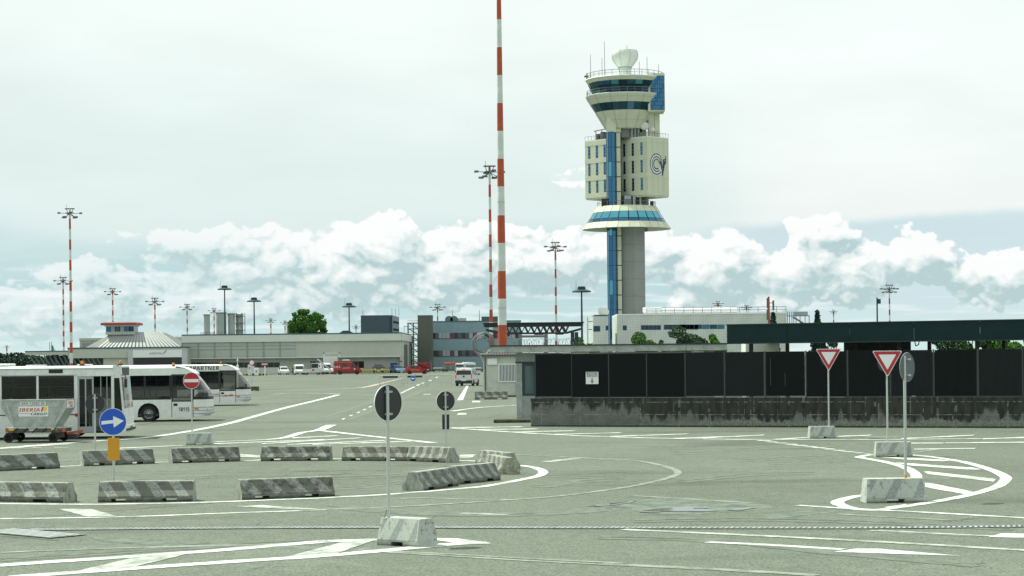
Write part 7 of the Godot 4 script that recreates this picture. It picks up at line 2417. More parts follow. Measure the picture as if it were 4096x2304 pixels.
	text(w3, "door_emblem", "AP", 0.26, 0.16, M.sign_red, T(Vector3(-0.36, 0.72, 0.014)), true, 0.3)
	for i in 4: part(w3, "door_emblem_streak", mb().box(-0.95 + i * 0.06, -0.55, 0.64 + i * 0.035, 0.65 + i * 0.035, 0.010, 0.013), M.sign_red)
	text(w3, "model_lettering", "COBUS 3000", 0.75, 0.07, M.print_dark, T(Vector3(-1.55, 0.80, 0.012)))
func low_floor_bus(nm: String, label: String, p: Vector3, yaw: float) -> Node3D:
	var o := thing(nm, label, "bus", p, yaw, "wide apron buses")
	var W := 3.0
	var L := 12.0
	var wh := [-2.32, -9.5]
	bus_shell(o, L, W, 0.185, 1.20, 2.40, 2.88, wh, 0.56, 0.0, M.white_body, 9.0, -0.9)
	var ck := PackedVector2Array([Vector2(-0.9, 2.40), Vector2(0, 2.40), Vector2(0, 2.50), Vector2(-0.15, 2.64), Vector2(-0.5, 2.76), Vector2(-0.9, 2.80)])
	part(o, "roof_cheek", mb().prism(ck, -0.05, 0.0), M.white_body)
	part(o, "roof_cheek", mb().prism(ck, -W, -W + 0.05), M.white_body)
	for x in wh:
		wheel(o, x, -0.06, 0.40, 1.0, 0.28)
		wheel(o, x, -W + 0.06, 0.40, -1.0, 0.28)
	for i in 8:
		var x0 := -11.95 + i * 1.35
		pane(o, x0, x0 + 1.30, 1.20, 2.40, W, M.bus_glass_dark if i % 3 == 2 else M.bus_glass)
		part(o, "pillar", mb().box(x0 + 1.30, x0 + 1.35, 1.20, 2.40, -0.05, -0.01), M.black)
		part(o, "pillar", mb().box(x0 + 1.30, x0 + 1.35, 1.20, 2.40, -W + 0.01, -W + 0.05), M.black)
	part(o, "window_sill", mb().box(-L, -1.15, 1.14, 1.20, 0.0, 0.008), M.black)
	# cab door
	part(o, "door_seal", mb().box(-1.13, -1.10, 0.2, 2.45, 0.0, 0.008).box(-0.03, 0.0, 0.2, 1.15, 0.0, 0.008), M.black)
	var d := part(o, "cab_pane", mb().prism(PackedVector2Array([Vector2(-1.06, 1.05), Vector2(-0.02, 1.05), Vector2(0.0, 1.15), Vector2(0.0, 2.36), Vector2(-0.95, 2.36), Vector2(-1.06, 2.25)]), -0.03, 0.004), M.bus_glass)
	part(d, "pane_seal", mb().box(-1.10, -1.05, 1.02, 2.45, -0.03, 0.01).box(-1.05, 0.0, 1.02, 1.08, -0.03, 0.01).box(-1.05, 0.0, 2.36, 2.45, -0.03, 0.01).box(-0.05, 0.0, 1.08, 2.36, -0.03, 0.01), M.black)
	part(o, "door_handle", mb().cbox(-1.02, -0.82, 0.80, 0.93, 0.0, 0.025, 0.01), M.black)
	part(o, "flap", mb().box(-1.72, -1.715, 0.2, 1.15, 0.0, 0.006).box(-1.55, -1.30, 0.95, 0.953, 0.0, 0.006).box(-1.55, -1.30, 1.10, 1.103, 0.0, 0.006), M.bus_grey)
	# steering wheel and driver seat
	part(o, "driver_seat", mb().cbox(-1.0, -0.55, 0.7, 0.9, -1.1, -0.5, 0.04).cbox(-1.05, -0.92, 0.9, 1.85, -1.1, -0.5, 0.04), M.interior)
	part(o, "steering_wheel", mb().lathe([[0.20, 0.0], [0.23, 0.02], [0.20, 0.04]], 14), M.black, Transform3D(Basis(Vector3.BACK, 0.5), Vector3(-0.2, 1.35, -0.8)))
	# nose
	part(o, "front_skirt", nose_strip([[0.80, 0.25], [0.92, 0.45], [0.96, 0.80], [0.95, 1.12]], W, 2.6), M.white_body)
	part(o, "dash_band", nose_strip([[0.95, 1.12], [0.94, 1.26]], W, 2.6), M.black)
	part(o, "windscreen", nose_strip([[0.94, 1.26], [0.77, 1.62], [0.38, 2.12], [0.14, 2.38]], W, 2.6), M.windshield)
	part(o, "front_visor", nose_strip([[0.14, 2.38], [0.18, 2.44], [0.16, 2.50], [0.11, 2.64, -0.15], [0.06, 2.80, -0.5], [0.02, 2.87, -0.92]], W, 2.6), M.white_body)
	part(o, "front_pillar", mb().beam(Vector3(0.0, 1.2, 0.0), Vector3(0.0, 2.42, 0.0), 0.10, 0.09), M.black)
	part(o, "dashboard", mb().box(0.0, 0.45, 1.0, 1.24, -W + 0.3, -0.3), M.interior)
	for k in 3:
		part(o, "front_slot", nose_strip([[0.975, 0.36 + k * 0.16], [0.975, 0.41 + k * 0.16]], W * 0.999, 2.6), M.bus_grey)
	part(o, "indicator", mb().cbox(0.05, 0.27, 0.60, 0.71, -0.10, 0.015, 0.01), M.amber)
	for zz in [-0.5, -2.5]:
		part(o, "headlight", mb().cbox(0.55, 0.76, 0.58, 0.74, zz - 0.2, zz + 0.2, 0.02), M.lamp_clear)
	part(o, "wiper", mb().path([Vector3(0.72, 1.28, -0.6), Vector3(0.60, 1.5, -1.0), Vector3(0.74, 1.4, -1.6)], 0.02, 4), M.black)
	var mr := part(o, "mirror", mb().path([Vector3(0.1, 1.2, 0.0), Vector3(0.55, 1.35, 0.05), Vector3(0.75, 1.5, 0.05)], 0.02, 5), M.black)
	part(mr, "mirror_head", mb().cbox(0.68, 0.76, 1.15, 1.5, -0.06, 0.14, 0.02), M.black)
	beacon(o, -1.05, 2.92, -0.5)
	for i in 7: part(o, "grab_pole", mb().cyl(Vector3(-10.5 + i * 1.4, 0.4, -1.0 if i % 2 else -2.0), Vector3(-10.5 + i * 1.4, 2.75, -1.0 if i % 2 else -2.0), 0.022, 0.022, 6), M.rim)
	part(o, "grab_rail", mb().cyl(Vector3(-11, 2.15, -0.9), Vector3(-1.2, 2.15, -0.9), 0.02, 0.02, 6), M.rim)
	part(o, "rear_partition", mb().box(-1.16, -1.12, 0.4, 2.7, -W + 0.1, -1.0), M.interior)
	return o

# ---- cargo container on a dolly before the near bus
func build_cargo() -> void:
	var p := g2(z1(45, 985))
	var z := -p.z
	var m := z / F / 2.5156   # metres per crop pixel
	var yaw := -0.03
	var base := Vector3(p.x, 0, -z)
	# dolly: origin at the left front wheel
	var d := thing("container_dolly", "low rusty dolly carrying the aluminium cargo container", "dolly", base, yaw)
	var Y := func(yy: float) -> float: return (985 - yy) * m
	var y0: float = Y.call(885)
	var y1: float = Y.call(838)
	part(d, "deck_frame", mb().box(0.15, 2.25, y0, y1, -1.65, 0.0), M.rust)
	part(d, "deck_lip", mb().box(0.05, 2.4, y1 - 0.02, y1 + 0.015, -1.7, 0.03), M.steel)
	for i in 5:
		part(d, "brace", mb().beam(Vector3(0.35 + i * 0.38, y0, 0.02), Vector3(0.55 + i * 0.38, y1, 0.02), 0.05, 0.05), M.dark_steel)
	part(d, "emblem_plate", mb().cbox(0.98, 1.26, y0 + 0.06, y1 - 0.03, 0.0, 0.02, 0.008), M.steel)
	for x in [0.17, 1.86]: part(d, "side_marker", mb().box(x, x + 0.22, y1 - 0.09, y1 - 0.02, 0.0, 0.02), M.print_yellow)
	for x in [0.05, 2.28]: part(d, "corner_guard", mb().box(x, x + 0.10, y0 + 0.02, y1 + 0.01, -0.2, 0.03), M.orange)
	part(d, "axle_beam", mb().box(0.02, 0.2, 0.15, y0, -1.5, -0.1).box(1.84, 2.02, 0.15, y0, -1.5, -0.1), M.rust)
	for x in [0.15, 1.92]:
		wheel(d, x, 0.02, 0.19, 1.0, 0.14, M.rubber)
		wheel(d, x + 0.05, -1.62, 0.19, -1.0, 0.14, M.rubber)
	part(d, "tow_bar", mb().beam(Vector3(2.3, 0.32, -0.7), Vector3(2.95, 0.42, -0.7), 0.10, 0.10).beam(Vector3(2.9, 0.42, -0.7), Vector3(2.6, 0.1, -0.7), 0.05, 0.05), M.orange)
	part(d, "tow_hitch", mb().cbox(2.35, 2.72, 0.12, 0.30, -0.9, -0.5, 0.03), M.dark_steel)
	# container
	var c := thing("cargo_container", "dented aluminium air cargo container with printed panels on the dolly", "container", base, yaw)
	var X := func(xx: float) -> float: return (xx - 45) * m * 1.01
	var yb := y1 + 0.02
	var ys: float = Y.call(640)   # where the slanted sides begin on the right end
	var yt: float = Y.call(556)
	var xl: float = X.call(20)
	var xr: float = X.call(662)
	var bl: float = X.call(148)
	var br: float = X.call(540)
	var prof := PackedVector2Array([Vector2(bl, yb), Vector2(br, yb), Vector2(xr, ys), Vector2(xr, yt), Vector2(xl, yt), Vector2(xl, ys)])
	part(c, "shell", mb().prism(prof, -1.5, 0.0), M.aluminium)
	var fr := mb()
	for i in prof.size():
		var a: Vector2 = prof[i]
		var b: Vector2 = prof[(i + 1) % prof.size()]
		fr.beam(Vector3(a.x, a.y, 0.005), Vector3(b.x, b.y, 0.005), 0.035, 0.035)
		fr.beam(Vector3(a.x, a.y, 0.0), Vector3(a.x, a.y, -1.5), 0.035, 0.035)
	part(c, "edge_frame", fr, M.steel)
	for q in [[60, 140], [630, 530]]:
		var bm := part(c, "gusset", mb().beam(Vector3(X.call(q[0]), yt - 0.04, 0.012), Vector3(X.call(q[1]), yb + 0.02, 0.012), 0.05, 0.02), M.steel)
	part(c, "seam", mb().box(X.call(90), X.call(600), Y.call(632), Y.call(629), 0.0, 0.006), M.hall_mull)
	for i in 9:
		part(c, "rivet", mb().cyl(Vector3(lerpf(X.call(605), X.call(540), i / 8.0), lerpf(Y.call(640), Y.call(820), i / 8.0), 0.0), Vector3(lerpf(X.call(605), X.call(540), i / 8.0), lerpf(Y.call(640), Y.call(820), i / 8.0), 0.012), 0.012, 0.012, 6), M.hall_mull)
	for q in [[204, 252, 757, 797], [300, 382, 742, 833], [427, 475, 757, 797]]:
		var a := mb()
		a.box(X.call(q[0]), X.call(q[1]), Y.call(q[3]), Y.call(q[2]), 0.0, 0.008)
		part(c, "panel", a, M.aluminium)
	var np := part(c, "number_plate", mb().box(X.call(205), X.call(463), Y.call(609), Y.call(573), 0.0, 0.008), M.cream_light)
	text(np, "lettering", "AKH 13362 IB", 236 * m, 27 * m, M.print_grey, T(Vector3(X.call(333), Y.call(590), 0.010)))
	var lp := part(c, "label_panel", mb().box(X.call(190), X.call(487), Y.call(722), Y.call(620), 0.0, 0.008), M.sign_white)
	text(lp, "lettering", "IBERIA", 212 * m, 34 * m, M.print_red, T(Vector3(X.call(303), Y.call(655), 0.010)), true, 0.25)
	text(lp, "lettering", "CARGO", 158 * m, 26 * m, M.print_dark, T(Vector3(X.call(393), Y.call(697), 0.010)), true, 0.25)
	part(lp, "rule", mb().box(X.call(197), X.call(312), Y.call(693), Y.call(690), 0.008, 0.011).box(X.call(474), X.call(490), Y.call(693), Y.call(690), 0.008, 0.011), M.print_dark)
	part(lp, "mark_red", mb().prism(PackedVector2Array([Vector2(X.call(412), Y.call(672)), Vector2(X.call(430), Y.call(672)), Vector2(X.call(446), Y.call(628)), Vector2(X.call(428), Y.call(628))]), 0.008, 0.011), M.print_red)
	part(lp, "mark_yellow", mb().prism(PackedVector2Array([Vector2(X.call(434), Y.call(672)), Vector2(X.call(474), Y.call(668)), Vector2(X.call(476), Y.call(628)), Vector2(X.call(450), Y.call(628))]), 0.008, 0.011), M.print_yellow)
	# end panel
	var ex := Transform3D(Basis(Vector3.UP, PI / 2), Vector3(xr + 0.004, (ys + yt) / 2, -0.75))
	var ep := part(c, "end_label", mb().box(-0.55, 0.55, -0.15, 0.13, 0.0, 0.006), M.sign_white, ex)
	text(ep, "lettering", "IBERIA", 0.7, 0.11, M.print_red, T(Vector3(0, 0.03, 0.007)), true, 0.25)
	text(ep, "lettering", "CARGO", 0.5, 0.08, M.print_dark, T(Vector3(0.1, -0.09, 0.007)), true, 0.25)
# ---- road vehicles. Local x is the heading, origin on the ground under the middle
func vehicle(nm: String, label: String, cat: String, pos: Vector3, yaw: float, s: Dictionary) -> Node3D:
	var o := thing(nm, label, cat, pos, yaw)
	var body: PackedVector2Array = s.body
	var W: float = s.w
	var belt: float = s.belt
	part(o, "body", mb().tprism(body, func(_x, y): return W / 2 * (1.0 - 0.10 * pow(clampf((0.5 - y) / 0.4, 0, 1), 2) - 0.03 * clampf((y - 0.75) / 0.3, 0, 1)), true), s.paint)
	var cab: PackedVector2Array = s.cabin
	var H := 0.0
	for p in cab: H = maxf(H, p.y)
	var hw := func(_x, y): return W / 2 * lerpf(0.965, s.get("taper", 0.80), clampf((y - belt) / (H - belt), 0, 1))
	part(o, "cabin", mb().tprism(cab, hw, true), s.paint)
	# side glass
	for q in s.side_glass:
		var poly: PackedVector2Array = q
		for sd in [1.0, -1.0]:
			var b := mb()
			var ix := Geometry2D.triangulate_polygon(poly)
			for j in range(0, ix.size(), 3):
				var v := []
				for k in 3:
					var p: Vector2 = poly[ix[j + k]]
					v.append(Vector3(p.x, p.y, sd * (hw.call(p.x, p.y) + 0.012)))
				b.tri_n(v[0], v[1], v[2], Vector3(0, 0.2, sd), Vector3(0, 0.2, sd), Vector3(0, 0.2, sd))
			part(o, "side_window", b, M.car_glass)
	# windscreen and rear glass: two points in profile each
	for q in [["windscreen", s.front_glass], ["rear_window", s.rear_glass]]:
		if q[1].size() < 2: continue
		var p0: Vector2 = q[1][0]
		var p1: Vector2 = q[1][1]
		var sg := 1.0 if q[0] == "windscreen" else -1.0
		var d := Vector2(p1.y - p0.y, p0.x - p1.x).normalized()
		if d.x * sg < 0: d = -d
		p0 += d * 0.015
		p1 += d * 0.015
		var w0: float = hw.call(p0.x, p0.y) * 0.92
		var w1: float = hw.call(p1.x, p1.y) * 0.90
		var b := mb()
		var nn := Vector3(d.x, d.y, 0)
		b.tri_n(Vector3(p0.x, p0.y, -w0), Vector3(p0.x, p0.y, w0), Vector3(p1.x, p1.y, w1), nn, nn, nn)
		b.tri_n(Vector3(p0.x, p0.y, -w0), Vector3(p1.x, p1.y, w1), Vector3(p1.x, p1.y, -w1), nn, nn, nn)
		part(o, q[0], b, M.car_glass)
	for x in s.wheels:
		var r: float = s.r
		for sd in [1.0, -1.0]:
			part(o, "wheel_arch", mb().cyl(Vector3(x, r, sd * (W / 2 - 0.10)), Vector3(x, r, sd * (W / 2 + 0.004)), r * 1.16, r * 1.16, 18), M.black)
			wheel(o, x, sd * (W / 2 + 0.012), r, sd, 0.2)
	var xf := -99.0
	var xr := 99.0
	for p in body:
		if p.y < belt: xf = maxf(xf, p.x); xr = minf(xr, p.x)
	for sd in [1.0, -1.0]:
		part(o, "headlight", mb().cbox(xf - 0.30, xf - 0.03, belt * 0.70, belt * 0.84, sd * W * 0.36 - 0.17, sd * W * 0.36 + 0.17, 0.03), M.lamp_clear)
		part(o, "tail_light", mb().cbox(xr - 0.012, xr + 0.12, belt * s.get("tail0", 0.72), belt * s.get("tail1", 1.0), sd * W * 0.45 - 0.055, sd * W * 0.45 + 0.055, 0.02), s.get("tail", M.lamp_red))
		part(o, "mirror", mb().cbox(s.mirror - 0.06, s.mirror + 0.10, belt, belt + 0.18, sd * (W / 2 + 0.02), sd * (W / 2 + 0.2), 0.03), M.plastic)
		part(o, "sill", mb().box(s.wheels[0] - s.r * 1.2 if s.wheels[0] > s.wheels[1] else s.wheels[0] + s.r * 1.2, s.wheels[1] + s.r * 1.2 if s.wheels[0] > s.wheels[1] else s.wheels[1] - s.r * 1.2, 0.2, 0.32, sd * W * 0.455, sd * W * 0.485), M.plastic)
	part(o, "front_bumper", mb().cbox(xf - 0.12, xf + 0.03, 0.24, 0.46, -W * 0.46, W * 0.46, 0.04), s.get("bumper", M.plastic))
	part(o, "rear_bumper", mb().cbox(xr - 0.04, xr + 0.12, 0.24, 0.50, -W * 0.47, W * 0.47, 0.04), s.get("bumper", M.plastic))
	part(o, "number_plate", mb().box(xr - 0.052, xr - 0.04, 0.5, 0.62, -0.26, 0.26), M.sign_white)
	part(o, "number_plate", mb().box(xf + 0.03, xf + 0.04, 0.32, 0.43, -0.26, 0.26), M.sign_white)
	return o
func V(a: Array) -> PackedVector2Array:
	var o := PackedVector2Array()
	for q in a: o.append(Vector2(q[0], q[1]))
	return o
func hatch(nm: String, label: String, pos: Vector3, yaw: float, paint: Material, k := 1.0) -> Node3D:
	return vehicle(nm, label, "car", pos, yaw, {"w": 1.72, "belt": 0.92, "r": 0.31, "wheels": [1.27, -1.27], "mirror": 0.72, "paint": paint, "bumper": paint, "taper": 0.76,
		"body": V([[-2.0, 0.24], [2.0, 0.24], [2.06, 0.45], [1.98, 0.68], [1.55, 0.82], [0.95, 0.95], [-1.9, 0.98], [-2.02, 0.7], [-2.05, 0.45]]),
		"cabin": V([[0.98, 0.90], [0.30, 1.34], [0.0, 1.45], [-0.6, 1.49], [-1.35, 1.44], [-1.80, 1.18], [-1.95, 0.90]]),
		"side_glass": [V([[0.66, 0.98], [0.18, 1.33], [-0.28, 1.41], [-0.28, 0.98]]), V([[-0.36, 0.98], [-0.36, 1.41], [-0.9, 1.42], [-1.15, 1.36], [-1.30, 1.02]])],
		"front_glass": [Vector2(0.90, 0.96), Vector2(0.32, 1.33)], "rear_glass": [Vector2(-1.84, 1.10), Vector2(-1.42, 1.41)]})
func small_van(nm: String, label: String, pos: Vector3, yaw: float, paint: Material, tail: Material) -> Node3D:
	return vehicle(nm, label, "van", pos, yaw, {"w": 1.74, "belt": 1.02, "r": 0.31, "wheels": [1.27, -1.25], "mirror": 0.95, "paint": paint, "taper": 0.84, "tail": tail, "tail0": 0.70, "tail1": 1.08,
		"body": V([[-1.93, 0.26], [1.9, 0.26], [1.97, 0.5], [1.92, 0.78], [1.62, 0.95], [1.12, 1.06], [-1.93, 1.10], [-1.97, 0.6]]),
		"cabin": V([[1.15, 1.0], [0.52, 1.56], [0.2, 1.68], [-0.6, 1.74], [-1.70, 1.70], [-1.86, 1.45], [-1.94, 1.0]]),
		"side_glass": [V([[0.86, 1.08], [0.42, 1.52], [0.02, 1.58], [0.02, 1.08]]), V([[-0.08, 1.08], [-0.08, 1.58], [-0.85, 1.60], [-0.85, 1.08]]), V([[-0.95, 1.08], [-0.95, 1.60], [-1.55, 1.57], [-1.65, 1.08]])],
		"front_glass": [Vector2(1.08, 1.07), Vector2(0.54, 1.54)], "rear_glass": [Vector2(-1.93, 1.08), Vector2(-1.84, 1.50)]})
func big_van(nm: String, label: String, pos: Vector3, yaw: float, paint: Material) -> Node3D:
	return vehicle(nm, label, "van", pos, yaw, {"w": 2.0, "belt": 1.25, "r": 0.35, "wheels": [1.75, -1.45], "mirror": 1.55, "paint": paint, "taper": 0.90,
		"body": V([[-2.65, 0.32], [2.6, 0.32], [2.72, 0.55], [2.66, 0.9], [2.25, 1.18], [1.85, 1.30], [-2.65, 1.32], [-2.68, 0.7]]),
		"cabin": V([[1.90, 1.22], [1.10, 2.12], [0.70, 2.38], [0.1, 2.48], [-2.45, 2.48], [-2.62, 2.3], [-2.66, 1.22]]),
		"side_glass": [V([[1.62, 1.32], [1.05, 2.0], [0.72, 2.05], [0.72, 1.32]]), V([[-0.15, 1.55], [-0.15, 2.02], [-1.05, 2.02], [-1.05, 1.55]])],
		"front_glass": [Vector2(1.86, 1.30), Vector2(1.14, 2.08)], "rear_glass": [Vector2(-2.66, 1.45), Vector2(-2.63, 2.15)]})

func build_vehicles() -> void:
	rng.seed = 44
	# white small van driving off, seen from behind
	var p := gp(1868, 1544)
	var v := small_van("small_van", "white small van with its brake lights on, driving off beside the cabin", p + Vector3(0, 0, -2.0), PI / 2 - 0.16, M.car_white, M.brake_light)
	v.scale = Vector3(1.12, 1.16, 1.14)
	part(v, "tailgate_badge", mb().cyl(Vector3(-1.99, 0.92, 0), Vector3(-2.01, 0.92, 0), 0.09, 0.09, 14), M.plastic)
	part(v, "tail_dark_skirt", mb().box(-1.995, -1.95, 0.30, 0.55, -0.84, 0.84), M.plastic)
	part(v, "brake_lamp", mb().box(-1.88, -1.84, 1.56, 1.62, -0.14, 0.14), M.brake_light)
	part(v, "roof_rail", mb().path([Vector3(-1.5, 1.76, 0.62), Vector3(0.1, 1.78, 0.62)], 0.03, 5).path([Vector3(-1.5, 1.76, -0.62), Vector3(0.1, 1.78, -0.62)], 0.03, 5), M.plastic)
	small_van("small_van", "white van further off, half hidden by the small van with brake lights", gp(z3(2375, 985).x, 1491), PI / 2 - 0.1, M.car_white, M.lamp_red).scale = Vector3.ONE * 1.15
	# red hatchback, side on
	p = gp(z3(1932, 996).x, 1496)
	v = hatch("hatchback", "red hatchback parked side-on by the corner of the long hall", p, 0.10, M.red_car)
	v.scale = Vector3.ONE * 1.14
	text(v, "side_lettering", "VIGILI DEL FUOCO", 1.5, 0.12, M.print_yellow, T(Vector3(-0.4, 0.72, 0.865)))
	# red camper van
	p = gp(z3(1235, 1000).x, 1498)
	v = big_van("rescue_van", "tall red rescue van with white letters on its side", p, 0.08, M.van_red)
	v.scale = Vector3(1.06, 1.10, 1.06)
	text(v, "side_lettering", "R.G.S.", 1.25, 0.36, M.sign_white, T(Vector3(-1.95, 1.42, 1.0)))
	text(v, "side_lettering", "VIGILI DEL FUOCO", 1.35, 0.11, M.sign_white, T(Vector3(-0.2, 1.20, 1.005)))
	part(v, "side_stripe", mb().box(-2.6, 0.9, 2.22, 2.28, 0.93, 0.955).box(-2.6, 0.3, 1.02, 1.05, 0.99, 1.0), M.sign_yellow)
	part(v, "roof_box", mb().cbox(-1.0, 0.4, 2.48, 2.72, -0.7, 0.7, 0.06), M.car_white)
	part(v, "roof_beacon", mb().lathe([[0.12, 2.42], [0.12, 2.62], [0.02, 2.66]], 10), M.lamp_red, T(Vector3(0.75, 0, 0)))
	part(v, "door_emblem", mb().cyl(Vector3(1.3, 1.0, 0.99), Vector3(1.3, 1.0, 1.003), 0.14, 0.14, 14), M.sign_white)
	# black off-roader and blue patrol car, seen from the front
	p = gp(z3(1545, 982).x, 1493)
	v = hatch("off_roader", "black off-roader parked nose-out before the hall wall", p, -PI / 2 + 0.06, M.black_car)
	v.scale = Vector3(1.15, 1.25, 1.25)
	p = gp(z3(1735, 978).x, 1492)
	v = hatch("patrol_car", "pale blue and white patrol car parked nose-out by the blue door", p, -PI / 2 + 0.45, M.police_blue)
	v.scale = Vector3(1.15, 1.15, 1.2)
	part(v, "light_bar", mb().cbox(-0.5, -0.25, 1.48, 1.6, -0.5, 0.5, 0.03), M.sign_blue)
	part(v, "bonnet_stripe", mb().box(1.0, 1.9, 0.62, 0.70, -0.87, 0.87), M.car_white)
	# white cars by the hall
	p = gp(z3(590, 998).x, 1499)
	v = hatch("hatchback", "small white car parked nose-out by the dark window strip", p, -PI / 2 + 0.25, M.car_white)
	v.scale = Vector3(1.05, 1.15, 1.05)
	p = gp(z3(745, 996).x, 1499)
	v = big_van("delivery_van", "white van parked nose-out behind the firefighter", p, -PI / 2 + 0.2, M.car_white)
	v.scale = Vector3(0.9, 0.85, 0.95)
	p = gp(z3(985, 990).x, 1497)
	v = big_van("delivery_van", "white van nosed in between the tow tractor and the red van", p + Vector3(0, 0, -4), -PI / 2 + 0.5, M.car_white)
	v.scale = Vector3(0.95, 0.95, 1.0)
	# tow tractor
	p = gp(z3(885, 1003).x, 1499)
	var t := thing("tow_tractor", "white airport tow tractor with an open rear deck", "tractor", p, 0.0)
	t.scale = Vector3.ONE * 1.08
	part(t, "body", mb().cbox(-1.9, -0.1, 0.35, 1.05, -0.8, 0.8, 0.08).cbox(-0.1, 1.7, 0.35, 1.25, -0.8, 0.8, 0.08), M.car_white)
	part(t, "rear_deck", mb().box(-1.85, -0.35, 1.05, 1.12, -0.75, 0.75), M.yellow_kerb)
	var cb := part(t, "cab", mb().box(-0.30, -0.22, 1.2, 2.05, -0.75, 0.75).box(1.05, 1.13, 1.2, 2.05, -0.75, 0.75).box(-0.35, 1.2, 2.05, 2.18, -0.8, 0.8).box(-0.22, 1.05, 1.2, 1.28, -0.75, 0.75), M.car_white)
	part(cb, "cab_window", mb().box(-0.22, 1.05, 1.28, 2.05, -0.72, 0.72), M.car_glass)
	for x in [-1.2, 1.0]:
		wheel(t, x, 0.78, 0.33, 1.0)
		wheel(t, x, -0.78, 0.33, -1.0)
	part(t, "number_patch", mb().box(-0.05, 0.32, 0.72, 1.05, 0.80, 0.81), M.sign_red)
	# belt loader and white vehicle behind the red van
	p = gp(z3(1080, 1000).x, 1498)
	var bl := thing("belt_loader", "pale belt loader ramp reaching up behind the red rescue van", "loader", p + Vector3(-0.8, 0, -1.2))
	part(bl, "chassis", mb().cbox(-1.8, 1.8, 0.45, 0.8, -0.7, 0.7, 0.06), M.car_white)
	part(bl, "belt", mb().beam(Vector3(0.6, 0.7, 0), Vector3(-2.3, 3.1, 0), 0.8, 0.22), M.steel)
	part(bl, "side_rail", mb().beam(Vector3(0.6, 0.85, 0.42), Vector3(-2.3, 3.25, 0.42), 0.06, 0.16), M.car_white)
	part(bl, "support", mb().beam(Vector3(-1.3, 0.7, 0), Vector3(-1.5, 2.4, 0), 0.12, 0.12), M.steel)
	for x in [-1.2, 1.2]:
		wheel(bl, x, 0.7, 0.3, 1.0)
		wheel(bl, x, -0.7, 0.3, -1.0)
	p = gp(z3(1088, 990).x, 1496)
	var gc := thing("service_truck", "tall white service truck body showing over the red rescue van", "truck", p + Vector3(-0.2, 0, -5))
	part(gc, "cargo_box", mb().cbox(-2.2, 0.8, 1.0, 3.5, -1.1, 1.1, 0.06), M.car_white)
	part(gc, "cab", mb().cbox(1.0, 2.4, 0.6, 2.6, -1.0, 1.0, 0.12), M.car_white)
	part(gc, "tail_frame", mb().box(-2.2, 1.4, 3.5, 3.7, -1.0, 1.0).box(-2.2, -1.9, 3.7, 4.5, 0.7, 1.0).box(1.1, 1.4, 3.7, 4.5, 0.7, 1.0).box(-2.2, 1.4, 4.3, 4.5, 0.7, 1.0), M.car_white)
	part(gc, "window", mb().box(1.3, 2.2, 1.7, 2.35, 1.0, 1.015), M.car_glass)
	for x in [-1.4, 1.6]:
		wheel(gc, x, 1.0, 0.45, 1.0)
		wheel(gc, x, -1.0, 0.45, -1.0)
	# baggage trailers beyond the red hatchback
	var cart := 0
	for q in [[2010, 965, 0, M.van_red], [2150, 962, 1, M.steel], [2275, 965, 2, M.mast_red], [2450, 962, 3, M.cream_light], [2540, 960, 4, M.steel]]:
		p = gp(z3(q[0], q[1]).x, 1487)
		var c := thing("baggage_trailer", ["red covered baggage trailer behind the red hatchback", "low grey baggage trailer with bare deck", "baggage trailer with an orange-red cover", "baggage trailer with a pale cover by the white vans", "low grey baggage trailer beside the cabin corner"][q[2]], "trailer", p, rng.randf_range(-0.2, 0.2), "baggage trailers by the office block")
		part(c, "deck", mb().box(-1.6, 1.6, 0.45, 0.6, -0.75, 0.75), M.rust)
		for x in [-1.1, 1.1]:
			wheel(c, x, 0.72, 0.24, 1.0, 0.15)
			wheel(c, x, -0.72, 0.24, -1.0, 0.15)
		if q[2] in [0, 2, 3]:
			for x in [-1.5, 0.0, 1.5]: part(c, "hoop", mb().box(x - 0.04, x + 0.04, 0.6, 1.9, -0.72, -0.66).box(x - 0.04, x + 0.04, 0.6, 1.9, 0.66, 0.72), M.steel)
			part(c, "cover", mb().tprism(V([[-1.62, 1.55 if q[2] != 0 else 0.75], [1.62, 1.55 if q[2] != 0 else 0.75], [1.62, 1.9], [1.3, 2.1], [-1.3, 2.1], [-1.62, 1.9]]), func(_x, y): return 0.78 if y < 1.95 else 0.6), q[3])
		else:
			part(c, "stop_board", mb().box(-1.6, -1.5, 0.6, 1.1, -0.75, 0.75), M.rust)
			part(c, "load", mb().cbox(-1.2, 0.9, 0.6, 0.95, -0.6, 0.6, 0.05), M.steel)
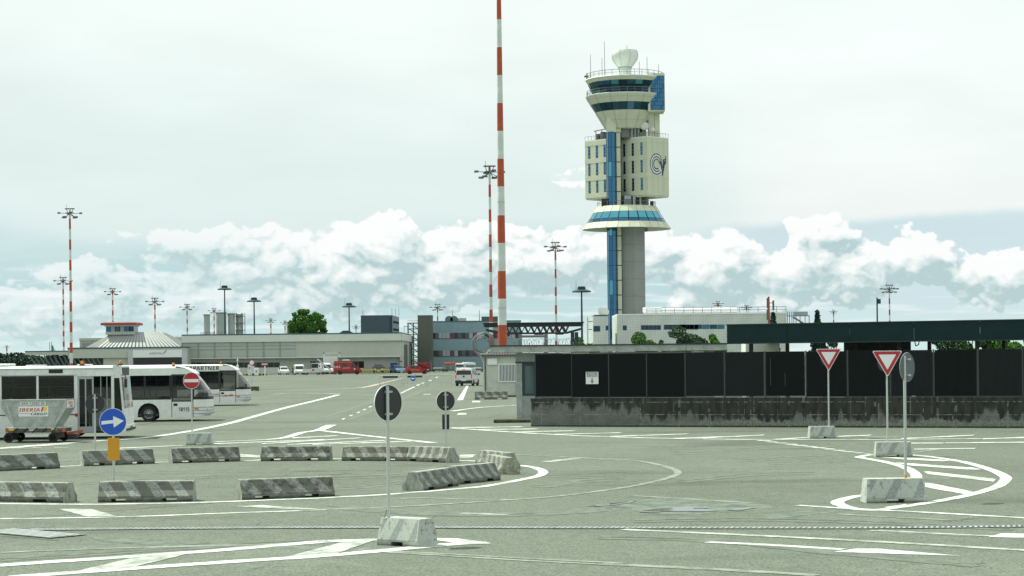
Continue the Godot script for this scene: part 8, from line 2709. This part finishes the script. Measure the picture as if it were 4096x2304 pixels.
# ---- people: one continuous skin, meshed from a field of tapered capsules
func person_mesh(stride: float, arm: float) -> ArrayMesh:
	# bones: joint, joint, radius, radius
	var J := {
		"pelvis": Vector3(0, 0.98, 0), "chest": Vector3(0, 1.32, 0.01), "neck": Vector3(0, 1.50, 0), "head": Vector3(0, 1.64, 0.02), "crown": Vector3(0, 1.70, 0.0),
		"sl": Vector3(-0.19, 1.43, 0), "sr": Vector3(0.19, 1.43, 0), "el": Vector3(-0.25, 1.15, -0.02), "er": Vector3(0.25, 1.15, -0.02),
		"hl": Vector3(-0.24, 0.90, 0.06), "hr": Vector3(0.24 - arm * 0.2, 0.90 + arm * 0.3, 0.06 + arm * 0.22),
		"pl": Vector3(-0.10, 0.92, 0), "pr": Vector3(0.10, 0.92, 0), "kl": Vector3(-0.12, 0.50, stride * 0.5 + 0.02), "kr": Vector3(0.12, 0.50, -stride * 0.3 + 0.02),
		"al": Vector3(-0.13, 0.09, stride), "ar": Vector3(0.13, 0.09, -stride), "tl": Vector3(-0.15, 0.04, stride + 0.16), "tr": Vector3(0.15, 0.04, -stride + 0.16)}
	var B := [["pelvis", "chest", 0.15, 0.165], ["chest", "neck", 0.15, 0.06], ["neck", "head", 0.055, 0.085], ["head", "crown", 0.095, 0.10], ["sl", "sr", 0.085, 0.085], ["sl", "el", 0.06, 0.048], ["sr", "er", 0.06, 0.048],
		["el", "hl", 0.045, 0.036], ["er", "hr", 0.045, 0.036], ["pl", "kl", 0.095, 0.065], ["pr", "kr", 0.095, 0.065], ["kl", "al", 0.062, 0.045], ["kr", "ar", 0.062, 0.045], ["al", "tl", 0.05, 0.038], ["ar", "tr", 0.05, 0.038]]
	# fingers: five short chains at each hand
	for s in ["l", "r"]:
		var h: Vector3 = J["h" + s]
		var e: Vector3 = J["e" + s]
		var d := (h - e).normalized()
		var sd := d.cross(Vector3.RIGHT).normalized()
		J["palm" + s] = h + d * 0.07
		B.append(["h" + s, "palm" + s, 0.034, 0.034])
		for f in 5:
			var k := "f%d%s" % [f, s]
			J[k + "a"] = h + d * (0.075 if f else 0.03) + sd * (0.018 * (f - 2.5) if f else -0.05)
			J[k + "b"] = J[k + "a"] + d * [0.04, 0.06, 0.065, 0.06, 0.05][f] + sd * (0.004 * (f - 2.5))
			B.append([k + "a", k + "b", 0.011, 0.010])
	var cs := 0.026
	var lo := Vector3(-0.46, -0.02, -0.45)
	var n := Vector3i(36, 71, 36)
	var F_ := PackedFloat32Array()
	F_.resize(n.x * n.y * n.z)
	F_.fill(1.0)
	for b in B:
		var p: Vector3 = J[b[0]]
		var q: Vector3 = J[b[1]]
		var R: float = maxf(b[2], b[3]) + 0.09
		var mn := ((Vector3(minf(p.x, q.x), minf(p.y, q.y), minf(p.z, q.z)) - Vector3.ONE * R - lo) / cs).floor()
		var mx := ((Vector3(maxf(p.x, q.x), maxf(p.y, q.y), maxf(p.z, q.z)) + Vector3.ONE * R - lo) / cs).ceil()
		var pq := q - p
		var l2 := maxf(pq.length_squared(), 1e-6)
		for k in range(maxi(int(mn.z), 0), mini(int(mx.z), n.z - 1) + 1):
			for j in range(maxi(int(mn.y), 0), mini(int(mx.y), n.y - 1) + 1):
				for i in range(maxi(int(mn.x), 0), mini(int(mx.x), n.x - 1) + 1):
					var x := lo + Vector3(i, j, k) * cs
					var t := clampf((x - p).dot(pq) / l2, 0, 1)
					var d: float = x.distance_to(p + pq * t) - lerpf(b[2], b[3], t)
					var id := (k * n.y + j) * n.x + i
					var o := F_[id]
					var h := maxf(0.03 - absf(o - d), 0.0) / 0.03
					F_[id] = minf(o, d) - h * h * 0.03 * 0.25
	# surface nets
	var vert := {}
	var pos := PackedVector3Array()
	var at_ := func(i: int, j: int, k: int) -> float: return F_[(k * n.y + j) * n.x + i]
	for k in n.z - 1:
		for j in n.y - 1:
			for i in n.x - 1:
				var s := Vector3.ZERO
				var c := 0
				var f := []
				for m in 8: f.append(F_[((k + (m >> 2)) * n.y + j + ((m >> 1) & 1)) * n.x + i + (m & 1)])
				var neg := 0
				for m in 8: neg += 1 if f[m] < 0 else 0
				if neg == 0 or neg == 8: continue
				for e in [[0, 1], [2, 3], [4, 5], [6, 7], [0, 2], [1, 3], [4, 6], [5, 7], [0, 4], [1, 5], [2, 6], [3, 7]]:
					var a: float = f[e[0]]
					var b: float = f[e[1]]
					if (a < 0) == (b < 0): continue
					var t := a / (a - b)
					var A := Vector3(e[0] & 1, (e[0] >> 1) & 1, e[0] >> 2)
					var B2 := Vector3(e[1] & 1, (e[1] >> 1) & 1, e[1] >> 2)
					s += A.lerp(B2, t)
					c += 1
				vert[(k * n.y + j) * n.x + i] = pos.size()
				pos.append(lo + (Vector3(i, j, k) + s / c) * cs)
	var grad := func(p: Vector3) -> Vector3:
		var g := (p - lo) / cs
		var i := clampi(int(g.x), 1, n.x - 2)
		var j := clampi(int(g.y), 1, n.y - 2)
		var k := clampi(int(g.z), 1, n.z - 2)
		return Vector3(at_.call(i + 1, j, k) - at_.call(i - 1, j, k), at_.call(i, j + 1, k) - at_.call(i, j - 1, k), at_.call(i, j, k + 1) - at_.call(i, j, k - 1)).normalized()
	var m := mb()
	var st := [1, n.x, n.x * n.y]
	for k in range(1, n.z - 1):
		for j in range(1, n.y - 1):
			for i in range(1, n.x - 1):
				var id := (k * n.y + j) * n.x + i
				for ax in 3:
					var a := F_[id]
					var b := F_[id + st[ax]]
					if (a < 0) == (b < 0): continue
					var u: int = st[(ax + 1) % 3]
					var v: int = st[(ax + 2) % 3]
					var q := [id, id - u, id - u - v, id - v]
					var ok := true
					for w in q: ok = ok and vert.has(w)
					if not ok: continue
					var P_ := []
					for w in q: P_.append(pos[vert[w]])
					m.tri_n(P_[0], P_[1], P_[2], grad.call(P_[0]), grad.call(P_[1]), grad.call(P_[2]))
					m.tri_n(P_[0], P_[2], P_[3], grad.call(P_[0]), grad.call(P_[2]), grad.call(P_[3]))
	# paint by height: boots, trousers, jacket, skin
	return recolor(m)
func recolor(m: MB) -> ArrayMesh:
	for i in m.v.size():
		var p := m.v[i]
		var c := Color(0.02, 0.022, 0.03)
		if p.y < 0.10: c = Color(0.015, 0.015, 0.015)
		elif p.y > 1.51: c = Color(0.42, 0.27, 0.20)
		elif p.y < 0.93 and absf(p.x) > 0.2: c = Color(0.42, 0.27, 0.20)
		elif p.y > 0.95: c = Color(0.05, 0.055, 0.07)
		m.col[i] = c
	return m.mesh(true)
func build_people() -> void:
	var skin := mat(1, 1, 1, 0.8)
	skin.vertex_color_use_as_albedo = true
	var a := person_mesh(0.10, 0.0)
	var b := person_mesh(0.02, 0.9)
	var list := [
		[683, 1008, a, 2.2, "firefighter in dark kit with pale bands standing before the white van", M.fire_kit, M.hivis_y],
		[722, 990, b, 0.4, "person in dark clothes with a bag standing at the white van", M.navy, null],
		[192, 1000, a, -0.6, "person in an orange high-visibility jacket behind the far bus", M.hivis, null],
		[222, 1000, b, 1.2, "person in an orange vest bending towards the equipment by the wall", M.hivis, null],
		[172, 998, a, 0.2, "person in a yellow vest next to the orange jacket", M.hivis_y, null],
		[150, 992, b, 0.8, "person in a dark jacket at the edge of the group", M.navy, null]]
	for q in list:
		var p := gp(z3(q[0], q[1]).x, minf(z3(q[0], q[1]).y, 1500.5))
		var o := thing("person", q[4], "person", p, q[3], "people by the long hall")
		o.scale = Vector3.ONE * 1.02
		part(o, "body", q[2], skin)
		part(o, "jacket", mb().lathe([[0.20, 0.86], [0.215, 1.0], [0.225, 1.2], [0.235, 1.36], [0.19, 1.46], [0.09, 1.51]], 14), q[5], T(Vector3.ZERO, 0.0, Vector3(1.05, 1, 0.82)))
		if q[6] != null:
			part(o, "reflective_band", mb().lathe([[0.228, 1.1], [0.232, 1.16]], 14).lathe([[0.23, 0.92], [0.23, 0.97]], 14), q[6], T(Vector3.ZERO, 0.0, Vector3(1.05, 1, 0.84)))
			part(o, "helmet", mb().lathe([[0.14, 1.70], [0.125, 1.74], [0.115, 1.80], [0.07, 1.86], [0.01, 1.875]], 14), M.black)
			for x in [-0.12, 0.12]: part(o, "leg_band", mb().cyl(Vector3(x, 0.3, 0.02), Vector3(x, 0.36, 0.02), 0.085, 0.085, 8), q[6])
		else:
			part(o, "hair", mb().lathe([[0.112, 1.68], [0.118, 1.73], [0.10, 1.79], [0.05, 1.825], [0.01, 1.83]], 12), M.black)
# ---- fences, posts and equipment in the middle distance
func build_small_things() -> void:
	rng.seed = 71
	# crowd barriers across the road
	for i in 3:
		var q: Array = [[1545, 1788, 1124, 1016], [1792, 2033, 1124, 1011], [2038, 2288, 1112, 1005]][i]
		var a := g2(z3(q[0], q[2]))
		var b := g2(z3(q[1], q[2] - 3))
		var z := -(a.z + b.z) / 2
		var w := b.x - a.x
		var h := at(z3(q[0], 0).x, z3(0, q[3]).y, z).y
		var o := thing("crowd_barrier", ["steel crowd barrier at the end next to the long hall", "middle steel crowd barrier holding the small blue arrow", "steel crowd barrier closest to the white small van"][i], "crowd barrier", Vector3(a.x, 0, -z), 0.0, "crowd barriers across the road")
		part(o, "frame", mb().path([Vector3(0.05, 0.0, 0), Vector3(0.05, h - 0.12, 0), Vector3(0.15, h, 0), Vector3(w - 0.15, h, 0), Vector3(w - 0.05, h - 0.12, 0), Vector3(w - 0.05, 0.0, 0)], 0.045, 6).path([Vector3(0.05, 0.30, 0), Vector3(w - 0.05, 0.30, 0)], 0.024, 6), M.galv)
		var n := 17
		for k in n:
			var x := lerpf(0.12, w - 0.12, (k + 0.5) / n)
			part(o, "bar", mb().cyl(Vector3(x, 0.30, 0), Vector3(x, h, 0), 0.022, 0.022, 5), M.galv)
		for x in [0.05, w - 0.05]: part(o, "foot", mb().box(x - 0.025, x + 0.025, 0, 0.04, -0.32, 0.32), M.galv)
		if i < 2: part(o, "board", mb().box(w * 0.18, w * 0.80, h - 0.24, h - 0.02, 0.03, 0.045), M.sign_back)
	var p := g2(z3(1895, 1124))
	var c := at(z3(1896, 1041).x, z3(0, 1041).y, -p.z)
	var s := thing("stand_sign", "small blue round arrow sign on a folding stand by the crowd barriers", "road sign", Vector3(c.x, 0, p.z + 0.5))
	var R := 28.5 / 2.5156 / F * -p.z
	var d := part(s, "disc", mb().cyl(Vector3(0, c.y, 0), Vector3(0, c.y, 0.01), R, R, 24), M.sign_white)
	part(d, "blue_face", mb().cyl(Vector3(0, c.y, 0.01), Vector3(0, c.y, 0.014), R * 0.95, R * 0.95, 24), M.sign_blue)
	var ap := PackedVector2Array([Vector2(0.8, -0.14), Vector2(0.0, -0.14), Vector2(0.0, -0.45), Vector2(-0.82, 0.0), Vector2(0.0, 0.45), Vector2(0.0, 0.14), Vector2(0.8, 0.14)])
	for i in ap.size(): ap[i] = ap[i] * R + Vector2(0, c.y)
	part(d, "arrow", mb().prism(ap, 0.014, 0.02), M.sign_white)
	part(s, "leg", mb().beam(Vector3(-R * 0.6, c.y - R * 0.5, -0.02), Vector3(-R * 0.95, 0, 0.1), 0.04, 0.04), M.galv)
	part(s, "leg", mb().beam(Vector3(R * 0.6, c.y - R * 0.5, -0.02), Vector3(R * 0.95, 0, 0.1), 0.04, 0.04), M.galv)
	# white round sign with text plate behind the far bus
	p = g2(z3(270, 1168))
	var zz := -p.z
	var sc := zz / F / 2.5156
	block("small dark concrete block under the white round sign behind the buses", z3(295, 1166), 0.0, 0.0, M.block0)
	var bo: MeshInstance3D = get_child(get_child_count() - 1)
	bo.material_override = M.kerb
	bo.scale = Vector3(96 * sc, 1.0, 1.0)
	var r1 := thing("road_sign", "white round sign over a lettered white plate behind the far bus", "road sign", Vector3(p.x, 0, -zz - 0.1))
	var Y := func(y: float) -> float: return at(z3(270, y).x, z3(270, y).y, zz).y
	part(r1, "post", mb().cyl(Vector3(0, 0.4, 0), Vector3(0, Y.call(860), 0), 0.035, 0.035, 8), M.galv)
	var dk := part(r1, "disc", mb().cyl(Vector3(0.02, Y.call(881), 0.03), Vector3(0.02, Y.call(881), 0.045), 28 * sc, 28 * sc, 24), M.sign_red)
	part(dk, "white_face", mb().cyl(Vector3(0.02, Y.call(881), 0.045), Vector3(0.02, Y.call(881), 0.05), 22 * sc, 22 * sc, 24), M.sign_white)
	var pl := part(r1, "plate", mb().box(-16 * sc, 26 * sc, Y.call(980), Y.call(915), 0.03, 0.045), M.sign_white)
	for k in 6: part(pl, "text_line", mb().box(-12 * sc, 22 * sc, Y.call(924 + k * 9), Y.call(921 + k * 9), 0.045, 0.05), M.print_grey)
	# lamp post and equipment by the hall
	var z := 398.0
	p = Vector3(rx(z3(125, 0).x, z), 0, -z)
	var lm := thing("apron_lamp", "short white post with a lamp box behind the far bus", "lamp post", p)
	part(lm, "post", mb().cyl(Vector3.ZERO, Vector3(0, ry(950, z3(0, 830).y, z), 0), 0.07, 0.06, 6), M.sign_white)
	part(lm, "lamp_box", mb().cbox(-0.16, 0.16, ry(950, z3(0, 866).y, z), ry(950, z3(0, 852).y, z), -0.15, 0.15, 0.03), M.sign_white)
	part(lm, "control_box", mb().cbox(-0.25, 0.25, ry(950, z3(0, 935).y, z), ry(950, z3(0, 905).y, z), -0.15, 0.15, 0.03), M.sign_white)
	for q in [[228, 262, 902, 1000, M.hall_light, "tall pale cabinet by the people in orange"], [292, 335, 936, 992, M.sign_white, "small white cabinet with a dark label by the hall"]]:
		var w: float = (q[1] - q[0]) / 2.5156 * z / F
		var k := thing("equipment_cabinet", q[5], "cabinet", Vector3(rx(z3(q[0], 0).x, z), 0, -z), 0.0, "cabinets by the long hall")
		part(k, "case", mb().cbox(0, w, 0.05, ry(1000, z3(0, q[2]).y, z), -0.6, 0, 0.04), q[4])
		part(k, "door_label", mb().box(w * 0.35, w * 0.65, ry(1000, z3(0, q[2] + 25).y, z) - 0.4, ry(1000, z3(0, q[2] + 25).y, z), 0.0, 0.01), M.print_grey)
		part(k, "foot", mb().box(0.05, w - 0.05, 0, 0.05, -0.5, -0.05), M.black)
	var pk := thing("sign_post", "white post with a red and white notice before the hall window strip", "sign", Vector3(rx(z3(400, 0).x, z), 0, -z))
	part(pk, "post", mb().box(-0.12, 0.12, 0, ry(1060, z3(0, 915).y, z), -0.1, 0.0), M.sign_white)
	part(pk, "notice", mb().box(-0.75, 0.65, ry(1060, z3(0, 912).y, z), ry(1060, z3(0, 884).y, z), 0.0, 0.04), M.sign_red)
	part(pk, "notice_band", mb().box(-0.6, 0.5, ry(1060, z3(0, 902).y, z), ry(1060, z3(0, 892).y, z), 0.04, 0.05), M.sign_white)
	# yellow kerb rails
	for q in [[130, 415, 997, 1014, "long yellow and black kerb rail in front of the hall's dado"], [1500, 1660, 955, 975, "low yellow rail behind the black off-roader"], [1370, 1490, 968, 980, "low yellow rail beside the red rescue van"]]:
		var x0 := rx(z3(q[0], 0).x, z)
		var x1 := rx(z3(q[1], 0).x, z)
		var g := thing("kerb_rail", q[4], "rail", Vector3(x0, 0, -z - 0.8), 0.0, "yellow rails before the hall")
		part(g, "rail", mb().cbox(0, x1 - x0, 0.0 if q[2] > 990 else 0.7, 0.45 if q[2] > 990 else 0.95, -0.12, 0.12, 0.04), M.yellow_kerb)
		if q[2] < 990:
			for k in 4: part(g, "rail_post", mb().box((x1 - x0) * (k + 0.1) / 3.4, (x1 - x0) * (k + 0.1) / 3.4 + 0.15, 0, 0.7, -0.06, 0.06), M.yellow_kerb)
		else:
			for k in 5: part(g, "black_mark", mb().box((x1 - x0) * (k + 0.3) / 5.0, (x1 - x0) * (k + 0.3) / 5.0 + 0.7, 0.05, 0.4, 0.12, 0.13), M.black)
	# mesh fence in front of the office block
	var zf := 455.0
	var f := thing("wire_fence", "thin wire fence with posts before the pale blue office block", "fence", Vector3(rx(z3(2070, 0).x, zf), 0, -zf))
	var span := rx(z3(2760, 0).x, zf) - rx(z3(2070, 0).x, zf)
	var hf := ry(1800, z3(0, 846).y, zf)
	for k in 9: part(f, "post", mb().cyl(Vector3(span * k / 8.0, 0, 0), Vector3(span * k / 8.0, hf, 0), 0.09, 0.09, 5), M.tower_grey)
	part(f, "wire", mb().box(0, span, hf - 0.3, hf - 0.24, -0.02, 0.02).box(0, span, hf * 0.6, hf * 0.6 + 0.05, -0.02, 0.02).box(0, span, hf * 0.3, hf * 0.3 + 0.05, -0.02, 0.02), M.tower_grey)
	# flags at the left
	var zl := 440.0
	var fa := at(z2(500, 675).x, z2(500, 675).y, zl)
	var fl := thing("flagpole", "bare grey flagpole over the porch roof", "flagpole", Vector3(fa.x, 0, -zl), 0.0, "flagpoles over the porch")
	part(fl, "pole", mb().cyl(Vector3.ZERO, Vector3(0, fa.y, 0), 0.09, 0.06, 6), M.tower_grey)
	var fb := at(z2(518, 672).x, z2(518, 672).y, zl)
	var f2 := thing("flagpole", "flagpole with a limp green, white and red flag", "flagpole", Vector3(fb.x, 0, -zl), 0.0, "flagpoles over the porch")
	part(f2, "pole", mb().cyl(Vector3.ZERO, Vector3(0, fb.y, 0), 0.09, 0.06, 6), M.tower_grey)
	for k in 3:
		var cl := PackedVector2Array()
		var x0 := -0.05 + k * 0.5
		cl.append(Vector2(x0, -0.5 - k * 0.7)); cl.append(Vector2(x0 + 0.5, -1.1 - k * 0.8)); cl.append(Vector2(x0 + 0.62, -3.9 - k * 0.15)); cl.append(Vector2(x0 + 0.1, -3.6 - k * 0.15))
		part(f2, "flag_stripe", mb().prism(cl, -0.06 + k * 0.02, 0.0 + k * 0.02), [M.leaf0, M.sign_white, M.sign_red][k], T(Vector3(0, fb.y, 0)))
